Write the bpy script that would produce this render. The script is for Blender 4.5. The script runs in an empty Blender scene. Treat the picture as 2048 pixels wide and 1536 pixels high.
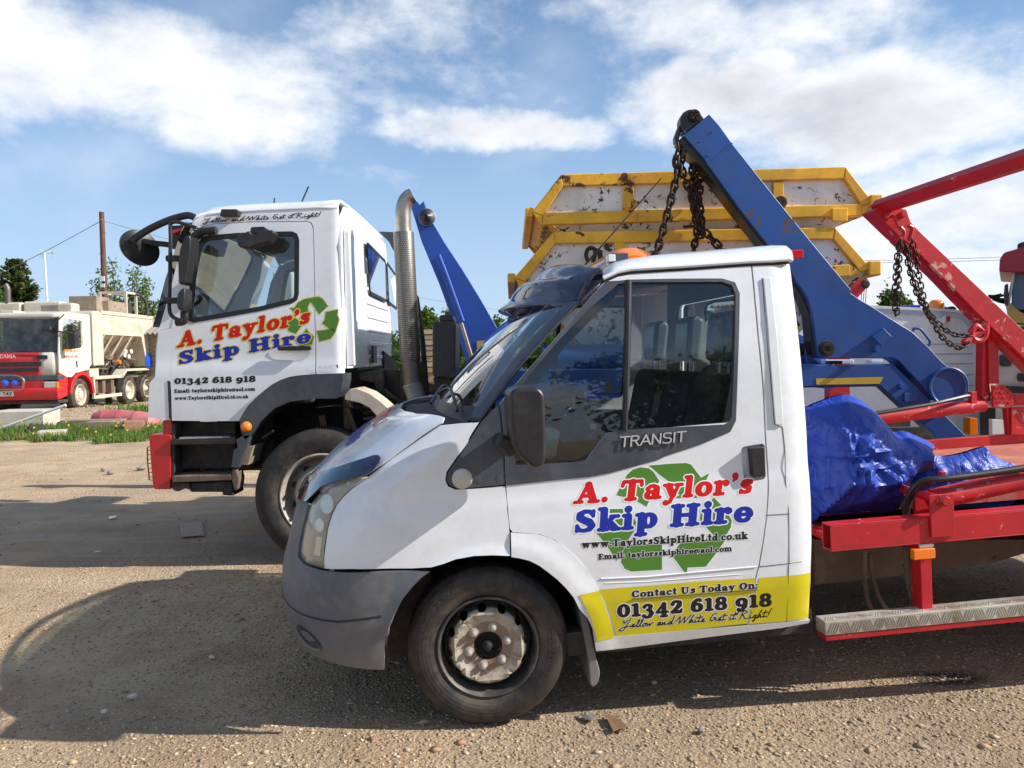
import bpy, bmesh, math, random
import numpy as np
from mathutils import Vector, Matrix
random.seed(7); RNG = np.random.default_rng(7)
scene = bpy.context.scene
COL = scene.collection
# ---------------------------------------------------------------- camera
FPX = 1536.0
EYE = np.array([0, 0, 1.57]); PITCH = math.radians(2.24); ROLL = 0.015
FW = np.array([0, math.cos(PITCH), -math.sin(PITCH)])
UP0 = np.array([0, math.sin(PITCH), math.cos(PITCH)]); RT0 = np.array([1., 0, 0])
RT = math.cos(ROLL)*RT0 - math.sin(ROLL)*UP0; UPV = math.cos(ROLL)*UP0 + math.sin(ROLL)*RT0
cd = bpy.data.cameras.new('camera'); cam = bpy.data.objects.new('camera', cd); COL.objects.link(cam)
cd.sensor_width = 36; cd.lens = 36*FPX/2048; cd.clip_start = .05; cd.clip_end = 3000
mw = Matrix.Identity(4)
for i in range(3):
    mw[i][0] = RT[i]; mw[i][1] = UPV[i]; mw[i][2] = -FW[i]; mw[i][3] = EYE[i]
cam.matrix_world = mw
scene.camera = cam
# ---------------------------------------------------------------- sun and sky
SUN_EL = math.radians(33); SUN_AZ = math.radians(-8)      # azimuth measured from +X towards +Y
sdir = Vector((math.cos(SUN_EL)*math.cos(SUN_AZ), math.cos(SUN_EL)*math.sin(SUN_AZ), math.sin(SUN_EL)))
sl = bpy.data.lights.new('sun', 'SUN'); sl.energy = 5.0; sl.angle = math.radians(.53); sl.color = (1, .945, .86)
so = bpy.data.objects.new('sun', sl); COL.objects.link(so); so.rotation_euler = sdir.to_track_quat('Z', 'Y').to_euler()
so.location = (20, -3, 12)
scene.view_settings.view_transform = 'Standard'; scene.view_settings.look = 'None'
scene.view_settings.exposure = 0.45; scene.view_settings.gamma = 1; scene.view_settings.use_curve_mapping = False
world = bpy.data.worlds.new('World'); scene.world = world; world.use_nodes = True
NT = world.node_tree; NT.nodes.clear()

class NB:
    """small node-graph builder"""
    def __init__(s, nt): s.nt = nt
    def n(s, t, **kw):
        x = s.nt.nodes.new(t)
        for k, v in kw.items(): setattr(x, k, v)
        return x
    def put(s, sock, v):
        if isinstance(v, bpy.types.NodeSocket): s.nt.links.new(v, sock)
        elif isinstance(v, (tuple, list)) and len(v) == 3 and sock.type == 'RGBA': sock.default_value = (*v, 1)
        else: sock.default_value = v
    def m(s, op, a, b=None, c=None, clamp=False):
        x = s.n('ShaderNodeMath', operation=op); x.use_clamp = clamp
        s.put(x.inputs[0], a)
        if b is not None: s.put(x.inputs[1], b)
        if c is not None: s.put(x.inputs[2], c)
        return x.outputs[0]
    def vm(s, op, a, b=None):
        x = s.n('ShaderNodeVectorMath', operation=op); s.put(x.inputs[0], a)
        if b is not None: s.put(x.inputs[1], b)
        return x.outputs['Value' if op in ('LENGTH', 'DOT_PRODUCT', 'DISTANCE') else 'Vector']
    def mix(s, f, a, b):
        x = s.n('ShaderNodeMix', data_type='RGBA'); s.put(x.inputs[0], f); s.put(x.inputs[6], a); s.put(x.inputs[7], b)
        return x.outputs[2]
    def noise(s, v, scale, detail=4, rough=.55, dist=0, out=0):
        x = s.n('ShaderNodeTexNoise'); s.put(x.inputs['Vector'], v); x.inputs['Scale'].default_value = scale
        x.inputs['Detail'].default_value = detail; x.inputs['Roughness'].default_value = rough
        x.inputs['Distortion'].default_value = dist
        return x.outputs[out]
    def voro(s, v, scale, feature='F1', out='Distance', rnd=1):
        x = s.n('ShaderNodeTexVoronoi', feature=feature); s.put(x.inputs['Vector'], v); x.inputs['Scale'].default_value = scale
        x.inputs['Randomness'].default_value = rnd
        return x.outputs[out]
    def step(s, v, a, b):
        x = s.n('ShaderNodeMapRange'); x.interpolation_type = 'SMOOTHSTEP'
        s.put(x.inputs[0], v); x.inputs[1].default_value = a; x.inputs[2].default_value = b
        return x.outputs[0]
    def sep(s, v):
        x = s.n('ShaderNodeSeparateXYZ'); s.put(x.inputs[0], v); return x.outputs
    def comb(s, a, b, c):
        x = s.n('ShaderNodeCombineXYZ')
        for i, q in enumerate((a, b, c)): s.put(x.inputs[i], q)
        return x.outputs[0]
    def mapv(s, v, scale=(1, 1, 1), loc=(0, 0, 0)):
        x = s.n('ShaderNodeMapping'); s.put(x.inputs[0], v); x.inputs['Scale'].default_value = scale; x.inputs['Location'].default_value = loc
        return x.outputs[0]

def ray(px, py): return FW + RT*(px-1024)/FPX + UPV*(768-py)/FPX
B = NB(NT)
sky = B.n('ShaderNodeTexSky', sky_type='NISHITA'); sky.sun_disc = False
sky.sun_elevation = SUN_EL; sky.sun_rotation = math.pi/2 - SUN_AZ; sky.air_density = 1.0; sky.dust_density = .8; sky.ozone_density = 2.2
dirv = B.vm('NORMALIZE', B.n('ShaderNodeTexCoord').outputs['Generated'])
warp = B.noise(dirv, 5.0, 5, .6, 0, 1)
dw = B.vm('ADD', dirv, B.mapv(warp, (.16, .16, .10), (-.08, -.08, -.05)))
# cloud banks: heading and height of each bank in the sky, its half-width and half-height, its weight
banks = [(150, 150, 430, 150, 1.0), (430, 225, 250, 95, .9), (60, 60, 260, 90, .8), (820, 70, 330, 110, .55), (960, 190, 260, 70, .5), (1010, 258, 230, 38, .95),
         (1500, 50, 330, 100, 1.0), (1430, 205, 180, 85, 1.1), (1720, 235, 360, 100, 1.05), (1960, 150, 300, 140, .7),
         (1900, 400, 320, 100, 1.0), (1780, 560, 330, 100, .85), (650, 290, 70, 40, .7), (720, 360, 130, 40, .4), (400, 335, 90, 30, .35),
         (300, 560, 420, 60, .15), (1200, 440, 240, 50, .2), (600, 160, 200, 70, .45)]
acc = None
for (px, py, rx, ry, wt) in banks:
    c = ray(px, py); c = c/np.linalg.norm(c)
    k = 1/np.linalg.norm(ray(px, py))
    d = B.vm('SUBTRACT', dw, tuple(c))
    d = B.vm('MULTIPLY', d, (FPX/rx/k*.9, FPX/rx/k*.9, FPX/ry/k*.9))
    v = B.m('MULTIPLY', B.m('SUBTRACT', 1.0, B.m('MULTIPLY', B.vm('DOT_PRODUCT', d, d), .5), clamp=True), wt)
    acc = v if acc is None else B.m('MAXIMUM', acc, v)
flat = B.vm('MULTIPLY', dirv, (1, 1, 1.9))
n1 = B.noise(flat, 3.6, 9, .58, .15)
n2 = B.noise(flat, 11, 8, .62, .1)
nn = B.m('ADD', B.m('MULTIPLY', n1, .6), B.m('MULTIPLY', n2, .4))
# general broken cover away from the banks (also behind the camera)
zz = B.sep(dirv)
cover = B.m('MULTIPLY', B.step(B.noise(flat, 2.0, 3, .5), .42, .62), .8)
behind = B.step(zz[1], .35, -.1)
acc = B.m('MAXIMUM', acc, B.m('MULTIPLY', cover, behind))
dens = B.step(B.m('ADD', acc, B.m('MULTIPLY', B.m('SUBTRACT', nn, .5), 2.5)), .38, 1.10)
wisp = B.m('MULTIPLY', B.step(B.noise(B.mapv(flat, (1, 1, 1), (3, 1, 2)), 2.6, 6, .55, .3), .42, .82), .46)
dens = B.m('MAXIMUM', dens, wisp)
veil = B.m('MULTIPLY', B.step(zz[2], .30, .0), .12)
dens = B.m('MAXIMUM', dens, veil)
haze_f = B.m('ADD', .16, B.m('MULTIPLY', B.step(zz[2], .50, -.02), .62))
# cloud tone: thick parts are greyer underneath (self-shadowed cloud)
thick = B.step(B.m('ADD', acc, B.m('MULTIPLY', B.m('SUBTRACT', B.noise(B.mapv(flat, (1, 1, 1), (0, .02, .09)), 5, 5, .6), .5), 1.5)), .65, 1.5)
ctone = B.mix(thick, (9.0, 9.2, 9.5), (5.2, 5.5, 6.1))
hs = B.n('ShaderNodeHueSaturation'); hs.inputs['Saturation'].default_value = 1.22; hs.inputs['Value'].default_value = 1.22
NT.links.new(sky.outputs[0], hs.inputs['Color'])
skc = B.mix(dens, B.mix(haze_f, hs.outputs[0], (4.1, 5.9, 8.6)), ctone)
bg = B.n('ShaderNodeBackground'); bg.inputs[1].default_value = .085
NT.links.new(skc, bg.inputs[0])
wo = B.n('ShaderNodeOutputWorld'); NT.links.new(bg.outputs[0], wo.inputs[0])

# ---------------------------------------------------------------- frames (a vehicle's own axes: rearwards, inwards, up)
class Frame:
    def __init__(s, O, yaw, rake=0):
        y = math.radians(yaw); U = np.array([math.cos(y), math.sin(y), rake]); U /= np.linalg.norm(U)
        W = np.array([-math.sin(y), math.cos(y), 0.]); s.O = np.array(O, float); s.A = np.array([U, W, np.cross(U, W)])
        s.eye = s.A @ (EYE - s.O)
    def w(s, px, py, w=0.):       # point of the vehicle's plane at depth w seen at this spot of the photograph
        d = s.A @ ray(px, py); t = (w - s.eye[1])/d[1]; return s.eye + d*t
    def u(s, px, py, u):
        d = s.A @ ray(px, py); t = (u - s.eye[0])/d[0]; return s.eye + d*t
    def z(s, px, py, z):
        d = s.A @ ray(px, py); t = (z - s.eye[2])/d[2]; return s.eye + d*t
    def uz(s, pts, w=0.):
        """points (px,py[,r]) -> (u,z[,r]); w is a depth or a function of (u,z)"""
        out = []
        for p in pts:
            q = s.w(p[0], p[1], 0. if callable(w) else w)
            if callable(w):
                for _ in range(7): q = s.w(p[0], p[1], float(w(q[0], q[2])))
            out.append((q[0], q[2]) + tuple(p[2:]))
        return out
    def mat(s):
        m = Matrix.Identity(4)
        for i in range(3):
            for j in range(3): m[i][j] = s.A[j][i]
            m[i][3] = s.O[i]
        return m
def gpt(px, py, z=0.):
    d = ray(px, py); t = (z-EYE[2])/d[2]; return EYE + d*t

# ---------------------------------------------------------------- object helpers
def thing(name, label, cat, mat=None, loc=None, group=None):
    o = bpy.data.objects.new(name, None); COL.objects.link(o); o.empty_display_size = .2
    if mat is not None: o.matrix_world = mat
    if loc is not None: o.location = loc
    o['label'] = label; o['category'] = cat
    if group: o['group'] = group
    return o
def tag(o, label=None, cat=None, group=None, kind=None):
    for k, v in (('label', label), ('category', cat), ('group', group), ('kind', kind)):
        if v: o[k] = v
    return o
def link(name, me, parent=None, mat=None, label=None):
    o = bpy.data.objects.new(name, me); COL.objects.link(o)
    if parent is not None: o.parent = parent
    if mat is not None and len(me.materials) == 0: me.materials.append(mat)
    if label: o['label'] = label
    return o
def finish(o, smooth=35, bevel=0, seg=2, solid=0, soff=-1):
    me = o.data
    if smooth:
        me.polygons.foreach_set('use_smooth', [True]*len(me.polygons)); me.set_sharp_from_angle(angle=math.radians(smooth))
    if solid:
        m = o.modifiers.new('solid', 'SOLIDIFY'); m.thickness = solid; m.offset = soff; m.use_even_offset = False
    if bevel:
        m = o.modifiers.new('bevel', 'BEVEL'); m.width = bevel; m.segments = seg; m.limit_method = 'ANGLE'; m.angle_limit = math.radians(35)
        m.harden_normals = True
    return o
class M:
    def __init__(s): s.v = []; s.f = []
    def add(s, vs, fs):
        k = len(s.v); s.v += [tuple(map(float, p)) for p in vs]; s.f += [tuple(i+k for i in f) for f in fs]; return s
    def box(s, a, b):
        x0, y0, z0 = a; x1, y1, z1 = b
        return s.add([(x0,y0,z0),(x1,y0,z0),(x1,y1,z0),(x0,y1,z0),(x0,y0,z1),(x1,y0,z1),(x1,y1,z1),(x0,y1,z1)],
                     [(0,3,2,1),(4,5,6,7),(0,1,5,4),(1,2,6,5),(2,3,7,6),(3,0,4,7)])
    def prism(s, poly, w0, w1):
        """(u,z) outline given counter-clockwise or clockwise, extruded from depth w0 to w1"""
        p = [(q[0], q[1]) for q in poly]
        ar = sum(p[i][0]*p[(i+1) % len(p)][1]-p[(i+1) % len(p)][0]*p[i][1] for i in range(len(p)))
        if ar < 0: p = p[::-1]
        n = len(p)
        return s.add([(a, w0, b) for a, b in p]+[(a, w1, b) for a, b in p],
                     [tuple(range(n)), tuple(range(2*n-1, n-1, -1))]+[(i, n+i, n+(i+1) % n, (i+1) % n) for i in range(n)])
    def bar(s, p0, p1, a, b, up=(0, 0, 1)):
        p0 = Vector(p0); p1 = Vector(p1); d = (p1-p0).normalized(); up = Vector(up)
        sx = d.cross(up)
        if sx.length < 1e-4: sx = d.cross(Vector((0, 1, 0)))
        sx.normalize(); sy = sx.cross(d).normalized()
        vs = []
        for p in (p0, p1):
            for i, j in ((-1, -1), (1, -1), (1, 1), (-1, 1)): vs.append(p+sx*a/2*i+sy*b/2*j)
        return s.add(vs, [(3, 2, 1, 0), (4, 5, 6, 7), (0, 1, 5, 4), (1, 2, 6, 5), (2, 3, 7, 6), (3, 0, 4, 7)])
    def tube(s, pts, r, n=10, caps=True):
        P = [Vector(p) for p in pts]; R = r if isinstance(r, (list, tuple)) else [r]*len(P)
        k = len(s.v); prev = None; vs = []; fs = []
        for i, p in enumerate(P):
            t = (P[min(i+1, len(P)-1)]-P[max(i-1, 0)]).normalized()
            if prev is None:
                a = t.cross(Vector((0, 0, 1)))
                if a.length < .05: a = t.cross(Vector((0, 1, 0)))
            else: a = prev - t*prev.dot(t)
            a.normalize(); prev = a; b = t.cross(a)
            for j in range(n):
                th = 2*math.pi*j/n; vs.append(p+(a*math.cos(th)+b*math.sin(th))*R[i])
        for i in range(len(P)-1):
            for j in range(n): fs.append((i*n+j, i*n+(j+1) % n, (i+1)*n+(j+1) % n, (i+1)*n+j))
        if caps: fs += [tuple(range(n-1, -1, -1)), tuple(range((len(P)-1)*n, len(P)*n))]
        return s.add(vs, fs)
    def lathe(s, prof, c, n=48, axis='y', closed=False):
        """profile [(radius, height along axis)], axis through c"""
        vs = []; fs = []; m = len(prof)
        for j in range(n):
            th = 2*math.pi*j/n; ca, sa = math.cos(th), math.sin(th)
            for r, h in prof:
                if axis == 'y': vs.append((c[0]+r*ca, c[1]+h, c[2]+r*sa))
                elif axis == 'x': vs.append((c[0]+h, c[1]+r*ca, c[2]+r*sa))
                else: vs.append((c[0]+r*ca, c[1]+r*sa, c[2]+h))
        for j in range(n):
            for i in range(m if closed else m-1):
                a = j*m+i; b = j*m+(i+1) % m; c2 = ((j+1) % n)*m+(i+1) % m; d = ((j+1) % n)*m+i
                fs.append((a, d, c2, b) if axis == 'y' else (a, b, c2, d))
        return s.add(vs, fs)
    def grid(s, rows):
        h = len(rows); w = len(rows[0])
        return s.add([p for r in rows for p in r], [(i*w+j, i*w+j+1, (i+1)*w+j+1, (i+1)*w+j) for i in range(h-1) for j in range(w-1)])
    def obj(s, name, mat, parent=None, smooth=35, bevel=0, seg=2, solid=0, label=None, soff=-1):
        me = bpy.data.meshes.new(name); me.from_pydata(s.v, [], s.f)
        o = link(name, me, parent, mat, label); return finish(o, smooth, bevel, seg, solid, soff)

def rounded(pts, n=5):
    """corners (x,y[,r]) -> polyline with rounded corners"""
    out = []; N = len(pts)
    for i, p in enumerate(pts):
        r = p[2] if len(p) > 2 else 0
        if not r: out.append((p[0], p[1])); continue
        a = Vector(pts[i-1][:2]); b = Vector(p[:2]); c = Vector(pts[(i+1) % N][:2])
        d1 = a-b; d2 = c-b; l = min(r, d1.length*.48, d2.length*.48)
        p1 = b+d1.normalized()*l; p2 = b+d2.normalized()*l
        for k in range(n+1):
            t = k/n; q = p1*(1-t)**2+b*2*t*(1-t)+p2*t*t; out.append((q.x, q.y))
    return out
def smoothed(pts, n=4, closed=False):
    P = [Vector(p) for p in pts]; N = len(P); out = []
    for i in range(N if closed else N-1):
        g = (lambda k: P[k % N]) if closed else (lambda k: P[max(0, min(N-1, k))])
        a, b, c, d = g(i-1), g(i), g(i+1), g(i+2)
        for k in range(n):
            t = k/n; out.append(tuple(.5*((2*b)+(c-a)*t+(2*a-5*b+4*c-d)*t*t+(3*b-a-3*c+d)*t**3)))
    if not closed: out.append(tuple(P[-1]))
    return out
def fill2d(loops, step):
    """triangulate loops (first outer, rest holes) in 2D and cut along a grid -> verts(x,y), faces"""
    bm = bmesh.new()
    for lp in loops:
        pts = []
        for p in lp:
            if not pts or (abs(pts[-1][0]-p[0])+abs(pts[-1][1]-p[1])) > 1e-5: pts.append(p)
        if abs(pts[0][0]-pts[-1][0])+abs(pts[0][1]-pts[-1][1]) < 1e-5: pts.pop()
        vs = [bm.verts.new((p[0], 0, p[1])) for p in pts]
        for i in range(len(vs)): bm.edges.new((vs[i], vs[(i+1) % len(vs)]))
    bmesh.ops.triangle_fill(bm, use_beauty=True, use_dissolve=False, edges=bm.edges[:], normal=(0, -1, 0))
    if step:
        sx, sz = step if isinstance(step, tuple) else (step, step)
        xs = [v.co.x for v in bm.verts]; zs = [v.co.z for v in bm.verts]
        x = math.floor(min(xs)/sx)*sx + sx
        while x < max(xs):
            bmesh.ops.bisect_plane(bm, geom=bm.verts[:]+bm.edges[:]+bm.faces[:], plane_co=(x, 0, 0), plane_no=(1, 0, 0), dist=1e-6); x += sx
        z = math.floor(min(zs)/sz)*sz + sz
        while z < max(zs):
            bmesh.ops.bisect_plane(bm, geom=bm.verts[:]+bm.edges[:]+bm.faces[:], plane_co=(0, 0, z), plane_no=(0, 0, 1), dist=1e-6); z += sz
    bmesh.ops.remove_doubles(bm, verts=bm.verts[:], dist=1e-5)
    bmesh.ops.recalc_face_normals(bm, faces=bm.faces[:])
    if bm.faces and sum(f.normal.y*f.calc_area() for f in bm.faces) > 0: bmesh.ops.reverse_faces(bm, faces=bm.faces[:])
    bm.verts.index_update()
    V = [(v.co.x, v.co.z) for v in bm.verts]; Fc = [tuple(v.index for v in f.verts) for f in bm.faces]
    bm.free(); return V, Fc
def sheet(name, loops, fn, mat, parent, step=.06, thick=.02, bevel=.003, far=None, smooth=50, label=None, off=0):
    """a skin panel: 2D outline(s) mapped by fn(a,b)->(u,w,z); far=W adds the mirrored panel of the other side"""
    V, Fc = fill2d(loops, step)
    P = [fn(a, b) for a, b in V]
    if off: P = [(p[0], p[1]-off, p[2]) for p in P]
    o = M().add(P, Fc).obj(name, mat, parent, smooth, bevel, 2, thick, label)
    if far:
        o2 = M().add([(p[0], far-p[1], p[2]) for p in P], [f[::-1] for f in Fc]).obj(name, mat, parent, smooth, bevel, 2, thick, label)
    return o
def plane_w(w): return lambda a, b: (a, w, b)
def offset_band(outer, k):
    """inner loop offset inwards by k (simple vertex offset)"""
    N = len(outer); out = []
    ar = sum(outer[i][0]*outer[(i+1) % N][1]-outer[(i+1) % N][0]*outer[i][1] for i in range(N))
    s = 1 if ar > 0 else -1
    for i in range(N):
        a = Vector(outer[i-1][:2]); b = Vector(outer[i][:2]); c = Vector(outer[(i+1) % N][:2])
        t = (c-a); t.normalize(); n = Vector((-t.y, t.x))*s; out.append((b.x+n.x*k, b.y+n.y*k))
    return out
def copy_tree(o, parent=None):
    c = o.copy(); COL.objects.link(c); c.parent = parent
    for ch in list(o.children): copy_tree(ch, c)
    return c

# ---------------------------------------------------------------- materials
def newmat(name):
    m = bpy.data.materials.new(name); m.use_nodes = True; nt = m.node_tree; nt.nodes.clear()
    b = NB(nt); p = b.n('ShaderNodeBsdfPrincipled'); o = b.n('ShaderNodeOutputMaterial'); nt.links.new(p.outputs[0], o.inputs[0])
    tc = b.n('ShaderNodeTexCoord').outputs['Object']
    return m, b, p, tc
def bump(b, p, h, strength=.3, dist=.01):
    x = b.n('ShaderNodeBump'); x.inputs['Strength'].default_value = strength; x.inputs['Distance'].default_value = dist
    b.put(x.inputs['Height'], h); b.nt.links.new(x.outputs[0], p.inputs['Normal'])
def paint(name, col, rough=.3, metal=0, dirt=None, damt=.0, dscale=6, chips=None, camt=0, cscale=14, bumps=0, bscale=40, coat=0, var=.06, low=None, spec=.5, streak=0):
    """paint/plastic/metal with mottling, dirt, chips; low=(z0,z1,amount): road dirt that gathers on the lower part"""
    m, b, p, tc = newmat(name)
    n = b.noise(tc, 3.1, 4, .6)
    c = b.mix(b.m('MULTIPLY', b.step(n, .3, .7), 1.0), tuple(x*(1-var) for x in col), tuple(min(1, x*(1+var)) for x in col))
    if damt:
        d = b.step(b.m('ADD', b.noise(tc, dscale, 7, .65, .4), b.m('MULTIPLY', b.noise(tc, dscale*7, 4, .6), .35)), .58, .9)
        c = b.mix(b.m('MULTIPLY', d, damt), c, dirt)
    if low:
        z = b.sep(tc)[2]
        k = b.m('MULTIPLY', b.step(b.m('ADD', z, b.m('MULTIPLY', b.m('SUBTRACT', b.noise(tc, 9, 6, .65), .5), .25)), low[1], low[0]), low[2])
        c = b.mix(k, c, dirt or (.22, .17, .12))
    if streak:
        sv = b.mapv(tc, (1, 1, .08)); d2 = b.step(b.noise(sv, 22, 5, .7), .56, .74)
        c = b.mix(b.m('MULTIPLY', d2, streak), c, (.16, .08, .035))
    if camt:
        d = b.step(b.m('ADD', b.noise(tc, cscale, 9, .72, .6), b.m('MULTIPLY', b.noise(tc, cscale*.25, 3, .5), .5)), .965-camt*.07, .995-camt*.07)
        c = b.mix(d, c, chips)
        b.put(p.inputs['Roughness'], b.m('ADD', rough, b.m('MULTIPLY', d, .4)))
    else:
        b.put(p.inputs['Roughness'], b.m('ADD', rough-.04, b.m('MULTIPLY', b.noise(tc, 17, 5, .6), .12)))
    b.put(p.inputs['Base Color'], c); p.inputs['Metallic'].default_value = metal
    p.inputs['Specular IOR Level'].default_value = spec
    if coat: p.inputs['Coat Weight'].default_value = coat; p.inputs['Coat Roughness'].default_value = .06
    if bumps: bump(b, p, b.noise(tc, bscale, 5, .6), bumps, .01)
    return m
def glassmat(name, tint=(.72, .8, .78), refl=1.0, dirt=.08):
    m = bpy.data.materials.new(name); m.use_nodes = True; nt = m.node_tree; nt.nodes.clear(); b = NB(nt)
    tr = b.n('ShaderNodeBsdfTransparent'); b.put(tr.inputs[0], tint)
    gl = b.n('ShaderNodeBsdfGlossy'); gl.inputs['Roughness'].default_value = .02; b.put(gl.inputs[0], (1, 1, 1))
    fr = b.n('ShaderNodeFresnel'); fr.inputs[0].default_value = 1.55
    mx = b.n('ShaderNodeMixShader'); b.put(mx.inputs[0], b.m('MULTIPLY', fr.outputs[0], refl, clamp=True)); nt.links.new(tr.outputs[0], mx.inputs[1]); nt.links.new(gl.outputs[0], mx.inputs[2])
    df = b.n('ShaderNodeBsdfDiffuse'); b.put(df.inputs[0], (.55, .52, .46))
    tc = b.n('ShaderNodeTexCoord').outputs['Object']
    m2 = b.n('ShaderNodeMixShader'); b.put(m2.inputs[0], b.m('MULTIPLY', b.step(b.noise(tc, 4, 6, .65), .35, .8), dirt)); nt.links.new(mx.outputs[0], m2.inputs[1]); nt.links.new(df.outputs[0], m2.inputs[2])
    o = b.n('ShaderNodeOutputMaterial'); nt.links.new(m2.outputs[0], o.inputs[0]); return m

WHITE = paint('van_white_paint', (.75, .775, .81), .17, dirt=(.33, .29, .23), damt=.15, dscale=4, coat=.5, var=.015, low=(.22, .60, .6))
WHITE2 = paint('lorry_white_paint', (.80, .815, .84), .24, dirt=(.35, .31, .26), damt=.12, dscale=4, coat=.3, var=.02, low=(.95, 1.3, .25))
WHITE3 = paint('old_white_paint', (.58, .53, .43), .45, dirt=(.36, .27, .17), damt=.5, dscale=2.0, var=.08, streak=.35)
GREYPL = paint('weathered_grey_plastic', (.048, .056, .074), .40, dirt=(.13, .13, .13), damt=.45, dscale=3.5, var=.2, bumps=.15, bscale=160)
BUMPER = paint('bumper_plastic', (.10, .112, .135), .46, dirt=(.22, .20, .17), damt=.55, dscale=4, var=.12, low=(.15, .55, .7), bumps=.12, bscale=200)
BLACK = paint('black_plastic', (.016, .016, .018), .38, dirt=(.07, .065, .06), damt=.3, dscale=5, bumps=.1, bscale=150)
DARK = paint('dark_underbody', (.03, .027, .025), .8, dirt=(.12, .09, .06), damt=.6, dscale=8)
LINER = paint('arch_liner', (.022, .021, .02), .9, dirt=(.08, .065, .05), damt=.5, dscale=9)
MUDCH = paint('muddy_chassis', (.13, .09, .065), .8, dirt=(.25, .19, .13), damt=.6, dscale=4, bumps=.2, bscale=30)
RUBBER = paint('seal_rubber', (.012, .012, .013), .6)
SMOKE = glassmat('smoked_acrylic', (.36, .30, .42), .9, .12)
GLASS = glassmat('window_glass', (.60, .68, .68), 1.5, .015)
GLASSD = glassmat('dusty_glass', (.35, .42, .44), 1.4, .12)
GLASSM = glassmat('lorry_window_glass', (.62, .70, .70), 2.2, .05)
CHROME = paint('badge_chrome', (.62, .62, .63), .3, .45, dirt=(.2, .2, .2), damt=.3)
STEEL = paint('polished_pipe_steel', (.42, .38, .33), .36, 1.0, dirt=(.25, .16, .09), damt=.4, dscale=5)
STEELD = paint('stained_pipe_steel', (.15, .13, .115), .5, .6, dirt=(.12, .08, .06), damt=.5)
RED = paint('red_steel_paint', (.52, .014, .022), .4, dirt=(.20, .02, .02), damt=.4, dscale=3, chips=(.60, .38, .36), camt=.8, cscale=16, var=.14, bumps=.06, bscale=25, low=(.1, .35, .35))
REDS = paint('scratched_red_paint', (.52, .014, .02), .4, dirt=(.24, .02, .02), damt=.5, dscale=3, chips=(.62, .34, .31), camt=1.45, cscale=13, var=.15, bumps=.08, bscale=20)
REDD = paint('dusty_red_deck', (.48, .17, .12), .7, dirt=(.36, .10, .07), damt=.8, dscale=4, var=.2, chips=(.48, .05, .04), camt=1.7, cscale=5)
REDP = paint('red_plastic_bumper', (.52, .012, .018), .3, dirt=(.3, .05, .04), damt=.2, coat=.3)
BLUE = paint('blue_steel_paint', (.020, .088, .32), .38, dirt=(.05, .09, .20), damt=.5, dscale=2.5, chips=(.10, .07, .06), camt=1.3, cscale=6, var=.12, bumps=.05, bscale=14)
BLUEF = paint('plain_blue_paint', (.018, .085, .42), .38, dirt=(.03, .08, .28), damt=.3, dscale=2, var=.08)
YELLOW = paint('skip_yellow_paint', (.84, .44, .02), .5, dirt=(.50, .24, .03), damt=.55, dscale=3.2, chips=(.11, .045, .022), camt=1.5, cscale=7, var=.18, bumps=.12, bscale=16)
YREF = paint('yellow_reflective_tape', (.62, .43, .03), .4, dirt=(.3, .22, .05), damt=.3)
SKIPW = paint('skip_white_paint', (.80, .77, .71), .5, dirt=(.46, .36, .22), damt=.4, dscale=2.2, chips=(.10, .055, .04), camt=1.85, cscale=15, var=.08, bumps=.12, bscale=18, streak=.16)
CHAIN = paint('rusty_chain_steel', (.035, .026, .022), .55, .6, dirt=(.10, .05, .03), damt=.7, dscale=30)
ORANGE = paint('orange_lens', (.95, .22, .01), .12, coat=.6, var=.03)
LENSR = paint('red_lens', (.55, .01, .02), .15, coat=.5)
CLEARL = paint('clear_side_lens', (.50, .48, .44), .25, coat=.5)
CREAM = paint('muddy_wheel_centre', (.52, .49, .42), .55, dirt=(.24, .17, .11), damt=1.0, dscale=5, chips=(.17, .11, .07), camt=1.3, cscale=24, bumps=.15, bscale=40)
RIMB = paint('dusty_black_rim', (.045, .042, .04), .5, dirt=(.17, .14, .11), damt=.7, dscale=6)
RIMG = paint('grey_rim', (.40, .36, .31), .55, dirt=(.22, .17, .12), damt=.8, dscale=6)
SEAT = paint('seat_fabric', (.05, .06, .075), .9, var=.15, bumps=.2, bscale=120)
SEATV = paint('seat_vinyl_cover', (.20, .24, .24), .25, coat=.3)
DASH = paint('dashboard_plastic', (.03, .035, .04), .6)
DOORC = paint('door_card', (.20, .22, .22), .6)
LININ = paint('headliner', (.26, .26, .25), .9)
CARD = paint('brown_cardboard', (.22, .12, .06), .8, dirt=(.1, .06, .03), damt=.4)
BUCKET = paint('pale_green_plastic', (.55, .68, .62), .4)
GREEN = paint('green_vinyl', (.07, .22, .02), .4, coat=.1, var=.04)
LRED = paint('red_vinyl', (.58, .008, .008), .42, coat=.05, spec=.3, var=.04)
LBLUE = paint('blue_vinyl', (.012, .03, .34), .42, coat=.05, spec=.3, var=.05)
LBLACK = paint('black_vinyl', (.006, .006, .007), .45, var=.02)
LWHITE = paint('white_vinyl_outline', (.80, .81, .84), .25, var=.01)
LYEL = paint('yellow_vinyl_outline', (.75, .58, .06), .3)
YBAND = paint('yellow_vinyl_band', (.62, .52, .008), .32, coat=.15, var=.03, dirt=(.4, .35, .05), damt=.15)
WOOD = paint('weathered_timber', (.30, .24, .17), .85, dirt=(.16, .12, .08), damt=.6, dscale=5, bumps=.3, bscale=20, var=.2)
POLEM = paint('dark_creosoted_pole', (.10, .045, .035), .8, dirt=(.2, .12, .09), damt=.4, dscale=6, bumps=.3, bscale=25)
CONC = paint('weathered_concrete', (.55, .50, .42), .85, dirt=(.32, .27, .2), damt=.5, dscale=3, bumps=.3, bscale=25)
PINK = paint('faded_red_plastic', (.50, .10, .12), .55, dirt=(.5, .3, .28), damt=.6, dscale=2)
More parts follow.
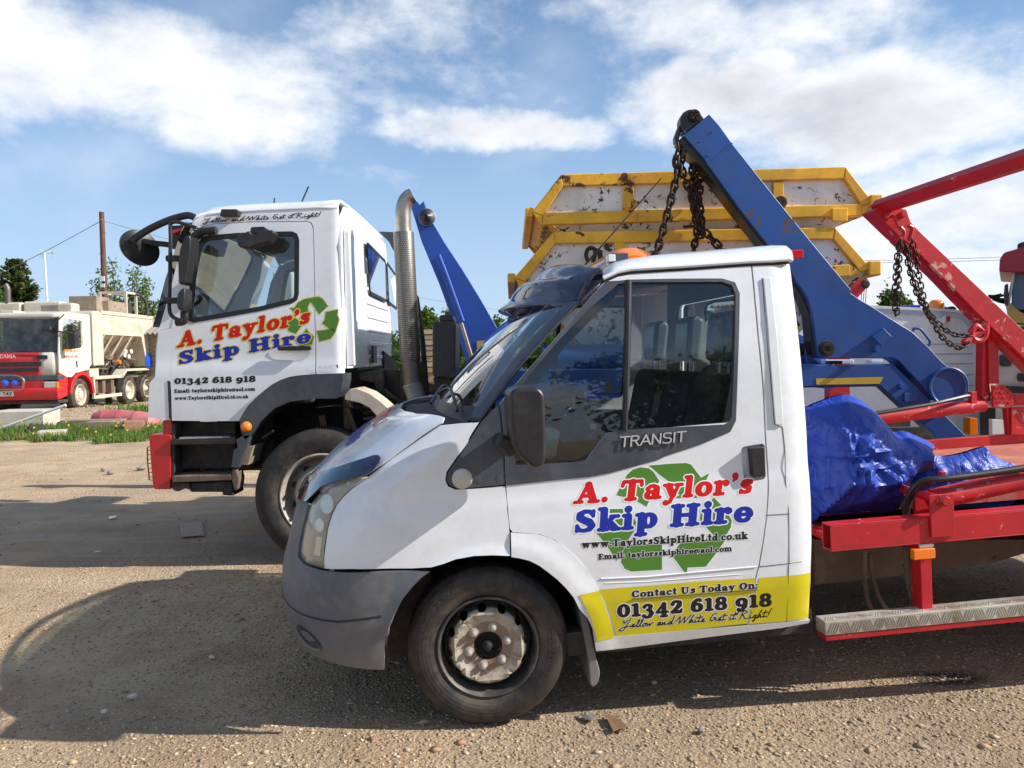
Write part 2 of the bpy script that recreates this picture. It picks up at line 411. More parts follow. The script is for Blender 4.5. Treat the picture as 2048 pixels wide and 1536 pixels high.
BRICKM = paint('brown_rubble', (.30, .14, .09), .9, dirt=(.35, .28, .22), damt=.6, dscale=5, bumps=.4, bscale=20)
BRICKS = [paint('brick_tone', c, .9, dirt=(.4, .35, .28), damt=.5, dscale=4, bumps=.3, bscale=25) for c in ((.42, .30, .17), (.36, .25, .15), (.48, .36, .22), (.30, .22, .15))]
GALV = paint('galvanised_steel', (.48, .49, .50), .45, .7, dirt=(.3, .28, .25), damt=.4)
LAMPW = paint('white_lens', (.75, .76, .74), .15, coat=.6)
BLUELENS = paint('blue_spot_lens', (.02, .10, .60), .12, coat=.6)
LEATHER = paint('clutter_black', (.02, .02, .022), .4)

def rubber_tyre(name, R, treadw, dirt, sun=(.07, .065, .06)):
    """tyre in its own wheel frame: local y is the axle"""
    m, b, p, tc = newmat(name)
    s = b.sep(tc); ang = b.m('ARCTAN2', s[2], s[0]); rad = b.m('SQRT', b.m('ADD', b.m('MULTIPLY', s[0], s[0]), b.m('MULTIPLY', s[2], s[2])))
    tread = b.step(rad, R*.955, R*.975)
    w = b.m('SINE', b.m('MULTIPLY', ang, 150.0)); w2 = b.m('SINE', b.m('MULTIPLY', s[1], 190.0))
    rings = b.m('SINE', b.m('MULTIPLY', rad, 420.0))
    n = b.noise(tc, 7, 6, .65); n2 = b.noise(tc, 40, 4, .6)
    c = b.mix(b.m('MULTIPLY', b.step(b.m('ADD', n, b.m('MULTIPLY', n2, .3)), .5, .85), dirt), (.015, .014, .014), (.12, .09, .065))
    rl = b.m('MULTIPLY', b.step(rad, R*.80, R*.70), b.m('MULTIPLY', b.step(n, .35, .7), .35))
    c = b.mix(rl, c, (.16, .13, .10))
    b.put(p.inputs['Base Color'], c); p.inputs['Roughness'].default_value = .62
    h = b.m('ADD', b.m('MULTIPLY', b.m('ADD', b.step(w, -.5, .2), b.step(w2, -.3, .3)), tread), b.m('MULTIPLY', rings, .06))
    h = b.m('ADD', h, b.m('MULTIPLY', n2, .25)); bump(b, p, h, .6, .006)
    return m
TYREV = rubber_tyre('van_tyre_rubber', .342, .2, .38)
TYREL = rubber_tyre('lorry_tyre_rubber', .515, .3, .35)
TYRED = rubber_tyre('dusty_tyre_rubber', .52, .3, .95)
# exhaust heat shield: rows of punched holes
PERF, b_, p_, tc_ = newmat('perforated_shield')
s_ = b_.sep(tc_); a_ = b_.m('MULTIPLY', b_.m('ARCTAN2', s_[1], s_[0]), .078)
gx = b_.m('MULTIPLY', a_, 75.0); gz = b_.m('MULTIPLY', s_[2], 66.0)
row = b_.m('MULTIPLY', b_.m('FLOORED_MODULO', b_.m('FLOOR', gz), 2.0), .5)
fx = b_.m('SUBTRACT', b_.m('FRACT', b_.m('ADD', gx, row)), .5); fz = b_.m('SUBTRACT', b_.m('FRACT', gz), .5)
hole = b_.step(b_.m('SQRT', b_.m('ADD', b_.m('MULTIPLY', fx, fx), b_.m('MULTIPLY', fz, fz))), .38, .28)
b_.put(p_.inputs['Base Color'], b_.mix(hole, (.24, .225, .205), (.012, .011, .010))); b_.put(p_.inputs['Metallic'], b_.m('SUBTRACT', .8, b_.m('MULTIPLY', hole, .8)))
p_.inputs['Roughness'].default_value = .42; bump(b_, p_, b_.m('SUBTRACT', 1.0, hole), .8, .004)
# chequer plate
CHEQ, b_, p_, tc_ = newmat('chequer_plate')
s_ = b_.sep(tc_)
b_.put(p_.inputs['Base Color'], b_.mix(b_.step(b_.noise(tc_, 6, 6, .6), .35, .7), (.62, .59, .52), (.36, .31, .24))); p_.inputs['Metallic'].default_value = .35; p_.inputs['Roughness'].default_value = .4
# blue tarp weave
TARP, b_, p_, tc_ = newmat('blue_tarpaulin')
s_ = b_.sep(tc_); wv = b_.m('MULTIPLY', b_.m('SINE', b_.m('MULTIPLY', s_[0], 900.0)), b_.m('SINE', b_.m('MULTIPLY', s_[2], 900.0)))
nz = b_.noise(tc_, 60, 3, .6)
sc = b_.step(b_.noise(b_.mapv(tc_, (3, 3, 9)), 7, 8, .75, .8), .66, .78)
b_.put(p_.inputs['Base Color'], b_.mix(b_.m('MULTIPLY', sc, .22), b_.mix(b_.step(b_.noise(tc_, 5, 4), .35, .65), (.007, .035, .28), (.012, .055, .40)), (.45, .55, .8)))
p_.inputs['Roughness'].default_value = .44; p_.inputs['Specular IOR Level'].default_value = .4; p_.inputs['Subsurface Weight'].default_value = 0
cr = b_.m('ABSOLUTE', b_.m('SUBTRACT', b_.noise(b_.mapv(tc_, (1, 1, 1.3)), 4.2, 2, .45, 1.2), .5)); cr2 = b_.m('ABSOLUTE', b_.m('SUBTRACT', b_.noise(tc_, 14, 3, .5, .6), .5))
hh_ = b_.m('ADD', b_.m('MULTIPLY', b_.m('SQRT', cr), 2.0), b_.m('ADD', b_.m('MULTIPLY', b_.m('SQRT', cr2), .7), b_.m('ADD', b_.m('MULTIPLY', wv, .012), b_.m('MULTIPLY', nz, .04))))
bump(b_, p_, hh_, .42, .02)
# ================================================================= GROUND
def hgt(x, y):
    h = .010*np.sin(x*1.7+y*.8)+.008*np.sin(x*.6-y*2.3+1)+.006*np.sin(3.1*x+1.3*y)
    near = np.exp(-((x+.12)**2+(y-3.2)**2)/3)
    h = h*(1-.9*near)
    # loose spoil under and in front of the mixer lorry, and the verge
    h = h + .22*np.exp(-((x+12.2)**2/3.5+(y-22.0)**2/2.0)) + .15*np.exp(-((x+10.5)**2/6+(y-25.5)**2/3)) + .07*np.exp(-((y-16.5)**2)/1.2)*(x < -4)
    return h - .01
def graded(a, b, d0, g, mid):
    out = [mid]; d = d0
    while out[-1] < b: out.append(out[-1]+d); d *= g
    lo = [mid]; d = d0
    while lo[-1] > a: lo.append(lo[-1]-d); d *= g
    return np.array(lo[::-1][:-1]+out)
gxs = graded(-900, 900, .09, 1.035, -1); gys = graded(-700, 1500, .09, 1.032, 4)
X, Y = np.meshgrid(gxs, gys); fade = np.exp(-np.maximum(0, np.hypot(X, Y)-60)/40)
Z = hgt(X, Y)*fade
nr, nc = X.shape
me = bpy.data.meshes.new('ground')
me.from_pydata(np.stack([X, Y, Z], -1).reshape(-1, 3).tolist(), [], [(i*nc+j, i*nc+j+1, (i+1)*nc+j+1, (i+1)*nc+j) for i in range(nr-1) for j in range(nc-1)])
GROUNDM, b, p, tc = newmat('yard_dirt_and_gravel')
s = b.sep(tc)
big = b.noise(tc, .38, 5, .6, .3); mid = b.noise(tc, 2.3, 7, .66, .5); fine = b.noise(tc, 42, 6, .75); grit = b.noise(tc, 140, 3, .7)
tan = b.mix(b.step(mid, .3, .7), (.46, .315, .185), (.66, .49, .315))
gry = b.mix(b.step(fine, .35, .7), (.27, .205, .145), (.50, .39, .275))
kg = b.step(b.m('ADD', b.m('ADD', big, b.m('MULTIPLY', mid, .5)), b.m('MULTIPLY', b.step(s[0], -2.5, 2.5), .14)), .70, .90)
c = b.mix(b.m('MULTIPLY', kg, .75), tan, gry)
c = b.mix(b.m('MULTIPLY', b.step(fine, .55, .8), .38), c, (.60, .47, .32))
c = b.mix(b.m('MULTIPLY', b.step(b.m('ADD', fine, b.m('MULTIPLY', grit, .5)), .66, .50), .5), c, (.19, .14, .10))
c = b.mix(b.m('MULTIPLY', b.step(b.noise(b.mapv(tc, (1, 1, 1), (7, 3, 0)), .9, 6, .62, .6), .50, .66), .38), c, (.25, .19, .135))
# damp oil stain under the flatbed, reddish brick dust
ox = b.m('SUBTRACT', s[0], 2.05); oy = b.m('SUBTRACT', s[1], 3.62)
oil = b.step(b.m('ADD', b.m('ADD', b.m('MULTIPLY', ox, ox), b.m('MULTIPLY', b.m('MULTIPLY', oy, oy), 5)), b.m('MULTIPLY', mid, .05)), .09, .03)
c = b.mix(b.m('MULTIPLY', oil, .85), c, (.02, .018, .016))
c = b.mix(b.m('MULTIPLY', b.step(b.noise(b.mapv(tc, (1, 1, 1), (5, 9, 0)), 1.9, 8, .75, 1.0), .66, .74), .5), c, (.42, .16, .10))
# tyre ruts run across the yard
rut = b.m('MULTIPLY', b.step(b.noise(b.mapv(tc, (.25, 3.0, 1)), 1.6, 5, .6, .3), .48, .62), .35)
c = b.mix(b.m('MULTIPLY', rut, b.step(s[1], 2.0, 5.5)), c, (.58, .47, .34))
far = b.step(s[1], 30, 60); c = b.mix(far, c, (.16, .20, .06))
b.put(p.inputs['Base Color'], c); p.inputs['Roughness'].default_value = .95; p.inputs['Specular IOR Level'].default_value = .2
h = b.m('ADD', b.m('MULTIPLY', mid, 1.2), b.m('ADD', b.m('MULTIPLY', fine, .9), b.m('MULTIPLY', b.voro(tc, 60, 'F1'), -.55)))
h = b.m('ADD', h, b.m('MULTIPLY', b.voro(tc, 24, 'F1'), -.4))
bump(b, p, h, 1.0, .022)
go = link('ground', me, None, GROUNDM); finish(go, 180); go['kind'] = 'structure'

# loose stones: three mixes of size, a colour per stone
def attr_mat(name, rough=.9, sat=1):
    m, b, p, tc = newmat(name); a = b.n('ShaderNodeAttribute'); a.attribute_name = 'tone'
    c = b.mix(b.m('MULTIPLY', b.step(b.noise(tc, 60, 4, .6), .3, .7), .35), a.outputs['Color'], (.25, .2, .15))
    b.put(p.inputs['Base Color'], c); p.inputs['Roughness'].default_value = rough; p.inputs['Specular IOR Level'].default_value = .25; return m
STONEM = attr_mat('loose_stone')
def scatter_stones(name, pos, size, cols, flat=.6):
    n = len(pos); base = np.array([(1,0,0),(.3,.95,0),(-.8,.6,0),(-.8,-.6,0),(.3,-.95,0),(0.1,0,1),(0,0.1,-1)])
    fcs = np.array([(0,1,5),(1,2,5),(2,3,5),(3,4,5),(4,0,5),(1,0,6),(2,1,6),(3,2,6),(4,3,6),(0,4,6)])
    V = np.repeat(base[None], n, 0)*(1+RNG.uniform(-.35, .35, (n, 7, 3)))
    sc = size[:, None]*np.stack([RNG.uniform(.7, 1.3, n), RNG.uniform(.5, 1, n), RNG.uniform(.3, .7, n)*flat*1.3], -1)
    V = V*sc[:, None]; th = RNG.uniform(0, 6.28, n); c, s_ = np.cos(th), np.sin(th)
    x = V[..., 0]*c[:, None]-V[..., 1]*s_[:, None]; y = V[..., 0]*s_[:, None]+V[..., 1]*c[:, None]
    V = np.stack([x, y, V[..., 2]], -1)+pos[:, None]
    FI = (fcs[None]+np.arange(n)[:, None, None]*7).reshape(-1, 3)
    me = bpy.data.meshes.new(name); me.vertices.add(n*7); me.vertices.foreach_set('co', V.reshape(-1).astype(np.float32))
    me.loops.add(FI.size); me.loops.foreach_set('vertex_index', FI.reshape(-1).astype(np.int32))
    me.polygons.add(len(FI)); me.polygons.foreach_set('loop_start', (np.arange(len(FI))*3).astype(np.int32))
    me.update(calc_edges=True); me.validate()
    at = me.color_attributes.new('tone', 'FLOAT_COLOR', 'POINT'); cc = np.repeat(np.c_[cols, np.ones(n)], 7, 0)
    at.data.foreach_set('color', cc.reshape(-1).astype(np.float32))
    return link(name, me, None, STONEM)
PAL = np.array([(.50,.40,.29),(.60,.50,.38),(.38,.33,.27),(.28,.25,.22),(.66,.60,.51),(.48,.37,.26),(.42,.27,.19),(.52,.46,.38)])
def stones(name, n, box, s0, s1, power=2.2):
    x = RNG.uniform(box[0], box[1], n); y = box[2]+(box[3]-box[2])*RNG.random(n)**1.35
    keep = np.ones(n, bool)
    dens = .5+.5*np.sin(x*1.3+2*np.sin(y*1.1))*np.sin(y*1.7+x*.7); keep &= RNG.random(n) < .35+.65*dens
    x, y = x[keep], y[keep]; n = len(x)
    sz = s0+(s1-s0)*RNG.random(n)**power*1.0
    cols = PAL[RNG.integers(0, len(PAL), n)]*np.array([.97, .87, .74])*RNG.uniform(.6, 1.15, (n, 1))
    pos = np.stack([x, y, hgt(x, y)*np.exp(-np.maximum(0, np.hypot(x, y)-60)/40)+sz*.12], -1)
    o = scatter_stones(name, pos, sz, cols); o['kind'] = 'stuff'; return o
tag(stones('gravel', 78000, (-3.4, 3.6, 2.3, 6.2), .0035, .012, 2.5), 'small sharp gravel scattered thickly over the near yard', 'gravel')
tag(stones('loose_stones', 2600, (-7, 7, 2.6, 13), .010, .030, 5), 'larger loose stones lying about the yard surface', 'stones')
tag(stones('scattered_stones', 900, (-3.2, 3.4, 2.4, 5.5), .012, .026, 3), 'thumb sized stones dotted about the near gravel', 'stones')
tag(stones('rubble_grit', 9000, (-16, -8, 19, 27), .015, .05, 4), 'pale rubble and clods on the spoil by the mixer lorry', 'rubble')

# grass on the verge
def blades(name, n, fx, colors, h0, h1, w=.008, lean=.5):
    x, y = fx(n); n = len(x); z = hgt(x, y); h = RNG.uniform(h0, h1, n); th = RNG.uniform(0, 6.28, n); ln = RNG.uniform(0, lean, n)*h
    dx, dy = np.cos(th), np.sin(th); ax, ay = -dy*w, dx*w
    la = RNG.uniform(0, 6.28, n); lx, ly = np.cos(la)*ln, np.sin(la)*ln
    V = np.stack([np.stack([x-ax, y-ay, z], -1), np.stack([x+ax, y+ay, z], -1), np.stack([x+ax*.7+lx*.4, y+ay*.7+ly*.4, z+h*.6], -1), np.stack([x-ax*.7+lx*.4, y-ay*.7+ly*.4, z+h*.6], -1), np.stack([x+lx, y+ly, z+h], -1)], 1)
    k = np.arange(n)*5
    F1 = [tuple(q) for q in np.stack([k, k+1, k+2, k+3], -1).tolist()]; F2 = [tuple(q) for q in np.stack([k+3, k+2, k+4], -1).tolist()]
    me = bpy.data.meshes.new(name); me.from_pydata(V.reshape(-1, 3).tolist(), [], F1+F2)
    at = me.color_attributes.new('tone', 'FLOAT_COLOR', 'POINT'); cols = np.array(colors)[RNG.integers(0, len(colors), n)]*RNG.uniform(.7, 1.2, (n, 1))
    at.data.foreach_set('color', np.repeat(np.c_[cols, np.ones(n)], 5, 0).reshape(-1).astype(np.float32)); return me
def leafmat(name, tr=.4):
    m, b, p, tc = newmat(name); a = b.n('ShaderNodeAttribute'); a.attribute_name = 'tone'
    nt = m.node_tree; b.put(p.inputs['Base Color'], a.outputs['Color']); p.inputs['Roughness'].default_value = .6; p.inputs['Specular IOR Level'].default_value = .25
    t = b.n('ShaderNodeBsdfTranslucent'); b.put(t.inputs[0], b.mix(.5, a.outputs['Color'], (.16, .26, .03)))
    mx = b.n('ShaderNodeMixShader'); mx.inputs[0].default_value = tr; nt.links.new(p.outputs[0], mx.inputs[1]); nt.links.new(t.outputs[0], mx.inputs[2])
    o = [q for q in nt.nodes if q.type == 'OUTPUT_MATERIAL'][0]; nt.links.new(mx.outputs[0], o.inputs[0]); return m
GRASSM = leafmat('grass_blades'); LEAFM = leafmat('tree_leaves', .3)
def verge(n):
    x = RNG.uniform(-14.5, -3.2, n); y = RNG.uniform(14.2, 17.6, n)
    edge = 14.75+.25*np.sin(x*1.9)+.18*np.sin(x*4.3)+.1*np.sin(x*9)
    k = (y > edge) & (y < 16.9+.4*np.sin(x*1.2)) & (RNG.random(n) < .45+.55*(np.sin(x*3.1+y*2)*np.sin(y*3.7-x) > -.1))
    return x[k], y[k]
me = blades('verge_grass', 30000, verge, [(.10, .20, .03), (.14, .24, .04), (.07, .15, .025), (.25, .24, .08), (.18, .27, .05)], .04, .20, .010, .9)
tag(link('verge_grass', me, None, GRASSM), 'ragged green grass strip edging the yard before the mixer lorry', 'grass', kind='stuff')
def patch(n):
    x = RNG.normal(-9.35, .7, n); y = RNG.normal(22.0, .5, n); return x, y
me = blades('rough_grass', 5000, patch, [(.10, .20, .03), (.16, .27, .04)], .08, .26, .014)
tag(link('rough_grass', me, None, GRASSM), 'green grass patch on the spoil beside the mixer lorry rear wheels', 'grass', kind='stuff')
def dand(n):
    x, y = verge(n); return x, y
fx_, fy_ = verge(110); mfl = M()
for x_, y_ in zip(fx_, fy_):
    z_ = float(hgt(x_, y_))+random.uniform(.15, .3); r_ = .022
    mfl.add([(x_+r_*math.cos(a), y_+r_*.4*math.sin(a), z_+r_*math.sin(a)) for a in (0, 1.05, 2.1, 3.14, 4.2, 5.2)], [(0, 1, 2, 3, 4, 5)])
FLOWER = paint('yellow_petals', (.75, .60, .02), .6)
tag(mfl.obj('verge_flowers', FLOWER, None, 0), 'small yellow wild flowers dotted through the verge grass', 'flowers', kind='stuff')

# ================================================================= TREES
BARK = paint('bark', (.13, .10, .075), .9, dirt=(.2, .17, .13), damt=.5, bumps=.4, bscale=20)
def leafmesh(name, pts, size, cols, up=.3):
    n = len(pts); nrm = RNG.normal(size=(n, 3)); nrm[:, 2] += up; nrm /= np.linalg.norm(nrm, axis=1)[:, None]
    t = np.cross(nrm, RNG.normal(size=(n, 3))); t /= np.linalg.norm(t, axis=1)[:, None]; bb = np.cross(nrm, t)
    s = size*RNG.uniform(.6, 1.4, (n, 1))
    V = np.stack([pts-t*s, pts-bb*s*.5+t*s*.1, pts+t*s, pts+bb*s*.5+t*s*.1], 1)
    k = np.arange(n)*4; me = bpy.data.meshes.new(name); me.from_pydata(V.reshape(-1, 3).tolist(), [], [tuple(q) for q in np.stack([k, k+1, k+2, k+3], -1).tolist()])
    at = me.color_attributes.new('tone', 'FLOAT_COLOR', 'POINT'); at.data.foreach_set('color', np.repeat(np.c_[cols, np.ones(n)], 4, 0).reshape(-1).astype(np.float32)); return me
def tree(name, label, x, y, h, blobs, n, size, colset, trunk_r=.15, group=None, limbs=6, trunk_h=None):
    """blobs: (dx, dy, z, rx, ry, rz); leaves gather in clumps on and inside each blob"""
    t = thing(name, label, 'tree' if 'tree' in name else 'bush', loc=(x, y, 0), group=group)
    P = []
    vol = np.array([b[3]*b[4]*b[5] for b in blobs])**.7; vol = vol/vol.sum()
    for bl, v in zip(blobs, vol):
        nc_ = max(6, int(30*v*len(blobs))); k = int(n*v)
        cdir = RNG.normal(size=(nc_, 3)); cdir /= np.linalg.norm(cdir, axis=1)[:, None]
        cc = cdir*(RNG.random((nc_, 1))**.4)*np.array(bl[3:6])*.9+np.array([bl[0], bl[1], bl[2]])
        idx = RNG.integers(0, nc_, k); P.append(cc[idx]+RNG.normal(size=(k, 3))*np.array(bl[3:6])*.20)
    P = np.concatenate(P); cols = np.array(colset)[RNG.integers(0, len(colset), len(P))]*RNG.uniform(.7, 1.25, (len(P), 1))
    link('crown', leafmesh('crown', P, size, cols), t, LEAFM)
    m = M(); th = trunk_h or h*.75
    m.tube([(0, 0, -.1), (.03*h*.1, 0, th*.5), (0, .02*h, th)], [trunk_r, trunk_r*.75, trunk_r*.3], 8)
    for i in range(limbs):
        bl = blobs[i % len(blobs)]; z0 = th*random.uniform(.3, .85)
        m.tube([(0, 0, z0), ((bl[0]+random.uniform(-.3, .3)*bl[3])*.5, bl[1]*.5, z0+.5*(bl[2]-z0)+.1), (bl[0]+random.uniform(-.6, .6)*bl[3], bl[1], bl[2]+random.uniform(-.2, .5)*bl[5])], [trunk_r*.4, trunk_r*.28, trunk_r*.1], 6)
    m.obj('trunk', BARK, t)
    return t
DG = [(.030, .055, .012), (.045, .075, .018), (.022, .040, .012), (.07, .085, .02)]
MG = [(.06, .12, .018), (.09, .16, .025), (.045, .09, .015), (.12, .19, .03)]
LG = [(.13, .19, .045), (.16, .23, .06), (.10, .15, .04)]
def at(px, d): return (px-1024)/FPX*d
def zt(px, py, d): r_ = ray(px, py); return EYE[2]+r_[2]*d/r_[1]
# conifer by the left edge
def conifer():
    d = 36; x = at(40, d); H = zt(40, 512, d); t = thing('conifer_tree', 'dark pointed conifer rising behind the red and white mixer lorry', 'tree', loc=(x, d, 0))
    P = []; C = []
    for i in range(46):
        z = H*(.22+.76*(i/46)**.9); rad = (H-z)*.54+.10
        for k in range(6):
            a = k*2.4+i*1.1+random.random()*.9; L = rad*random.uniform(.3, 1.3)
            nn_ = int(26+60*L); tt = RNG.random(nn_)**.75
            px_ = np.cos(a)*L*tt; py_ = np.sin(a)*L*tt; pz = z-.30*L*tt+.45*L*tt**2+RNG.normal(size=nn_)*.035
            P.append(np.stack([px_+RNG.normal(size=nn_)*(.04+.05*tt), py_+RNG.normal(size=nn_)*.08, pz+.0], -1))
    P = np.concatenate(P); cols = np.array(DG+[(.10, .095, .02)])[RNG.integers(0, 5, len(P))]*RNG.uniform(.7, 1.3, (len(P), 1))
    link('crown', leafmesh('crown', P, .085, cols, .1), t, LEAFM)
    M().tube([(0, 0, -.2), (0, 0, H*.5), (0, 0, H*.97)], [.28, .16, .03], 8).obj('trunk', BARK, t)
conifer()
# thin young broadleaf behind the pole
def poplar(px, d, top, spread, name, label, n=2600):
    x = at(px, d); H = zt(px, top, d); t = thing(name, label, 'tree', loc=(x, d, 0)); m = M(); P = []
    m.tube([(0, 0, -.1), (0, 0, H*.35), (.1, 0, H*.55)], [.12, .09, .05], 7)
    for i in range(30):
        a = random.uniform(0, 6.28); rr = spread*random.random()**.6; zz_ = H*random.uniform(.62, 1.0)*(1-.22*(rr/spread)); b0 = H*random.uniform(.12, .45)
        p0 = Vector((0, 0, b0)); p2 = Vector((math.cos(a)*rr, math.sin(a)*rr*.6, zz_)); p1 = Vector((p2.x*.75, p2.y*.75, b0+(zz_-b0)*.5))
        m.tube([p0, p1, p2], [.035, .022, .007], 5)
        for k in range(n//30):
            q = random.random()**.7; pp = p0*(1-q)**2+p1*2*q*(1-q)+p2*q*q; P.append((pp.x+random.gauss(0, .13), pp.y+random.gauss(0, .13), pp.z+random.gauss(0, .12)))
    P = np.array(P); P = P[P[:, 2] > H*.25]
    link('crown', leafmesh('crown', P, .07, np.array(LG)[RNG.integers(0, 3, len(P))]*RNG.uniform(.8, 1.25, (len(P), 1)), .1), t, LEAFM); m.obj('trunk', BARK, t)
poplar(255, 30, 492, 1.45, 'young_tree', 'sparse young tree of thin upright branches just behind the telegraph pole', 7000)
poplar(190, 31, 585, .5, 'young_tree', 'thin low sapling left of the telegraph pole above the mixer hopper', 700)
def clumps(n, w, z, r): return [(random.uniform(-w, w), random.uniform(-1, 1), z*random.uniform(.75, 1.05), r*random.uniform(.7, 1.2), r, r*random.uniform(.6, .9)) for _ in range(n)]
def bushat(name, label, px, py_top, d, halfw_px, n, size, cols, group=None, grow=.55):
    x = at(px, d); H = zt(px, py_top, d); w = halfw_px/FPX*d
    bl = [(random.uniform(-w, w)*.6, random.uniform(-w, w)*.4, H*random.uniform(.45, .8), w*random.uniform(.3, .5), w*.4, H*random.uniform(.12, .2)) for _ in range(9)]
    bl += [(0, 0, H*.5, w*.75, w*.5, H*.42), (0, 0, H*.76, w*.5, w*.4, H*.2)]
    return tree(name, label, x, d, H, bl, n, size, cols, max(.08, H*.03), group)
bushat('hedge_tree', 'bright green tree at the left edge beside the conifer', -12, 545, 34, 34, 9000, .10, MG)
bushat('leafy_bush', 'low green bush behind the mixer hopper under the young tree', 318, 610, 33, 34, 7000, .09, MG)
bushat('hedge_tree', 'leafy hedge tree between lorry cab and exhaust stack', 850, 612, 44, 46, 14000, .14, MG)
bushat('hedge_tree', 'darker hedge tree seen just left of the leaning blue arm', 905, 616, 52, 36, 9000, .15, DG+MG)
bushat('hedge_tree', 'small green treetop between the leaning blue arm and the van visor', 1000, 636, 50, 34, 9000, .14, MG)
bushat('round_tree', 'round dark green oak above the white box body, behind the chains', 1786, 577, 46, 50, 22000, .14, [(.05, .09, .016), (.075, .12, .02), (.035, .065, .013)])
bushat('hedge_tree', 'low green tree behind the mixer lorry hopper and shed', 255, 640, 50, 60, 6000, .14, MG)
# trees behind the photographer (they show as reflections in the van glass)
for i, (x, y, h, w) in enumerate([(6.5, -9, 5.2, 3.2), (11, -12, 6, 4.0), (1.5, -17, 4.6, 4.0), (16, -20, 7, 5), (-6, -24, 5, 5), (24, -9, 6, 4.5)]):
    bl = [(random.uniform(-w, w)*.6, random.uniform(-w, w)*.6, h*random.uniform(.5, .85), w*random.uniform(.3, .5), w*.4, h*.2) for _ in range(10)]+[(0, 0, h*.55, w*.7, w*.7, h*.35)]
    tree('yard_tree', ['broad leafy tree', 'tall leafy tree', 'low spreading tree', 'large distant tree', 'wide hedge tree', 'dense tree by the gate'][i]+' behind the photographer, reflected in the van window', x, y, h, bl, 9000, .13, DG+MG, .2)

# ================================================================= POLE, WIRES, MAST
d = 28.; ax_ = at(215, d); z1 = zt(215, 424, d)
t = thing('telegraph_pole', 'dark brown wooden telegraph pole with a white notice, behind the mixer lorry', 'telegraph pole', loc=(ax_, d, 0))
M().tube([(0.02, 0, -.3), (0, 0, z1)], [.115, .085], 14).obj('shaft', POLEM, t)
mm_ = M()
for i in range(7):
    z_ = z1-.75-i*.75; mm_.tube([(-.16 if i % 2 else .16, 0, z_), (0, 0, z_)], .012, 6)
mm_.obj('climbing_steps', GALV, t)
M().box((-.075, -.13, z1-2.72), (.085, -.10, z1-2.32)).obj('notice_plate', LAMPW, t, bevel=.004)
M().box((-.02, -.135, z1-2.58), (.10, -.131, z1-2.50)).obj('notice_mark', LBLACK, t)
M().tube([(-.03, -.1, z1-.30), (.08, -.12, z1-.30)], .03, 8).obj('insulator', BRICKM, t)
def wire(label, p0, p1, sag, r):
    P = []
    for i in range(25):
        q = i/24; P.append((p0[0]+(p1[0]-p0[0])*q, p0[1]+(p1[1]-p0[1])*q, p0[2]+(p1[2]-p0[2])*q-sag*4*q*(1-q)))
    tag(M().tube(P, r, 5).obj('overhead_wire', GALVD, None), label, 'wire')
GALVD = paint('dull_wire', (.13, .15, .18), .7)
wire('thin overhead wire sagging from the telegraph pole to the left edge', (ax_, d, z1-.3), (ax_-9.0, d-.5, zt(213, 445, d)-4.0), .25, .012)
wire('thin overhead wire running right from the pole behind the lorry mirror', (ax_, d, z1-.3), (ax_+30, d+30, z1-2.5), 1.6, .010)
dd = 60.
wire('upper distant power line above the white box body', (at(1640, dd), dd, zt(1640, 521, dd)), (at(2300, dd), dd, zt(2300, 497, dd)), .25, .02)
wire('lower distant power line above the white box body', (at(1640, dd), dd, zt(1640, 526, dd)), (at(2300, dd), dd, zt(2300, 503, dd)), .25, .02)
d = 40.; x = at(101, d); z1 = zt(98, 505, d)
t = thing('aerial_mast', 'thin white mast with a small television aerial left of the telegraph pole', 'aerial', loc=(x, d, 0))
M().tube([(.08, 0, 0), (-.06, 0, z1)], [.06, .045], 8).obj('mast', LAMPW, t)
mm_ = M(); mm_.tube([(-.35, 0, z1-.1), (.45, 0, z1-.02)], .012, 5)
for i in range(9): xx = -.33+i*.095; mm_.tube([(xx, 0, z1-.22), (xx+.0, 0, z1+.16)], .008, 4)
mm_.tube([(.30, 0, z1-.35), (.42, 0, z1+.25)], .015, 4)
mm_.obj('aerial_elements', GALV, t)
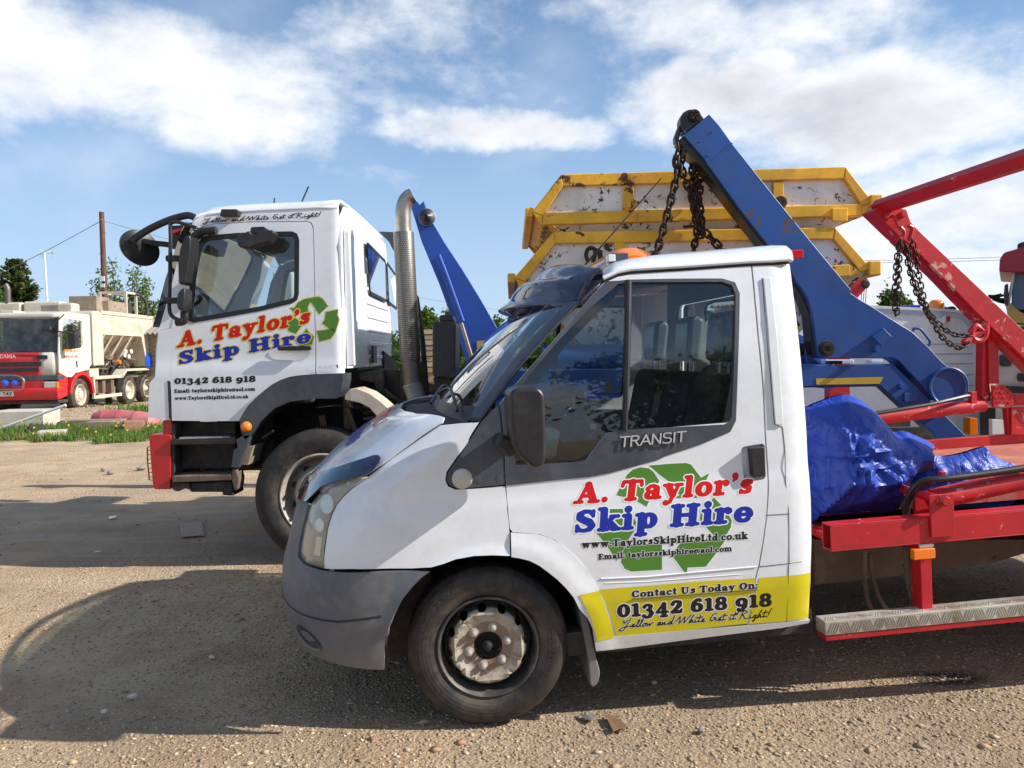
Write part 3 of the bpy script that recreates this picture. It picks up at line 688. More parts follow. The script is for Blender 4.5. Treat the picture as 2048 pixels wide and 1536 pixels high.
# ================================================================= SURFACE LETTERING
# letters are built from strokes (soft slab-serif) whose union is contoured on a fine grid
def _el(cx, cy, rx, ry, a0=0, a1=360, tk=1.9, tn=1.0, n=22):
    pts = []; rr = []
    for i in range(n+1):
        a = math.radians(a0+(a1-a0)*i/n); pts.append((cx+rx*math.cos(a), cy+ry*math.sin(a))); rr.append(tn+(tk-tn)*abs(math.cos(a))**1.5)
    return (pts, rr)
def _ln(*p, r=1.9): return (list(p), r)
def _sf(x, y, h=2.7): return ([(x-h, y), (x+h, y)], .95)
SERIF = {
 ' ': (6, []), '.': (5, [_ln((2.4, 1.7), (2.4, 1.75), r=1.75)]), ':': (5, [_ln((2.4, 1.7), (2.4, 1.75), r=1.7), _ln((2.4, 7.7), (2.4, 7.75), r=1.7)]),
 "'": (5, [([(2.6, 13.0), (3.0, 11.4), (1.6, 9.4)], [2.0, 1.5, .5])]),
 'o': (12, [_el(6, 5, 3.6, 4.0)]), 'c': (10.8, [_el(6, 5, 3.6, 4.0, 50, 312), _ln((8.1, 7.6), (8.2, 7.3), r=1.7)]),
 'e': (11.4, [_el(6, 5, 3.6, 4.0, 0, 315), _ln((3, 5.0), (9.2, 5.2), r=.85)]),
 'a': (12, [_ln((8.2, 7.4), (8.2, 1.7)), ([(2.6, 7.4), (4.0, 9), (6.2, 9.2), (8.2, 7.6)], [1.5, 1.0, 1.1, 1.7]), _el(4.9, 3.1, 2.5, 2.1, 0, 360, 1.7, .95), _ln((8.6, 1.1), (10.9, 1.1), r=.95)]),
 'd': (12.8, [_ln((9.0, 13.2), (9.0, 1.6)), _el(5.3, 4.8, 2.9, 3.8), _sf(7.6, 14.0, 1.7), _ln((9.4, 1), (11.4, 1.0), r=.95)]),
 'p': (13, [_ln((3.6, 8.6), (3.6, -3.2)), _el(7.7, 5, 3.0, 3.9), _sf(2.6, 9.0, 1.6), _sf(3.7, -3.6, 2.6)]),
 'h': (13.4, [_ln((3.4, 13.2), (3.4, 1.6)), _sf(2.2, 14.0, 1.4), _sf(3.4, .95, 2.4), ([(3.6, 7), (5.5, 9), (8, 9), (9.7, 7)], [.9, 1.0, 1.5, 1.9]), _ln((9.7, 7), (9.7, 1.7)), _sf(9.9, .95, 2.5)]),
 'n': (13.4, [_ln((3.4, 8.6), (3.4, 1.6)), _sf(2.2, 9.0, 1.4), _sf(3.4, .95, 2.4), ([(3.6, 7), (5.5, 9), (8, 9), (9.7, 7)], [.9, 1.0, 1.5, 1.9]), _ln((9.7, 7), (9.7, 1.7)), _sf(9.9, .95, 2.5)]),
 'm': (19.4, [_ln((3.4, 8.6), (3.4, 1.6)), _sf(2.2, 9.0, 1.4), _sf(3.4, .95, 2.2), ([(3.6, 7), (5.5, 9), (7.6, 9), (9.3, 7)], [.9, 1.0, 1.5, 1.9]), _ln((9.3, 7), (9.3, 1.7)), _sf(9.4, .95, 2.1),
               ([(9.6, 7), (11.5, 9), (13.8, 9), (15.6, 7)], [.9, 1.0, 1.5, 1.9]), _ln((15.6, 7), (15.6, 1.7)), _sf(15.8, .95, 2.4)]),
 'u': (13.2, [_ln((3.4, 8.6), (3.4, 3.4)), _sf(2.4, 9.05, 1.6), ([(3.4, 3.4), (4.6, 1.3), (7, 1.2), (9.4, 3)], [1.9, 1.3, 1.0, .9]), _ln((9.4, 8.6), (9.4, 1.6)), _sf(8.4, 9.05, 1.6), _ln((9.6, 1), (11.8, 1), r=.95)]),
 'i': (7, [_ln((3.4, 8.4), (3.4, 1.6)), _sf(2.5, 9.0, 1.6), _sf(3.4, .95, 2.4), _ln((3.2, 12.9), (3.2, 12.95), r=2.0)]),
 'l': (7, [_ln((3.4, 13.2), (3.4, 1.6)), _sf(2.5, 14.0, 1.6), _sf(3.4, .95, 2.4)]),
 'k': (13.4, [_ln((3.4, 13.2), (3.4, 1.6)), _sf(2.4, 14, 1.5), _sf(3.4, .95, 2.4), _ln((4.6, 4.6), (9.0, 8.8), r=1.1), _sf(9.4, 9.05, 2.0), _ln((6, 5.8), (9.8, 1.6), r=1.9), _sf(10.4, .95, 2.0)]),
 'r': (10.6, [_ln((3.4, 8.6), (3.4, 1.6)), _sf(2.4, 9.0, 1.5), _sf(3.8, .95, 2.8), ([(3.8, 6.8), (5.6, 8.8), (7.4, 9)], [.9, 1.1, 1.5]), _ln((8.0, 8.0), (8.1, 8.1), r=1.9)]),
 's': (10, [([(7.9, 8.4), (5.5, 9.1), (3.2, 8.2), (3.0, 6.7), (5.2, 5.4), (7.2, 4.0), (7.0, 2.0), (4.8, 1.0), (2.0, 1.9)], [1.2, 1.0, 1.4, 1.7, 1.9, 1.7, 1.5, 1.0, 1.2]), _ln((8.2, 8.8), (8.2, 7.4), r=.9), _ln((1.8, 1.0), (1.8, 2.6), r=.9)]),
 't': (8.6, [_ln((4, 12.2), (4, 2.8), r=1.8), _ln((1.5, 9.0), (7.0, 9.0), r=.95), ([(4, 2.6), (5, 1.3), (7.2, 1.8)], [1.7, 1.2, .8])]),
 'w': (18, [_ln((3.2, 8.6), (5.8, 1.8), r=1.8), _ln((5.8, 1.6), (8.6, 8.6), r=.95), _ln((8.8, 8.6), (11.6, 1.8), r=1.8), _ln((11.8, 1.6), (14.6, 8.6), r=.95), _sf(3, 9.05, 2.2), _sf(8.8, 9.05, 2.2), _sf(14.9, 9.05, 1.9)]),
 'y': (13, [_ln((3.4, 8.6), (6.8, 2.0), r=1.9), ([(10.0, 8.8), (7.0, 1.4), (5.4, -2.4), (3.4, -3.6)], [1.0, 1.1, 1.2, 1.2]), _sf(3.2, 9.05, 2.4), _sf(10.2, 9.05, 2.0), _ln((2.6, -2.9), (2.6, -3.0), r=1.6)]),
 'A': (17, [_ln((8.2, 13.0), (3.6, 1.6), r=1.0), _ln((8.4, 12.4), (12.6, 1.8), r=2.1), _ln((5, 4.9), (11.4, 4.9), r=.95), _sf(3.2, .95, 2.3), _sf(12.9, .95, 2.9), _ln((8.2, 13.0), (8.3, 13.0), r=1.4)]),
 'T': (15, [_ln((7.5, 12.6), (7.5, 1.6), r=2.1), _ln((2.0, 13.0), (13.0, 13.0), r=1.05), _ln((1.7, 13.0), (1.3, 10.2), r=1.0), _ln((13.3, 13.0), (13.7, 10.2), r=1.0), _sf(7.5, .95, 2.9)]),
 'S': (13, [([(10.4, 11.0), (8.6, 12.9), (5.6, 13.0), (3.3, 11.2), (3.4, 9.2), (5.8, 7.6), (8.6, 6.2), (10.2, 4.0), (9.2, 1.9), (6.2, .95), (3.6, 1.4), (2.2, 3.4)], [1.0, 1.0, 1.1, 1.8, 2.0, 2.0, 2.1, 1.9, 1.4, 1.0, 1.0, 1.0]), _ln((10.8, 13.2), (10.7, 9.9), r=.8), _ln((1.9, .9), (1.9, 4.4), r=.8)]),
 'H': (18, [_ln((4.3, 12.4), (4.3, 1.6), r=2.1), _ln((13.2, 12.4), (13.2, 1.6), r=2.1), _ln((4, 7.1), (13, 7.1), r=1.0), _sf(4.3, 13.0, 2.9), _sf(4.3, .95, 2.9), _sf(13.2, 13.0, 2.9), _sf(13.2, .95, 2.9)]),
 'L': (14, [_ln((4.3, 12.4), (4.3, 1.6), r=2.1), _sf(4.3, 13.0, 2.9), _ln((1.8, .95), (11.4, .95), r=1.0), _ln((11.8, .9), (12.2, 4.3), r=.9)]),
 'C': (15, [_el(8, 7, 5.0, 6.0, 42, 318, 2.2, 1.0), _ln((12.5, 12.8), (12.6, 9.6), r=.8), _ln((11.8, 3), (12.8, 4.4), r=.8)]),
 'E': (14, [_ln((4.3, 12.4), (4.3, 1.6), r=2.1), _ln((1.8, 13.0), (11.2, 13.0), r=1.0), _ln((1.8, .95), (11.6, .95), r=1.0), _ln((4, 7.1), (8.8, 7.1), r=.95), _ln((8.9, 5.3), (8.9, 8.9), r=.7), _ln((11.4, 13), (11.8, 10), r=.85), _ln((11.8, .9), (12.3, 4.2), r=.85)]),
 'U': (17, [_ln((4.3, 12.4), (4.3, 4.8), r=2.1), ([(4.3, 4.8), (5.6, 2), (8.6, 1.0), (11.6, 2.2), (12.6, 4.8)], [2.1, 1.7, 1.1, 1.0, 1.0]), _ln((12.6, 12.4), (12.6, 4.8), r=1.0), _sf(4.3, 13.0, 2.9), _sf(12.6, 13.0, 2.4)]),
 'O': (16, [_el(8, 7, 5.0, 6.0, 0, 360, 2.2, 1.0)]),
 '@': (16, [_el(8, 5.2, 6.2, 5.6, -60, 270, .8, .7), _el(7.4, 5.2, 2.4, 2.7, 0, 360, 1.1, .7), _ln((10.4, 8), (10.2, 3.4), r=.9), ([(10.2, 3.4), (12.4, 2.8), (14.1, 5)], .7)]),
 '0': (12.5, [_el(6.2, 6.4, 3.6, 5.4, 0, 360, 2.0, 1.0)]), '1': (9, [_ln((4.6, 10.8), (4.6, 1.6), r=2.0), _sf(4.6, .95, 2.9), _ln((1.6, 11.2), (4.6, 12.0), r=.9)]),
 '2': (12, [([(2.7, 9.4), (3.8, 11.4), (6.4, 11.9), (8.9, 10.4), (8.6, 7.6), (5.4, 4.4), (2.4, 1.6)], [1.8, 1.2, 1.1, 1.9, 2.0, 1.6, 1.0]), _ln((2.4, 1.5), (9.4, 1.4), r=1.5), _ln((10, 1.4), (10.6, 3.6), r=.8)]),
 '3': (12, [([(2.8, 8.6), (4, 10.2), (6.6, 10.4), (8.4, 8.8), (7.6, 6.4), (5.2, 5.4)], [1.6, 1.1, 1.1, 1.8, 1.5, .9]), ([(5.2, 5.4), (8, 4.8), (9, 2), (7.6, -1), (4.4, -2), (2.4, -.4)], [.9, 1.5, 2.0, 1.6, 1.0, 1.7])]),
 '4': (13, [_ln((8.0, 10.0), (8.0, -1.2), r=1.9), _ln((7.6, 10.4), (1.8, 2.4), r=.95), _ln((1.8, 2.2), (11.2, 2.2), r=1.0), _sf(8.0, -1.9, 2.6)]),
 '6': (12.5, [_el(6.2, 4.2, 3.5, 3.3, 0, 360, 2.0, 1.0), ([(2.8, 4.5), (3.4, 8.6), (6.0, 11.6), (9.0, 12.0)], [2.0, 1.9, 1.4, 1.0]), _ln((9, 11), (9.05, 11), r=1.5)]),
 '8': (12.5, [_el(6.2, 3.6, 3.6, 2.8, 0, 360, 1.9, .95), _el(6.2, 9.4, 3.1, 2.6, 0, 360, 1.8, .95)]),
 '9': (12.5, [_el(6.2, 6.0, 3.5, 3.3, 0, 360, 2.0, 1.0), ([(9.6, 5.8), (9.2, 1.6), (6.6, -1.6), (3.4, -2.0)], [2.0, 1.9, 1.4, 1.0]), _ln((3.4, -1.0), (3.45, -1.0), r=1.5)]),
}
def _s(*p, r=.9): return (list(p), r)
PLAIN = {' ': (6, []),
 'T': (11, [_s((.6, 13), (10.4, 13)), _s((5.5, 13), (5.5, 0))]), 'R': (11, [_s((1.5, 0), (1.5, 13), (7, 13), (9, 11.4), (9, 8.6), (7, 7), (1.5, 7)), _s((5.5, 7), (9.6, 0))]),
 'A': (12, [_s((.8, 0), (6, 13), (11.2, 0)), _s((2.6, 4.4), (9.4, 4.4))]), 'N': (12, [_s((1.5, 0), (1.5, 13), (10, 0), (10, 13))]),
 'S': (11, [_s((9.4, 12), (7, 13), (3, 13), (1.4, 11.4), (1.4, 8.6), (3, 7), (8, 6.2), (9.6, 4.6), (9.6, 1.8), (8, 0), (3, 0), (1, 1))]),
 'I': (4, [_s((2, 0), (2, 13))]), 'C': (11, [_s((9.6, 11.4), (7.6, 13), (3.4, 13), (1.4, 10.8), (1.4, 2.2), (3.4, 0), (7.6, 0), (9.6, 1.6))]),
 'Y': (11, [_s((.8, 13), (5.5, 6.6), (10.2, 13)), _s((5.5, 6.6), (5.5, 0))]), 'G': (11, [_s((9.6, 11.4), (7.6, 13), (3.4, 13), (1.4, 10.8), (1.4, 2.2), (3.4, 0), (7.6, 0), (9.6, 1.6), (9.6, 6), (6, 6))]),
 'M': (14, [_s((1.5, 0), (1.5, 13), (7, 4), (12.5, 13), (12.5, 0))]), 'E': (10, [_s((9, 13), (1.5, 13), (1.5, 0), (9, 0)), _s((1.5, 6.8), (8, 6.8))]), 'L': (9, [_s((1.5, 13), (1.5, 0), (8.4, 0))]),
 'O': (12, [_s((3.4, 0), (1.4, 2.2), (1.4, 10.8), (3.4, 13), (8, 13), (10, 10.8), (10, 2.2), (8, 0), (3.4, 0))]), 'D': (12, [_s((1.5, 0), (1.5, 13), (7, 13), (10, 10), (10, 3), (7, 0), (1.5, 0))]),
 'Z': (11, [_s((1, 13), (10, 13), (1, 0), (10, 0))]), '0': (11, [_s((3.4, 0), (1.4, 2.2), (1.4, 10.8), (3.4, 13), (7.4, 13), (9.4, 10.8), (9.4, 2.2), (7.4, 0), (3.4, 0))]),
 '8': (11, [_s((3.4, 7), (1.4, 9), (1.6, 11.6), (3.4, 13), (7.4, 13), (9.2, 11.6), (9.4, 9), (7.4, 7), (3.4, 7), (1.2, 4.6), (1.4, 1.6), (3.4, 0), (7.4, 0), (9.4, 1.6), (9.6, 4.6), (7.4, 7))]),
 '4': (11, [_s((8, 0), (8, 13), (1, 4), (10.5, 4))]), '2': (11, [_s((1.4, 10.6), (3.4, 13), (7.4, 13), (9.4, 10.8), (8.6, 8), (1.2, 0), (9.8, 0))]), '3': (11, [_s((1.4, 12), (4, 13), (7.6, 13), (9.2, 10.4), (7.4, 7.2), (4.4, 7)), _s((7.4, 7.2), (9.8, 4), (8, .6), (4, 0), (1, 1.2))]),
 '7': (11, [_s((1, 13), (9.8, 13), (4, 0))]), '1': (7, [_s((1.4, 10.6), (4, 13), (4, 0))]), '6': (11, [_s((9, 12.4), (6.4, 13), (3.4, 12), (1.4, 8), (1.4, 2.4), (3.4, 0), (7.4, 0), (9.4, 2), (9.4, 5.4), (7.4, 7.6), (3.4, 7.4), (1.5, 5))]),
 '5': (11, [_s((9, 13), (2, 13), (1.6, 7.6), (6.6, 8), (9.4, 5.6), (9.2, 2), (7, 0), (3, 0), (1, 1.2))]),
 'K': (11, [_s((1.5, 0), (1.5, 13)), _s((9.4, 13), (1.5, 5.4)), _s((4.2, 7.8), (10, 0))]), 'P': (11, [_s((1.5, 0), (1.5, 13), (7, 13), (9.4, 11), (9.4, 8), (7, 6), (1.5, 6))]), 'H': (12, [_s((1.5, 0), (1.5, 13)), _s((10, 0), (10, 13)), _s((1.5, 6.8), (10, 6.8))]),
}
# handwriting: one long pen line per letter, slanted
SCRIPT = {' ': (6, []),
 'Y': (15, [_s((3, 12), (2.6, 9), (5, 7.6), (9, 12)), _s((13, 14.5), (9, 6), (4, -3), (0, -4), (-2.5, -2), (3, 1.5), (10, 2), (16, 3))]), 'e': (6.4, [_s((-.5, 1.6), (3.4, 3), (4.4, 5.2), (2.6, 5.6), (1.3, 3), (2.2, .6), (6.4, 1.8))]),
 'l': (4.8, [_s((-.5, 1.4), (4.0, 7), (5.2, 11.6), (3.6, 11), (1.7, 3), (2.4, .5), (5.2, 1.8))]), 'o': (7, [_s((4, 5.4), (1.8, 4.4), (1.4, 1.4), (3.2, .4), (5.2, 2.6), (4.4, 5.2), (7.4, 4.8))]),
 'w': (9, [_s((.2, 5), (1, .6), (4, 4.6), (4.4, .6), (7.6, 5.4), (9.4, 5.4))]), 'a': (7.8, [_s((5, 5), (2.4, 5), (1, 1.8), (2.4, .4), (5.6, 5.2), (5, .8), (8, 1.6))]), 'n': (8.6, [_s((.4, 5.2), (.6, .4), (4, 5), (4.2, .6), (8.6, 2))]),
 'd': (8.6, [_s((5, 5), (2.2, 4.6), (1, 1.6), (2.4, .4), (6, 5), (9.4, 13.6), (5.4, 2), (6, .6), (8.6, 1.6))]), 'W': (18, [_s((-3, 4), (3, 11.5), (3.2, 1), (10.4, 11), (9.8, 1), (19, 13))]),
 'h': (8, [_s((-.5, 1.4), (5.4, 12.4), (3.4, 10), (.6, .4), (4.4, 5), (4.4, .8), (8, 2))]), 'i': (4.4, [_s((.4, 5), (.6, .8), (4.4, 2)), _s((1.8, 8.4), (2.6, 8.6))]), 't': (5.4, [_s((3.4, 11.4), (1, 1), (5.4, 2)), _s((-1.4, 7.4), (7.4, 8.4))]),
 'G': (13, [_s((10, 12), (5, 11.6), (1.2, 5), (3, .8), (7.4, 3), (9, 6), (5.4, 6.2)), _s((9, 6.2), (10.6, .6))]), 'R': (15, [_s((3.8, 12), (0, 0)), _s((-7, 9), (-2, 12.6), (7, 13.4), (10.5, 10.6), (3.4, 6.6), (9, .6), (14, 1.6))]),
 'g': (7.6, [_s((4.8, 5.2), (2, 4.6), (1.4, 1.6), (3.4, .8), (5.6, 5.2), (3, -4.4), (.6, -3.6), (7.6, 2))]), '!': (6, [_s((6.4, 13.6), (2.6, 3.4)), _s((1.4, .4), (1.7, .6))]),
}
_cache = {}
def glyph(font, ch, grow, h):
    """contour the union of the strokes: returns (verts, faces) in letter units"""
    key = (id(font), ch, grow, h)
    if key in _cache: return _cache[key]
    _, strokes = font[ch]
    if not strokes: return ([], [])
    A = []; Bq = []; RA = []; RB = []
    for pts, r in strokes:
        rr = r if isinstance(r, (list, tuple)) else [r]*len(pts)
        for i in range(len(pts)-1): A.append(pts[i]); Bq.append(pts[i+1]); RA.append(rr[i]); RB.append(rr[i+1])
    A = np.array(A, float); Bq = np.array(Bq, float); RA = np.array(RA)+grow; RB = np.array(RB)+grow
    mx = max(RA.max(), RB.max())+h*1.5
    x0, y0 = np.minimum(A, Bq).min(0)-mx; x1, y1 = np.maximum(A, Bq).max(0)+mx
    xs = np.arange(x0, x1+h, h); ys = np.arange(y0, y1+h, h); GX, GY = np.meshgrid(xs, ys)
    P = np.stack([GX, GY], -1)[..., None, :]; d = Bq-A; L2 = np.maximum((d**2).sum(-1), 1e-9)
    t = np.clip(((P-A)*d).sum(-1)/L2, 0, 1); q = np.linalg.norm(P-A-d*t[..., None], axis=-1)-(RA+(RB-RA)*t); S = q.min(-1)
    V = []; F = []; idx = {}
    def vid(k, p):
        if k not in idx: idx[k] = len(V); V.append(p)
        return idx[k]
    ny, nx = S.shape
    inside = S < 0
    for j in range(ny-1):
        i = 0
        while i < nx-1:
            c = inside[j, i], inside[j, i+1], inside[j+1, i+1], inside[j+1, i]
            if not any(c): i += 1; continue
            if all(c):
                k = i
                while k+1 < nx-1 and inside[j, k+2] and inside[j+1, k+2]: k += 1
                F.append((vid(('p', i, j), (xs[i], ys[j])), vid(('p', k+1, j), (xs[k+1], ys[j])), vid(('p', k+1, j+1), (xs[k+1], ys[j+1])), vid(('p', i, j+1), (xs[i], ys[j+1])))); i = k+1; continue
            cor = [(i, j), (i+1, j), (i+1, j+1), (i, j+1)]; poly = []
            for a in range(4):
                p, r_ = cor[a], cor[(a+1) % 4]; sp, sr = S[p[1], p[0]], S[r_[1], r_[0]]
                if sp < 0: poly.append(vid(('p',)+p, (xs[p[0]], ys[p[1]])))
                if (sp < 0) != (sr < 0):
                    f_ = sp/(sp-sr); e = ('e',)+tuple(sorted((p, r_))); poly.append(vid(e, (xs[p[0]]+(xs[r_[0]]-xs[p[0]])*f_, ys[p[1]]+(ys[r_[1]]-ys[p[1]])*f_)))
            if len(poly) >= 3: F.append(tuple(poly))
            i += 1
    _cache[key] = (V, F); return V, F
def typeset(text, font, grow=0, h=.45, track=0):
    V = []; F = []; x = 0
    for ch in text:
        gv, gf = glyph(font, ch, grow, h); k = len(V); V += [(a+x, b) for a, b in gv]; F += [tuple(i+k for i in f) for f in gf]; x += font[ch][0]+track
    return V, F, x
def lettering(name, text, font, bl, br, tl, fn, cap, mat, parent, off, grow=0, h=.45, label=None, track=0, thick=0):
    """bl, br, tl: baseline left, baseline right, cap-height left, all in the panel's own 2D coordinates"""
    V, F, wd = typeset(text, font, grow, h, track); x0 = min(v[0] for v in typeset(text, font, 0, h, track)[0]); x1 = max(v[0] for v in typeset(text, font, 0, h, track)[0])
    ex = np.array(br)-np.array(bl); ey = np.array(tl)-np.array(bl); P = []
    for a, b in V:
        q = np.array(bl)+ex*((a-x0)/(x1-x0))+ey*(b/cap); p = fn(q[0], q[1]); P.append((p[0], p[1]-off, p[2]))
    return M().add(P, F).obj(name, mat, parent, 0, solid=thick, label=label, soff=1)
# ================================================================= WHITE PICKUP WITH SMALL SKIP LOADER
# wheel centre paint: cream swell, brown inner ring, dark grimy rim flange
CREAMR, b, p, tc = newmat('grimy_wheel_disc')
s = b.sep(tc); rad = b.m('SQRT', b.m('ADD', b.m('MULTIPLY', s[0], s[0]), b.m('MULTIPLY', s[2], s[2])))
n = b.noise(tc, 16, 7, .7, .5); nr = b.m('ADD', rad, b.m('MULTIPLY', b.m('SUBTRACT', n, .5), .018))
c = b.mix(b.step(n, .45, .62), (.40, .36, .285), (.27, .21, .15))
c = b.mix(b.step(nr, .112, .098), c, (.24, .17, .12)); c = b.mix(b.step(nr, .157, .166), c, (.035, .031, .028))
c = b.mix(b.step(b.noise(b.mapv(tc, (1, 1, 2.5)), 26, 6, .75), .60, .70), c, (.18, .11, .065))
b.put(p.inputs['Base Color'], c); p.inputs['Roughness'].default_value = .6; bump(b, p, n, .2, .004)
VF = Frame(gpt(977, 1463), 6, .042)
VM = Matrix(VF.mat())
VAN = thing('skip_loader_van', 'white pickup van in front with red skip loader frame and yellow contact band', 'van', VM)
VW = 1.97
def tumble(z):
    z = np.asarray(z, float)
    t = np.where(z < .5, (.5-z)*.10, 0)+.13*np.maximum(z-1.0, 0)**2.2
    return t
def DS(u, z):
    # door and cab side: slight outward swell and one pressed swage line
    base = float(tumble(z)) + .010*(1-math.exp(-((z-.80)/.35)**2)) - .004
    sw = .010/(1+math.exp(-(z-(.955+.02*u))/.014)) if z < 1.12 else .010
    lo = -.006/(1+math.exp((z-(.86+.05*u))/.016))
    return base+sw+lo
def fS(a, b): return (a, DS(a, b), b)
# nose: superelliptic plan whose tip follows the bonnet profile
_sil = [VF.w(x, y, .5) for x, y in ((605, 1276), (582, 1239), (573, 1195), (571, 1160), (572, 1126), (582, 1072), (592, 1027), (600, 1005), (626, 953), (664, 913), (703, 886), (772, 837), (837, 812))]
_nz = [.15, .20]+[float(q[2]) for q in _sil]; _nz += [_nz[-1]+.031, _nz[-1]+.061]
_nu = [float(_sil[0][0])+.09, float(_sil[0][0])+.06]+[float(q[0])-.03 for q in _sil]; _nu += [_nu[-1]+.135, _nu[-1]+.335]
NL = .52; NBW = .985; NN = 2.5
def ntip(z): return float(np.interp(z, _nz, _nu))
def nface(u, z):
    """depth of the skin at (u,z); None ahead of the nose"""
    t = (ntip(z)+NL-u)/NL
    if t >= 1: return None
    w = 0 if t <= 0 else NBW*(1-(1-t**NN)**(1/NN))
    return w+(DS(u, z) if z < 1.4 else .2)*(1 if t <= 0 else max(0, 1-t))
def ninside(p):
    u, w, z = p
    if z > 1.40: return False
    w = min(w, VW-w); d = nface(u, z); return d is not None and w > d
def nhit(px, py):
    d = VF.A @ ray(px, py); e = VF.eye; t = (-.10-e[1])/d[1]; best = None; s = .006; te = t+1.6
    while t < te:
        if ninside(e+d*t):
            a, b = t-s, t
            for _ in range(12):
                m = (a+b)/2
                if ninside(e+d*m): b = m
                else: a = m
            return e+d*b
        t += s
    # silhouette: closest approach
    best = None
    for k in range(260):
        q = e+d*((-.1-e[1])/d[1]+k*.006); f_ = nface(q[0], q[2]) if q[2] < 1.4 else None
        v = (ntip(q[2])-q[0]) if f_ is None else 0
        if best is None or v < best[0]: best = (v, q)
    return best[1]
QK = .7
def nq(p):
    u, w, z = p; t = (ntip(z)+NL-u)/NL
    if t <= 0: return (u-(ntip(z)+NL), z)
    t = min(t, 1); return (-math.asin(t**(NN/2))*QK, z)
def fN(q, z, off=0):
    if q >= 0:
        u = ntip(z)+NL+q; rr_ = math.hypot(u-.015, z-.34); lip = .013*math.exp(-(max(0, rr_-.405)/.032)**2) if rr_ < .6 else 0
        return (u, DS(u, z)-off-lip, z)
    ph = min(-q/QK, math.pi/2); t = math.sin(ph)**(2/NN); w = NBW*(1-math.cos(ph)**(2/NN)); u = ntip(z)+NL-t*NL
    w = w+DS(u, z)*(1-t)
    # outward offset direction in plan
    return (u-off*math.sin(ph), w-off*math.cos(ph), z+off*.3*math.sin(ph))
def NQ(pts): return [tuple(nq(nhit(p[0], p[1])))+tuple(p[2:]) for p in pts]
def z1(X, Y): return (540+X/4.042, 780+Y/4.042)
def z2(X, Y): return (560+X/3.0118, 1060+Y/3.0118)
def z3(X, Y): return (980+X/3.103, 480+Y/3.103)
def z4(X, Y): return (1120+X/3.491, 880+Y/3.491)

# ---- front wing
wing_top = [z1(1380, 285), z1(1550, 268), z1(1690, 262)]
wing = [z1(1690, 262), z1(1610, 390), z1(1540, 505), z1(1470, 600), z1(1428, 660), z1(1416, 725), z1(1440, 780), z1(1500, 806), z1(1640, 800), z1(1780, 790), z1(1900, 778),
        z1(1915, 900), z1(1930, 1060), z1(1938, 1200), z1(1940, 1335), z1(1800, 1330), z1(1650, 1335), z1(1500, 1362), z1(1400, 1400), z1(1300, 1430),
        z1(1150, 1442), z1(900, 1444), z1(650, 1446), z1(432, 1442), z1(445, 1300), z1(468, 1130), z1(505, 1010), z1(545, 925), z1(600, 860), z1(700, 775), z1(810, 690), z1(905, 620), z1(1000, 545), z1(1200, 405)]+wing_top[:2]
wq = NQ(wing)
sheet('front_wing', [rounded([w+(0,) for w in wq])], lambda q, z: fN(q, z), WHITE, VAN, (.035, .025), .018, .003, far=VW, smooth=60)
# ---- headlight: outer lens plus reflector bowl behind it
hl = [z1(440, 1440), z1(370, 1425), z1(290, 1395), z1(246, 1345), z1(262, 1200), z1(300, 1040), z1(335, 920), z1(390, 850), z1(480, 790), z1(640, 722), z1(790, 700), z1(700, 768), z1(598, 850), z1(538, 925), z1(497, 1010), z1(460, 1130), z1(436, 1300)]
hq = NQ(hl)
LENS, b, p, tc = newmat('aged_headlight_lens')
b.put(p.inputs['Base Color'], b.mix(b.step(b.noise(tc, 5, 5, .6), .4, .65), (.74, .70, .58), (.58, .52, .39))); p.inputs['Roughness'].default_value = .12
p.inputs['Transmission Weight'].default_value = .5; p.inputs['IOR'].default_value = 1.2; p.inputs['Coat Weight'].default_value = .6
HO = sheet('headlight', [hq], lambda q, z: fN(q, z, .002), LENS, VAN, .04, .004, 0, smooth=60)
_c = np.mean([fN(*q) for q in hq], axis=0)
mm = M()
for k, (dz, r_, du) in enumerate(((.055, .055, .0), (-.055, .062, -.01))):
    cx = (_c[0]+.035+du, _c[1]+.085, _c[2]+dz); mm.lathe([(r_, -.03), (r_*.8, -.004), (r_*.45, .02), (.006, .03)], cx, 20)
mm.obj('reflector', CHROME, HO, 60)
M().grid([[tuple(np.array(fN(q, z))+(0.02, .10, 0)) for q in np.linspace(-.7, -.02, 8)] for z in np.linspace(.76, 1.04, 6)]).obj('lamp_housing', GALV, HO)
sheet('headlight', [hq], lambda q, z: (fN(q, z, .002)[0], VW-fN(q, z, .002)[1], z), LENS, VAN, .05, 0, 0, smooth=60)
LREF = paint('lamp_bowl', (.66, .63, .54), .22, .25, dirt=(.5, .45, .36), damt=.7, dscale=30); LAMB = paint('faded_indicator', (.60, .52, .39), .2, coat=.5)
def lpatch(name, pts, mat):
    sheet(name, [NQ(pts)], lambda q, z: fN(q, z, .0034), mat, HO, .03, 0, 0, smooth=60)
lpatch('lamp_bowl', [(655+13*math.cos(a), 1008+20*math.sin(a)) for a in np.linspace(0, 6.28, 15)[:-1]], LREF)
lpatch('lamp_bowl', [(640+9*math.cos(a), 1050+14*math.sin(a)) for a in np.linspace(0, 6.28, 13)[:-1]], LREF)
lpatch('indicator_panel', [(634, 1074), (646, 1073), (641, 1112), (629, 1110)], LAMB)
# ---- bumper (runs across the nose) and its upright beside the lamp
QE = -QK*math.pi/2
bt = NQ([z2(900, 240), z2(600, 247), z2(272, 242), z2(160, 205), z2(112, 168)])
bl_ = NQ([z1(246, 1345), z1(262, 1200), z1(300, 1040), z1(333, 915)])
br_ = NQ([z2(630, 832), z2(632, 760), z2(632, 700), z2(655, 575), z2(690, 490), z2(725, 418), z2(785, 340), z2(850, 275)])
zb = NQ([z2(630, 832), z2(520, 828), z2(400, 810), z2(320, 787)])

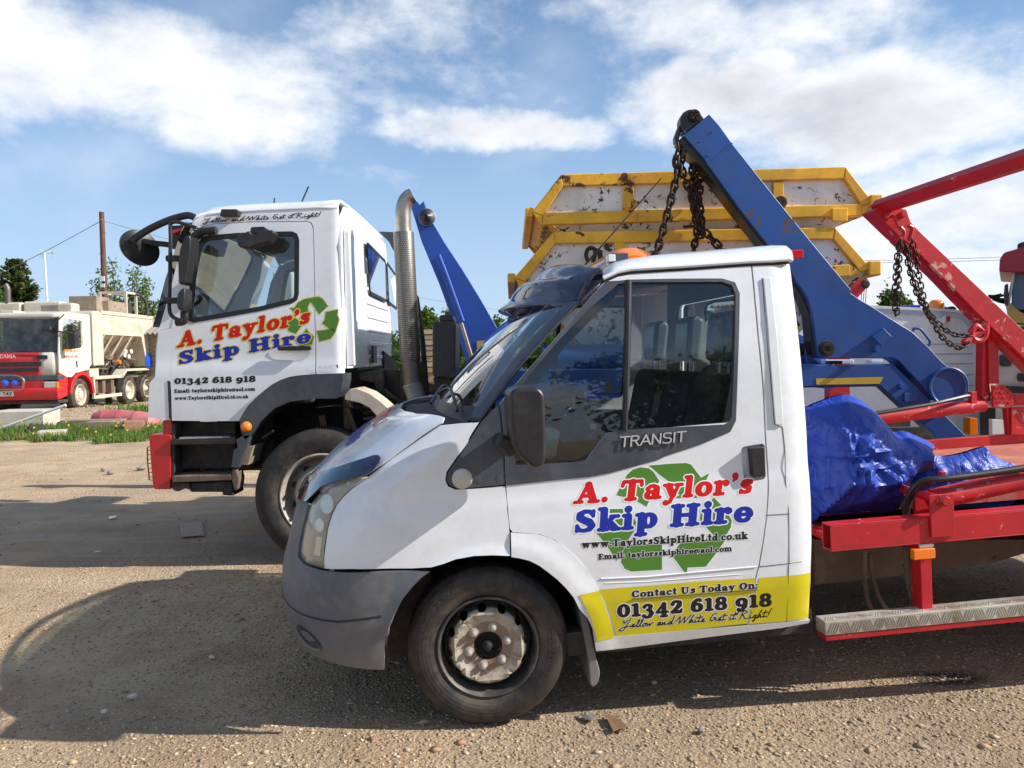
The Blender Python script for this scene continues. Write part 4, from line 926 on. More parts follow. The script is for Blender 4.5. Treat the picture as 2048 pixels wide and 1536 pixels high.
bump_loop = [(QE, .935)]+[b_ for b_ in bl_[::-1]]+bt[::-1][1:]+br_[::-1]+zb[1:]+[(min(zb[-1][0]-.05, -.75), zb[-1][1]-.005), (QE, zb[-1][1]-.008)]
BO = sheet('front_bumper', [bump_loop], lambda q, z: fN(q, z, .012+.010*math.exp(-((z-.60)/.10)**2)+(.006 if z < .53 else 0)), BUMPER, VAN, (.035, .03), .02, .005, far=VW, smooth=60)
# fog lamp recess on the corner
c0 = np.array(nhit(*z2(185, 640))); cq = nq(c0)
rec = [fN(cq[0]+.10*math.cos(a)*(1.0), cq[1]+.035*math.sin(a)-.02*math.cos(a), .0225) for a in np.linspace(0, 2*math.pi, 18)[:-1]]
M().add(rec, [tuple(range(17))]).obj('fog_lamp_recess', DARK, VAN, 0)
# lower lip of the recess
M().tube([fN(cq[0]+.10*math.cos(a), cq[1]+.035*math.sin(a)-.02*math.cos(a)-.004, .024) for a in np.linspace(math.pi, 2*math.pi, 10)], .007, 6).obj('fog_lamp_lip', BUMPER, VAN)
# groove along the bumper
M().tube([fN(q, .535+(-.02 if q < -.2 else -.02*(-q/.2)), .020) for q in np.linspace(-.01, QE, 24)], .005, 6).obj('bumper_groove', RUBBER, VAN)
# ---- bonnet: height field over plan
def hoodz(u, w):
    lo, hi = .9, 1.40
    if not ninside((u, w, lo)): return None
    for _ in range(16):
        m = (lo+hi)/2
        if ninside((u, w, m)): lo = m
        else: hi = m
    return lo
hs_ = [nhit(*p) for p in ([z1(1380, 285), z1(1200, 400), z1(1000, 545), z1(900, 625), z1(800, 700)])]
side = [(h[0]+.008, h[1]+.006) for h in hs_]
front = []
for w in np.linspace(side[-1][1]+.05, NBW, 9):
    # plan position of the z=.97 contour
    lo, hi = -.95, .2
    for _ in range(20):
        m = (lo+hi)/2
        if ninside((m, w, 1.0)): hi = m
        else: lo = m
    front.append((hi+.004, w))
half = side+front[:]
back = [(-.165-.02*0, side[0][1]+.02)] 
bonnet_half = half+[(-.31, NBW), (-.31, .75), (-.28, .5), (-.22, .30), (side[0][0]+.01, side[0][1]+.03)]
def fH(u, w):
    z = hoodz(u, w)
    k = 0
    while z is None and k < 40: u += .004; z = hoodz(u, w); k += 1
    return (u, w, (z or 1.0)+.002)
V_, F_ = fill2d([bonnet_half], .04)
P_ = [fH(a, b) for a, b in V_]
P2 = [(a[0], VW-a[1], a[2]) for a in P_]
M().add(P_, F_).add(P2, [f[::-1] for f in F_]).obj('bonnet', WHITE, VAN, 60, .002, 2, .006)
# part of a name lettered across the bonnet (seen edge on)
def fB(a, b):
    q = fH(a, b); return (q[0], q[1], q[2])
def bonnet_text(txt, u0, hgt_, w0, w1, m1):
    V, Fc, wd = typeset(txt, SERIF, 0, .9); P = []
    for a, b in V:
        w = w1+(w0-w1)*a/wd; u = u0-hgt_*b/14
        q = fH(u, w); P.append((q[0]-.003, q[1], q[2]+.005))
    M().add(P, Fc).obj('bonnet_lettering', m1, VAN, 0)
bonnet_text("A. Taylor's", -.44, -.10, .50, 1.47, LRED); bonnet_text("Skip Hire", -.57, -.10, .50, 1.47, LBLUE)
# scuttle below the windscreen
M().grid([[(u, w, 1.255+.05*(1-((w-.985)/.985)**2)+.04*(u+.3)) for w in np.linspace(.10+.6*max(0, -u), VW-.10-.6*max(0, -u), 15)] for u in np.linspace(-.29, .10, 6)]).obj('scuttle_panel', DARK, VAN)
# smoked bug deflector along the bonnet edge
dl = [z1(920, 540), z1(905, 524), z1(870, 526), z1(740, 570), z1(600, 618), z1(480, 655), z1(380, 695), z1(322, 735), z1(275, 800), z1(235, 890)]
dlo = [z1(335, 905), z1(450, 782), z1(640, 716), z1(790, 688), z1(850, 650), z1(905, 580)]
dq = NQ(dl); dq2 = NQ(dlo)
DEFL = paint('dark_tinted_deflector', (.012, .016, .045), .12, coat=1.0)
sheet('bonnet_deflector', [dq[:8]+[(QE, .985), (QE, .915)]+dq2], lambda q, z: fN(q, z, .028), DEFL, VAN, .04, .006, .002, far=VW, smooth=70)
for s_ in (z1(640, 660), z1(300, 770)):
    h_ = nhit(*s_); M().lathe([(.0, -.034), (.006, -.033), (.007, -.02)], h_, 10).obj('deflector_stud', BLACK, VAN)
# underbody behind the nose skin
M().box((-.62, .25, .25), (-.2, VW-.25, .9)).obj('engine_bay', DARK, VAN)
M().box((.36, .06, .26), (1.46, VW-.06, .36)).obj('cab_floor', DARK, VAN)
# wheel arch liner: inner tub
mm = M(); mm.grid([[(.02+.42*math.cos(a), w, .36+.42*math.sin(a)) for a in np.linspace(math.radians(-5), math.radians(178), 26)] for w in (.04, .45)])
mm.box((-.40, .44, .25), (.44, .47, .80)); mm.obj('arch_liner', LINER, VAN, 40)
# ---- black quarter trim panel at the foot of the pillar
tri = [z1(1705, 262), z1(1850, 112), z1(1868, 200), z1(1880, 340), z1(1893, 560), z1(1903, 765), z1(1780, 778), z1(1640, 790), z1(1510, 796), z1(1452, 772), z1(1428, 725), z1(1440, 665), z1(1480, 605), z1(1550, 508), z1(1620, 395)]
sheet('corner_trim', [VF.uz(tri, DS)], lambda a, b: (a, DS(a, b)-.001, b), GREYPL, VAN, .06, .02, .004, far=VW)
c0 = VF.uz([z1(1553, 718)], DS)[0]
M().lathe([(0, -.014), (.03, -.012), (.042, -.004), (.044, .01)], (c0[0], DS(*c0), c0[1]), 28).obj('side_repeater', CLEARL, VAN, 60)
for q_ in (z1(1745, 370), z1(1682, 735), z1(1857, 722)):
    c0 = VF.uz([q_], DS)[0]; M().lathe([(0, -.003), (.016, -.002), (.018, .004)], (c0[0], DS(*c0), c0[1]), 16).obj('trim_plug', GREYPL, VAN, 60)
# ---- arch flare piece and sill (body side behind the wheel)
outer = [z2(1390, 14), z2(1550, 24), z2(1640, 52), z2(1700, 92), z2(1780, 160), z2(1850, 242), z2(1905, 335), z2(1950, 432), z2(1980, 530), z2(2000, 642)]
inner = [z2(1900, 722), z2(1880, 590), z2(1850, 525), z2(1800, 470), z2(1765, 400), z2(1720, 345), z2(1670, 295), z2(1620, 255), z2(1560, 210), z2(1500, 180), z2(1440, 165), z2(1392, 158)]
sill = [(1493, 1251), (1620, 1240), (1617, 1246), (1560, 1256), (1400, 1276), (1250, 1296)]
flare = VF.uz(outer+sill+inner, DS)
ib = VF.uz(inner, DS)
def fF(a, b):
    return (a, DS(a, b)-.012*math.exp(-(max(0, min(math.hypot(a-x, b-y) for x, y in ib)-.03)/.05)**2)-.002, b)
sheet('wheel_arch_flare', [flare], fF, WHITE, VAN, (.03, .02), .02, .003, far=VW)
# ---- door skin: with handle recess hole and window opening
door_rear = [z3(1618, 152), z3(1640, 380), z3(1660, 600), z3(1678, 770), z3(1690, 900), z3(1705, 1220), z4(1445, 200), z4(1450, 290), z4(1447, 420), z4(1440, 530), z4(1415, 710), z4(1385, 880), z4(1370, 930), z4(1340, 1065), z4(1310, 1200), z4(1295, 1283)]
door_bot = [z4(1100, 1305), z4(800, 1340), z4(385, 1376)]
door_front = [(x+2.5, y-1.5) for x, y in [z2(1990, 640), z2(1970, 530), z2(1940, 432), z2(1895, 335), z2(1845, 248), z2(1775, 170), z2(1695, 98), z2(1640, 58), z2(1550, 28), z2(1393, 16)]]
door_up = [z1(1940, 1120), z1(1925, 980), z1(1914, 850), z1(1909, 775), z1(1900, 560), z1(1887, 340), z1(1874, 200), z1(1858, 105)]
door_top = [z3(150, 905), z3(300, 730), z3(500, 500), z3(640, 335), z3(722, 248), z3(790, 212), z3(880, 195), z3(1100, 175), z3(1400, 160)]
dloop = VF.uz(door_rear+door_bot+door_front+door_up+door_top, DS)
win = [z3(722, 262), z3(850, 246), z3(1100, 240), z3(1440, 238), z3(1520, 262), z3(1550, 330), z3(1545, 600), z3(1527, 1040), z3(1520, 1085), z3(1500, 1118), z3(1470, 1133), z3(1150, 1160), z3(850, 1184), z3(740, 1196), z3(690, 1240), z3(640, 1310), z3(600, 1365), z3(520, 1382), z3(300, 1396), z3(150, 1400), z3(125, 1280), z3(105, 1050), z3(108, 1010), z3(178, 905), z3(400, 630), z3(600, 400)]
wloop = VF.uz(win, DS)
hcut = rounded([p+(.02,) for p in VF.uz([z4(1262, 50), z4(1430, 22), z4(1440, 270), z4(1290, 300)], DS)])
DO = sheet('door', [dloop, wloop, hcut], fS, WHITE, VAN, (.10, .012), .025, .003, far=VW)
# pressed rib low on the door and upper edge highlight
rib = VF.uz([z4(285, 968), z4(600, 955), z4(1000, 918), z4(1370, 885)], DS)
rp = [(a, DS(a, b)-.001, b) for a, b in rib]; M().tube(rp, .0035, 8).obj('pressed_rib', WHITE, DO)
rib = VF.uz([z4(310, 1000), z4(600, 990), z4(1000, 958), z4(1260, 938)], DS)
M().tube([(a, DS(a, b)+.001, b) for a, b in rib], .003, 8).obj('pressed_rib', WHITE, DO)
# handle
hx = VF.uz([z4(1265, 60), z4(1440, 30), z4(1450, 275), z4(1290, 300)], DS)
M().prism([(p[0], p[1]) for p in hcut], .055, .05+.02).obj('handle_cup', WHITE, DO)
sheet('handle_cup_wall', [hcut], lambda a, b: (a, DS(a, b)+.035, b), WHITE, DO, 0, .003, 0)
hp = rounded([p+(.012,) for p in VF.uz([z4(1325, 55), z4(1425, 45), z4(1436, 250), z4(1345, 265)], -.02)])
M().prism(hp, -.025, .012).obj('door_handle', BLACK, DO, bevel=.006, seg=3)
# window rubber surround, lower black trim, divider, glass
glassrear = [z3(880, 262), z3(1440, 259), z3(1500, 280), z3(1522, 335), z3(1518, 600), z3(1497, 1100), z3(1480, 1132), z3(1450, 1145), z3(1150, 1160), z3(850, 1178)]
glassfront = [z3(800, 270), z3(838, 268), z3(840, 500), z3(828, 1000), z3(822, 1178), z3(740, 1196), z3(690, 1240), z3(640, 1310), z3(600, 1365), z3(520, 1380), z3(300, 1394), z3(160, 1398), z3(138, 1250), z3(118, 1060), z3(192, 905), z3(400, 650), z3(620, 420)]
trim = [z3(1527, 1060), z3(1525, 1120), z3(1490, 1190), z3(1300, 1270), z3(1080, 1342), z4(700, 132), z4(340, 232), z4(200, 258), z4(0, 276), z1(1911, 772), z1(1902, 560), z1(1889, 340), z1(1876, 200), z1(1860, 108)]
trim2 = [z3(152, 906), z3(300, 732), z3(500, 502), z3(640, 337), z3(722, 256), z3(850, 250), z3(1100, 243), z3(1440, 240), z3(1515, 264), z3(1545, 335), z3(1540, 600)]
g1 = VF.uz(glassrear, DS); g2 = VF.uz(glassfront, DS)
sheet('window_trim', [VF.uz(trim+trim2, DS), g1, g2], lambda a, b: (a, DS(a, b)-.004, b), GREYPL, DO, (.1, .012), .02, .002, far=VW)
for gname, gl in (('rear_side_glass', glassrear), ('quarter_glass', glassfront)):
    g = VF.uz(gl, DS); cx = sum(p[0] for p in g)/len(g); cz = sum(p[1] for p in g)/len(g); g = [(cx+(p[0]-cx)*1.015, cz+(p[1]-cz)*1.015) for p in g]
    sheet('window_glass', [g], lambda a, b: (a, DS(a, b)+.012, b), GLASS, DO, .12, 0, 0, far=VW)
fb_ = VF.uz([(1249, 566), (1238, 586), (1132, 692), (1092, 749), (1066, 780), (1046, 812), (1022, 812), (1030, 775), (1100, 695), (1180, 608), (1232, 566)], DS)
sheet('inner_frame', [fb_], lambda a, b: (a, DS(a, b)+.022, b), RUBBER, DO, .1, 0, 0, far=VW)
dv = VF.uz([z3(858, 250), z3(852, 600), z3(843, 1000), z3(835, 1180)], DS)
M().tube([(a, DS(a, b)-.002, b) for a, b in dv], .012, 8).obj('window_divider', BLACK, DO)
tb = VF.uz([z3(795, 1283), z3(1210, 1246), z3(800, 1222)], DS)
for off_, grow_, mt_ in ((.006, .25, LBLACK), (.012, 0, CHROME)):
    bb = [tb[0], tb[1], tb[2]]
    lettering('model_badge', 'TRANSIT', PLAIN, tb[0], tb[1], tb[2], fS, 13, mt_, DO, off_, grow_, .5, thick=.004 if mt_ is CHROME else 0)
# ---- rear pillar panel of the cab
bp = [z3(1628, 150), z3(1750, 140), z3(1868, 105), z3(1884, 160), z3(1893, 240), z3(1903, 330), z3(1930, 560), z3(1950, 750), z3(1970, 990), z3(1985, 1200), z4(1748, 60), z4(1756, 200), z4(1766, 330), z4(1772, 420), z4(1775, 720), z4(1766, 900), z4(1757, 1080), z4(1745, 1252), z4(1590, 1268), z4(1305, 1290), z4(1320, 1200), z4(1350, 1065), z4(1380, 930), z4(1395, 880), z4(1424, 710), z4(1448, 530), z4(1456, 420), z4(1460, 290), z4(1455, 200), z3(1714, 1220), z3(1700, 900), z3(1688, 770), z3(1670, 600), z3(1650, 380)]
bl = VF.uz(bp, DS); rear_u = max(p[0] for p in bl)
def fR(a, b):
    d = max(0, a-(rear_u-.12))/.12; return (a, DS(a, b)+.035*d*d, b)
BP = sheet('cab_rear_pillar', [bl], fR, WHITE, VAN, (.03, .012), .02, .003, far=VW)
slot = VF.uz([z3(1690, 235), z3(1735, 240), z3(1775, 600), z3(1800, 900), z3(1815, 1150), z3(1765, 1145), z3(1745, 900), z3(1715, 500)], DS)
M().add([(a, fR(a, b)[1]-.003, b) for a, b in slot], [tuple(range(len(slot)))]).obj('vent_slot', WHITE, BP, 0, solid=.008, bevel=.003)
for ln in ([z3(1690, 235), z3(1700, 400), z3(1725, 700), z3(1745, 900), z3(1765, 1145), z3(1815, 1160), z3(1830, 1300), z4(1575, 300), z4(1598, 520), z4(1600, 860)], [z4(1440, 525), z4(1595, 515)], [z4(1385, 885), z4(1600, 862), z4(1690, 852)], [z4(1597, 870), z4(1592, 1000), z4(1582, 1275)]):
    q_ = VF.uz(ln, DS); M().tube([(a, fR(a, b)[1]-.0005, b) for a, b in q_], .0016, 6).obj('panel_seam', GREYPL, BP)
# ---- roof and gutter
rt = [z3(700, 182), z3(780, 148), z3(860, 128), z3(1000, 108), z3(1200, 88), z3(1400, 72), z3(1600, 56), z3(1750, 44), z3(1830, 47), z3(1862, 75)]
top = [VF.w(x, y, .42) for x, y in rt]
gut = [VF.uz([q], DS)[0] for q in [z3(700, 235), z3(790, 195), z3(870, 180), z3(1000, 172), z3(1200, 160), z3(1400, 146), z3(1600, 132), z3(1750, 126), z3(1850, 118), z3(1880, 128)]]
rows = []
for (u0, z0), tp in zip(gut, top):
    r = []; w0 = DS(u0, z0)-.004; zt_ = max(tp[2]-.0, z0+.03)
    for w in [w0, w0+.004, w0+.02, w0+.05, w0+.10, w0+.17, .42, .65, .985]:
        t = min(1, (w-w0)/(.42-w0)); r.append((u0+(tp[0]-u0)*t, w, z0+(zt_-z0)*(1-(1-t)**2.6)**(1/1.6)*1.0 if w < .42 else zt_+.022*(1-((.985-w)/.565)**2)))
    rows.append(r)
full = [r+[(p[0], VW-p[1], p[2]) for p in r[:-1][::-1]] for r in rows]
M().grid(full).obj('roof', WHITE, VAN, 60, 0, solid=.02, soff=1)
gl_ = [(u0, DS(u0, z0)-.008, z0-.002) for u0, z0 in gut[:-1]]
M().tube(gl_, .009, 8).obj('roof_gutter', WHITE, VAN)
M().tube([(a, b+.004, c-.014) for a, b, c in gl_], .007, 6).obj('gutter_seal', RUBBER, VAN)
# cab back wall with its window
ru = rear_u-.03
zr = 2.0
wallb = [(.10, .38), (VW-.10, .38), (VW-.10, 1.1), (VW-.26, 1.95), (.26, 1.95), (.10, 1.1)]
wn = rounded([(.34, 1.30, .05), (VW-.34, 1.30, .05), (VW-.38, 1.80, .05), (.38, 1.80, .05)])
V_, F_ = fill2d([wallb, wn], 0)
M().add([(ru, a, b) for a, b in V_], F_).obj('cab_back_wall', WHITE, VAN, 0, solid=.006)
M().add([(ru-.035, a, b) for a, b in V_], F_).obj('bulkhead_lining', DOORC, VAN, 0)
M().add([(ru+.01, a, b) for a, b in wn], [tuple(range(len(wn)))]).obj('rear_window', GLASSM, VAN, 0)
# ---- windscreen with black border, pillar trim, visor
base = VF.w(*z1(1700, 262), .05); topn = VF.w(*z3(712, 252), .11)
def ws(v, s):
    f_ = 1-abs(2*v-1)**2.4; wb = .055+.05*s; w = wb+(VW-2*wb)*v
    u = base[0]+(topn[0]-base[0])*s-.20*f_*(1-.15*s)+(-.02*math.sin(math.pi*s)); z = base[2]+(topn[2]-base[2])*s+.035*f_*s+.02*math.sin(math.pi*s)
    return (u, w, z)
def wspatch(name, v0, v1, s0, s1, mat, off=0, nv=20, ns=12, th=0):
    M().grid([[tuple(np.array(ws(v0+(v1-v0)*i/nv, s0+(s1-s0)*j/ns))+np.array((-off, 0, off*.5))) for i in range(nv+1)] for j in range(ns+1)][::-1]).obj(name, mat, VAN, 70, solid=th)
wspatch('windscreen', .03, .97, .02, .98, GLASS)
wspatch('pillar_trim', 0, .052, 0, 1, GREYPL, .006, 5, 14, .01); wspatch('pillar_trim', .948, 1, 0, 1, GREYPL, .006, 5, 14, .01)
wspatch('screen_border', .05, .95, -.02, .09, BLACK, .003, 20, 3); wspatch('screen_border', .05, .95, .93, 1.0, BLACK, .003, 20, 3)
for v0, v1, s1 in ((.10, .40, .16), (.44, .82, .14)):
    P = [tuple(np.array(ws(v0+(v1-v0)*t, .03+(s1-.03)*math.sin(t*2.4)))+np.array((-.02, 0, .02))) for t in np.linspace(0, 1, 9)]
    M().tube(P, .008, 6).obj('wiper', BLACK, VAN)
T0 = VF.w(1203, 537, .15); L0 = VF.w(1160, 612, .09); TC = VF.w(1108, 537, .985); LC = VF.w(998, 626, .985)
sv = []
for j in range(13):
    s = j/12; row = []
    for i in range(33):
        v = i/32; f_ = 1-abs(2*v-1)**1.7; T = T0+(TC-T0)*f_; L = L0+(LC-L0)*f_; p_ = T+(L-T)*s
        wv = .09+.06*(1-s)+(VW-.18-.12*(1-s))*v; edge_ = max(0, 1-f_*3)
        row.append((p_[0]-.018*math.sin(math.pi*s)*(1-edge_), wv, p_[2]+.022*math.sin(math.pi*s)+(.012*math.sin(s*14) if f_ > .3 else 0)-.0))
    sv.append(row)
M().grid(sv[::-1]).obj('sun_visor', SMOKE, VAN, 80, solid=.004)
for (v, s) in ((.12, .45), (.12, .75), (.5, .9), (.3, .6)):
    i = int(v*32); j = int(s*12); p_ = sv[j][i]; M().lathe([(0, -.008), (.007, -.006), (.008, .004)], p_, 8, 'z').obj('visor_stud', BLACK, VAN)
br3 = [np.array(VF.w(*z3(x, y), .12)) for x, y in ((545, 400), (615, 330))]
M().bar(br3[0], br3[1], .006, .03, (0, 1, 0)).obj('visor_bracket', BLACK, VAN)
for t in (.1, .5, .9):
    p_ = br3[0]*(1-t)+br3[1]*t; M().lathe([(0, -.01), (.005, -.008), (.006, 0)], p_, 8).obj('bracket_screw', CHROME, VAN)
# radio aerial on the roof front
a0 = VF.w(1170, 530, .9); a1 = VF.w(1323, 356, .9); M().tube([a0, a1], [.006, .0035], 6).obj('radio_aerial', BLACK, VAN)
# ---- beacon
bc0 = VF.w(1207, 532, .62); bx = VF.w(1300, 520, .62)
zb0 = VF.w(1255, 522, .62)[2]; ub0 = VF.w(1212, 520, .62)[0]; ub1 = VF.w(1303, 512, .62)[0]; ztop = VF.w(1260, 489, .62)[2]
BE = M(); dm = []
cx = (ub0+ub1)/2+.01; rx = (ub1-ub0)/2
for i in range(13):
    w = .58+.74*i/12; e = 1-.30*abs(i/6-1)**6
    dm.append([(cx+rx*math.cos(a)*(.98 if i else .75), w, zb0-.02+(ztop-zb0+.02)*math.sin(a)**.8*e*(.97 if 0 < i < 12 else .6)) for a in np.linspace(0, math.pi, 14)])
BE.grid(dm); BE.add(dm[0], [tuple(range(14))]); BE.obj('beacon_dome', ORANGE, VAN, 50)
M().box((ub0, .57, zb0-.06), (ub1, 1.33, zb0-.018)).obj('beacon_base', BLACK, VAN, bevel=.01)
k0 = VF.w(1222, 528, .56); k1 = VF.w(1256, 506, .56); M().box((k0[0], .545, k0[2]), (k1[0], .60, k1[2])).obj('beacon_lamp', GREYPL, VAN, bevel=.006)
k0 = VF.w(1219, 524, .56); k1 = VF.w(1233, 509, .56); M().box((k0[0]-.01, .54, k0[2]), (k1[0]-.01, .60, k1[2])).obj('beacon_lens', LAMPW, VAN, bevel=.004)
k0 = VF.w(1570, 503, .55); k1 = VF.w(1598, 518, .55); M().box((k0[0], .5, k1[2]), (k1[0], .62, k0[2])).obj('brake_marker', LENSR, VAN, bevel=.004)
# ---- mirror
mh = rounded([p+(.02,) for p in VF.uz([(1013, 784), (1026, 773), (1070, 772), (1082, 786), (1086, 906), (1078, 926), (1060, 929), (1034, 908), (1021, 888), (1014, 840)], -.16)])
M().prism(mh, -.27, -.06).obj('door_mirror', BLACK, VAN, bevel=.018, seg=4)
ma = VF.uz([z1(1800, 430), z1(1850, 345), z1(1905, 360), z1(1990, 400), z1(2000, 480), z1(1930, 520), z1(1880, 515), z1(1860, 470)], -.03)
M().prism(ma, -.14, .05).obj('mirror_arm', BLACK, VAN, bevel=.012, seg=3)
M().prism([(VW*0+p[0], p[1]) for p in mh], VW+.06, VW+.27).obj('door_mirror', BLACK, VAN, bevel=.018, seg=3)
# ---- wheel
WC = np.array([VF.uz([(977, 1308)], .04)[0][0], .03, .338])
def wheel(name, parent, c, R, tyremat, rimmat, cenmat, width, kind, both=1, nuts=6, face=-1):
    """tyre, rim, pierced disc, nuts and hub; face=-1: outer face towards -w"""
    o = bpy.data.objects.new(name, None); COL.objects.link(o); o.parent = parent; o.location = c; o.empty_display_size = .1
    if face > 0: o.rotation_euler = (0, 0, math.pi)
    s = R/.342; Wd = width
    pr = [(.205*s, .03), (.222*s, .012), (.25*s, .0), (.285*s, -.004), (.312*s, .004), (.328*s, .02), (.336*s, .034), (.3415*s, .05), (.3425*s, Wd*.5), (.3415*s, Wd-.05), (.33*s, Wd-.02), (.285*s, Wd), (.22*s, Wd-.01), (.205*s, Wd-.03)]
    M().lathe(pr, (0, 0, 0), 72, closed=True).obj('tyre', tyremat, o, 40)
    if kind == 'van':
        rim = [(.212, .022), (.216, .010), (.209, .006), (.203, .012), (.199, .03), (.196, .045), (.193, .075), (.191, .09), (.190, .10)]
        M().lathe([(r*s, h) for r, h in rim]+[(.178*s, .15), (.20*s, .18)], (0, 0, 0), 64).obj('rim', rimmat, o, 40)
        # centre disc pierced by round ventilation holes
        ro, ri = .189*s, .060*s; rh = .166*s; hr = .0150*s; loops = [[(ro*math.cos(a), ro*math.sin(a)) for a in np.linspace(0, 2*math.pi, 72)[:-1]]]
        loops.append([(ri*math.cos(a), ri*math.sin(a)) for a in np.linspace(0, 2*math.pi, 36)[:-1]])
        for k in range(12):
            a0 = k*math.pi/6+.1; loops.append([(rh*math.cos(a0)+hr*1.35*math.cos(a)*-math.sin(a0)+hr*math.sin(a)*math.cos(a0), rh*math.sin(a0)+hr*1.35*math.cos(a)*math.cos(a0)+hr*math.sin(a)*math.sin(a0)) for a in np.linspace(0, 2*math.pi, 13)[:-1]])
        V, Fc = fill2d(loops, .02*s)
        hh = lambda r: float(np.interp(r/s, [.058, .062, .080, .090, .105, .118, .142, .150, .164, .178, .190], [.036, .030, .028, .030, .030, .026, .010, .012, .035, .062, .078]))
        M().add([(a, hh(math.hypot(a, b)), b) for a, b in V], Fc).obj('disc', CREAMR, o, 30, solid=.008)
        M().lathe([(.0, .004), (.013, .006), (.015, .03), (.022, .034), (.024, .06), (.052, .066)], (0, 0, 0), 24).obj('hub', LINER, o, 40)
        mm = M()
        for k in range(6): a = k*math.pi/3+.3; mm.lathe([(.007, .058), (.008, .05)], (.034*math.cos(a), 0, .034*math.sin(a)), 8)
        mm.obj('hub_bolts', RIMB, o)
        nm = M().lathe([(0, -.006), (.006, -.006), (.0075, .0), (.0135, .003), (.0135, .018), (.020, .020), (.021, .027)], (0, 0, 0), 10).obj('wheel_nut', RIMG, o, 30)
        for k in range(nuts):
            a = k*2*math.pi/nuts+.22; q = nm if k == 0 else nm.copy()
            if k: COL.objects.link(q); q.parent = o
            q.location = (.084*s*math.cos(a), .006, .084*s*math.sin(a))
        M().tube([(-.15*math.cos(.9), .0, .15*math.sin(.9)), (-.145*math.cos(.9), .03, .145*math.sin(.9))], .004, 6).obj('valve', RIMG, o)
    else:
        rim = [(.212, .024), (.219, .010), (.211, .004), (.203, .014), (.197, .04), (.192, .10), (.186, .11), (.16, .115 if kind == 'rear' else .085), (.14, .11 if kind == 'rear' else .03), (.10, .10 if kind == 'rear' else .012), (.085, .10 if kind == 'rear' else .014), (.08, .09 if kind == 'rear' else .0), (.05, .02 if kind == 'rear' else -.012), (.02, .0 if kind == 'rear' else -.016), (0, 0 if kind == 'rear' else -.016)]
        M().lathe([(r*s, h*s) for r, h in rim], (0, 0, 0), 56).obj('rim', rimmat, o, 35)
        mm = M()
        for k in range(10): a = k*math.pi/5; mm.lathe([(0, -.012), (.013, -.010), (.015, .02)], (.108*s*math.cos(a), (.085 if kind == 'rear' else -.004)*s, .108*s*math.sin(a)), 7)
        mm.obj('wheel_nuts', cenmat, o)
        mm = M()
        for k in range(10):
            a = k*math.pi/5+.31; mm.lathe([(0, 0), (.018*s, 0)], (.158*s*math.cos(a), (.1135 if kind == 'rear' else .077)*s, .158*s*math.sin(a)), 12)
        mm.obj('hand_holes', LINER, o)['kind'] = 'stuff'
    return o
FWH = wheel('front_wheel', VAN, WC, .342, TYREV, RIMB, CREAM, .19, 'van')
FWH.rotation_euler = (0, 0, math.radians(-2))
wheel('front_wheel', VAN, (WC[0], VW-.03, WC[2]), .342, TYREV, RIMB, CREAM, .19, 'van', face=1)
TYRET = paint('sidewall_print', (.035, .030, .027), .6)
# raised maker's lettering round the sidewall
def arc_text(txt, r, a0, da, hgt_, parent):
    V, Fc, wd = typeset(txt, PLAIN, .1, 1.0, 2); P = []
    for x, y in V:
        rr = r+hgt_*y/13; a = a0-da*x/wd; P.append((rr*math.cos(a), -.0062, rr*math.sin(a)))
    M().add(P, Fc).obj('sidewall_lettering', TYRET, parent, 0)
arc_text('TRAZANO', .262, math.radians(168), math.radians(58), .030, FWH)
arc_text('RADIAL', .262, math.radians(12), math.radians(44), .026, FWH)
for sgn in (0, 1):
    M().tube([(WC[0], .2, WC[2]), (WC[0], VW-.2, WC[2])], .045, 10).obj('front_axle', DARK, VAN) if not sgn else None
# mud flap
mf = rounded([p+(.02,) for p in VF.uz([z2(1795, 475), z2(1840, 480), z2(1870, 600), z2(1890, 720), z2(1925, 850), z2(1912, 910), z2(1885, 938), z2(1862, 925), z2(1858, 860), z2(1850, 760), z2(1820, 600)], .05)])
M().prism(mf, .03, .30).obj('mud_flap', BUMPER, VAN, bevel=.01)
# ---- cabin interior
def seat(u, w, hr=True):
    o = bpy.data.objects.new('seat', None); COL.objects.link(o); o.parent = VAN; o.location = (u, w, 0)
    M().prism(rounded([(-.30, .62, .05), (.22, .60, .05), (.24, .80, .05), (-.30, .82, .06)]), -.24, .24).obj('seat_cushion', SEAT, o, bevel=.04, seg=3)
    M().prism(rounded([(.10, .75, .04), (.26, .75, .04), (.40, 1.40, .06), (.27, 1.42, .06)]), -.23, .23).obj('seat_back', SEAT, o, bevel=.045, seg=3)
    M().prism(rounded([(.28, 1.47, .05), (.36, 1.46, .05), (.40, 1.70, .06), (.31, 1.71, .06)]), -.12, .12).obj('headrest', SEATV, o, bevel=.05, seg=5)
    M().tube([(.33, -.06, 1.38), (.34, -.06, 1.5)], .007, 6).tube([(.33, .06, 1.38), (.34, .06, 1.5)], .007, 6).obj('headrest_posts', CHROME, o)
hu = VF.w(1440, 640, .45)[0]-.34
seat(hu, .42); hu2 = VF.w(1372, 640, .98)[0]-.34; seat(hu2, .95); seat(hu2-.02, 1.50)
# dashboard and wheel
M().prism([(-.10, .95), (.30, .95), (.34, 1.10), (.22, 1.22), (-.05, 1.28), (-.12, 1.2)], .12, VW-.12).obj('dashboard', DASH, VAN, bevel=.02)
stc = np.array((.55, 1.50, 1.20)); P = []
for a in np.linspace(0, 2*math.pi, 28): P.append(tuple(stc+np.array((-.10*math.sin(a), .19*math.cos(a), .16*math.sin(a)))))
M().tube(P, .015, 8, False).tube([stc, stc+np.array((-.2, 0, -.12))], .02, 6).obj('steering_wheel', DASH, VAN)
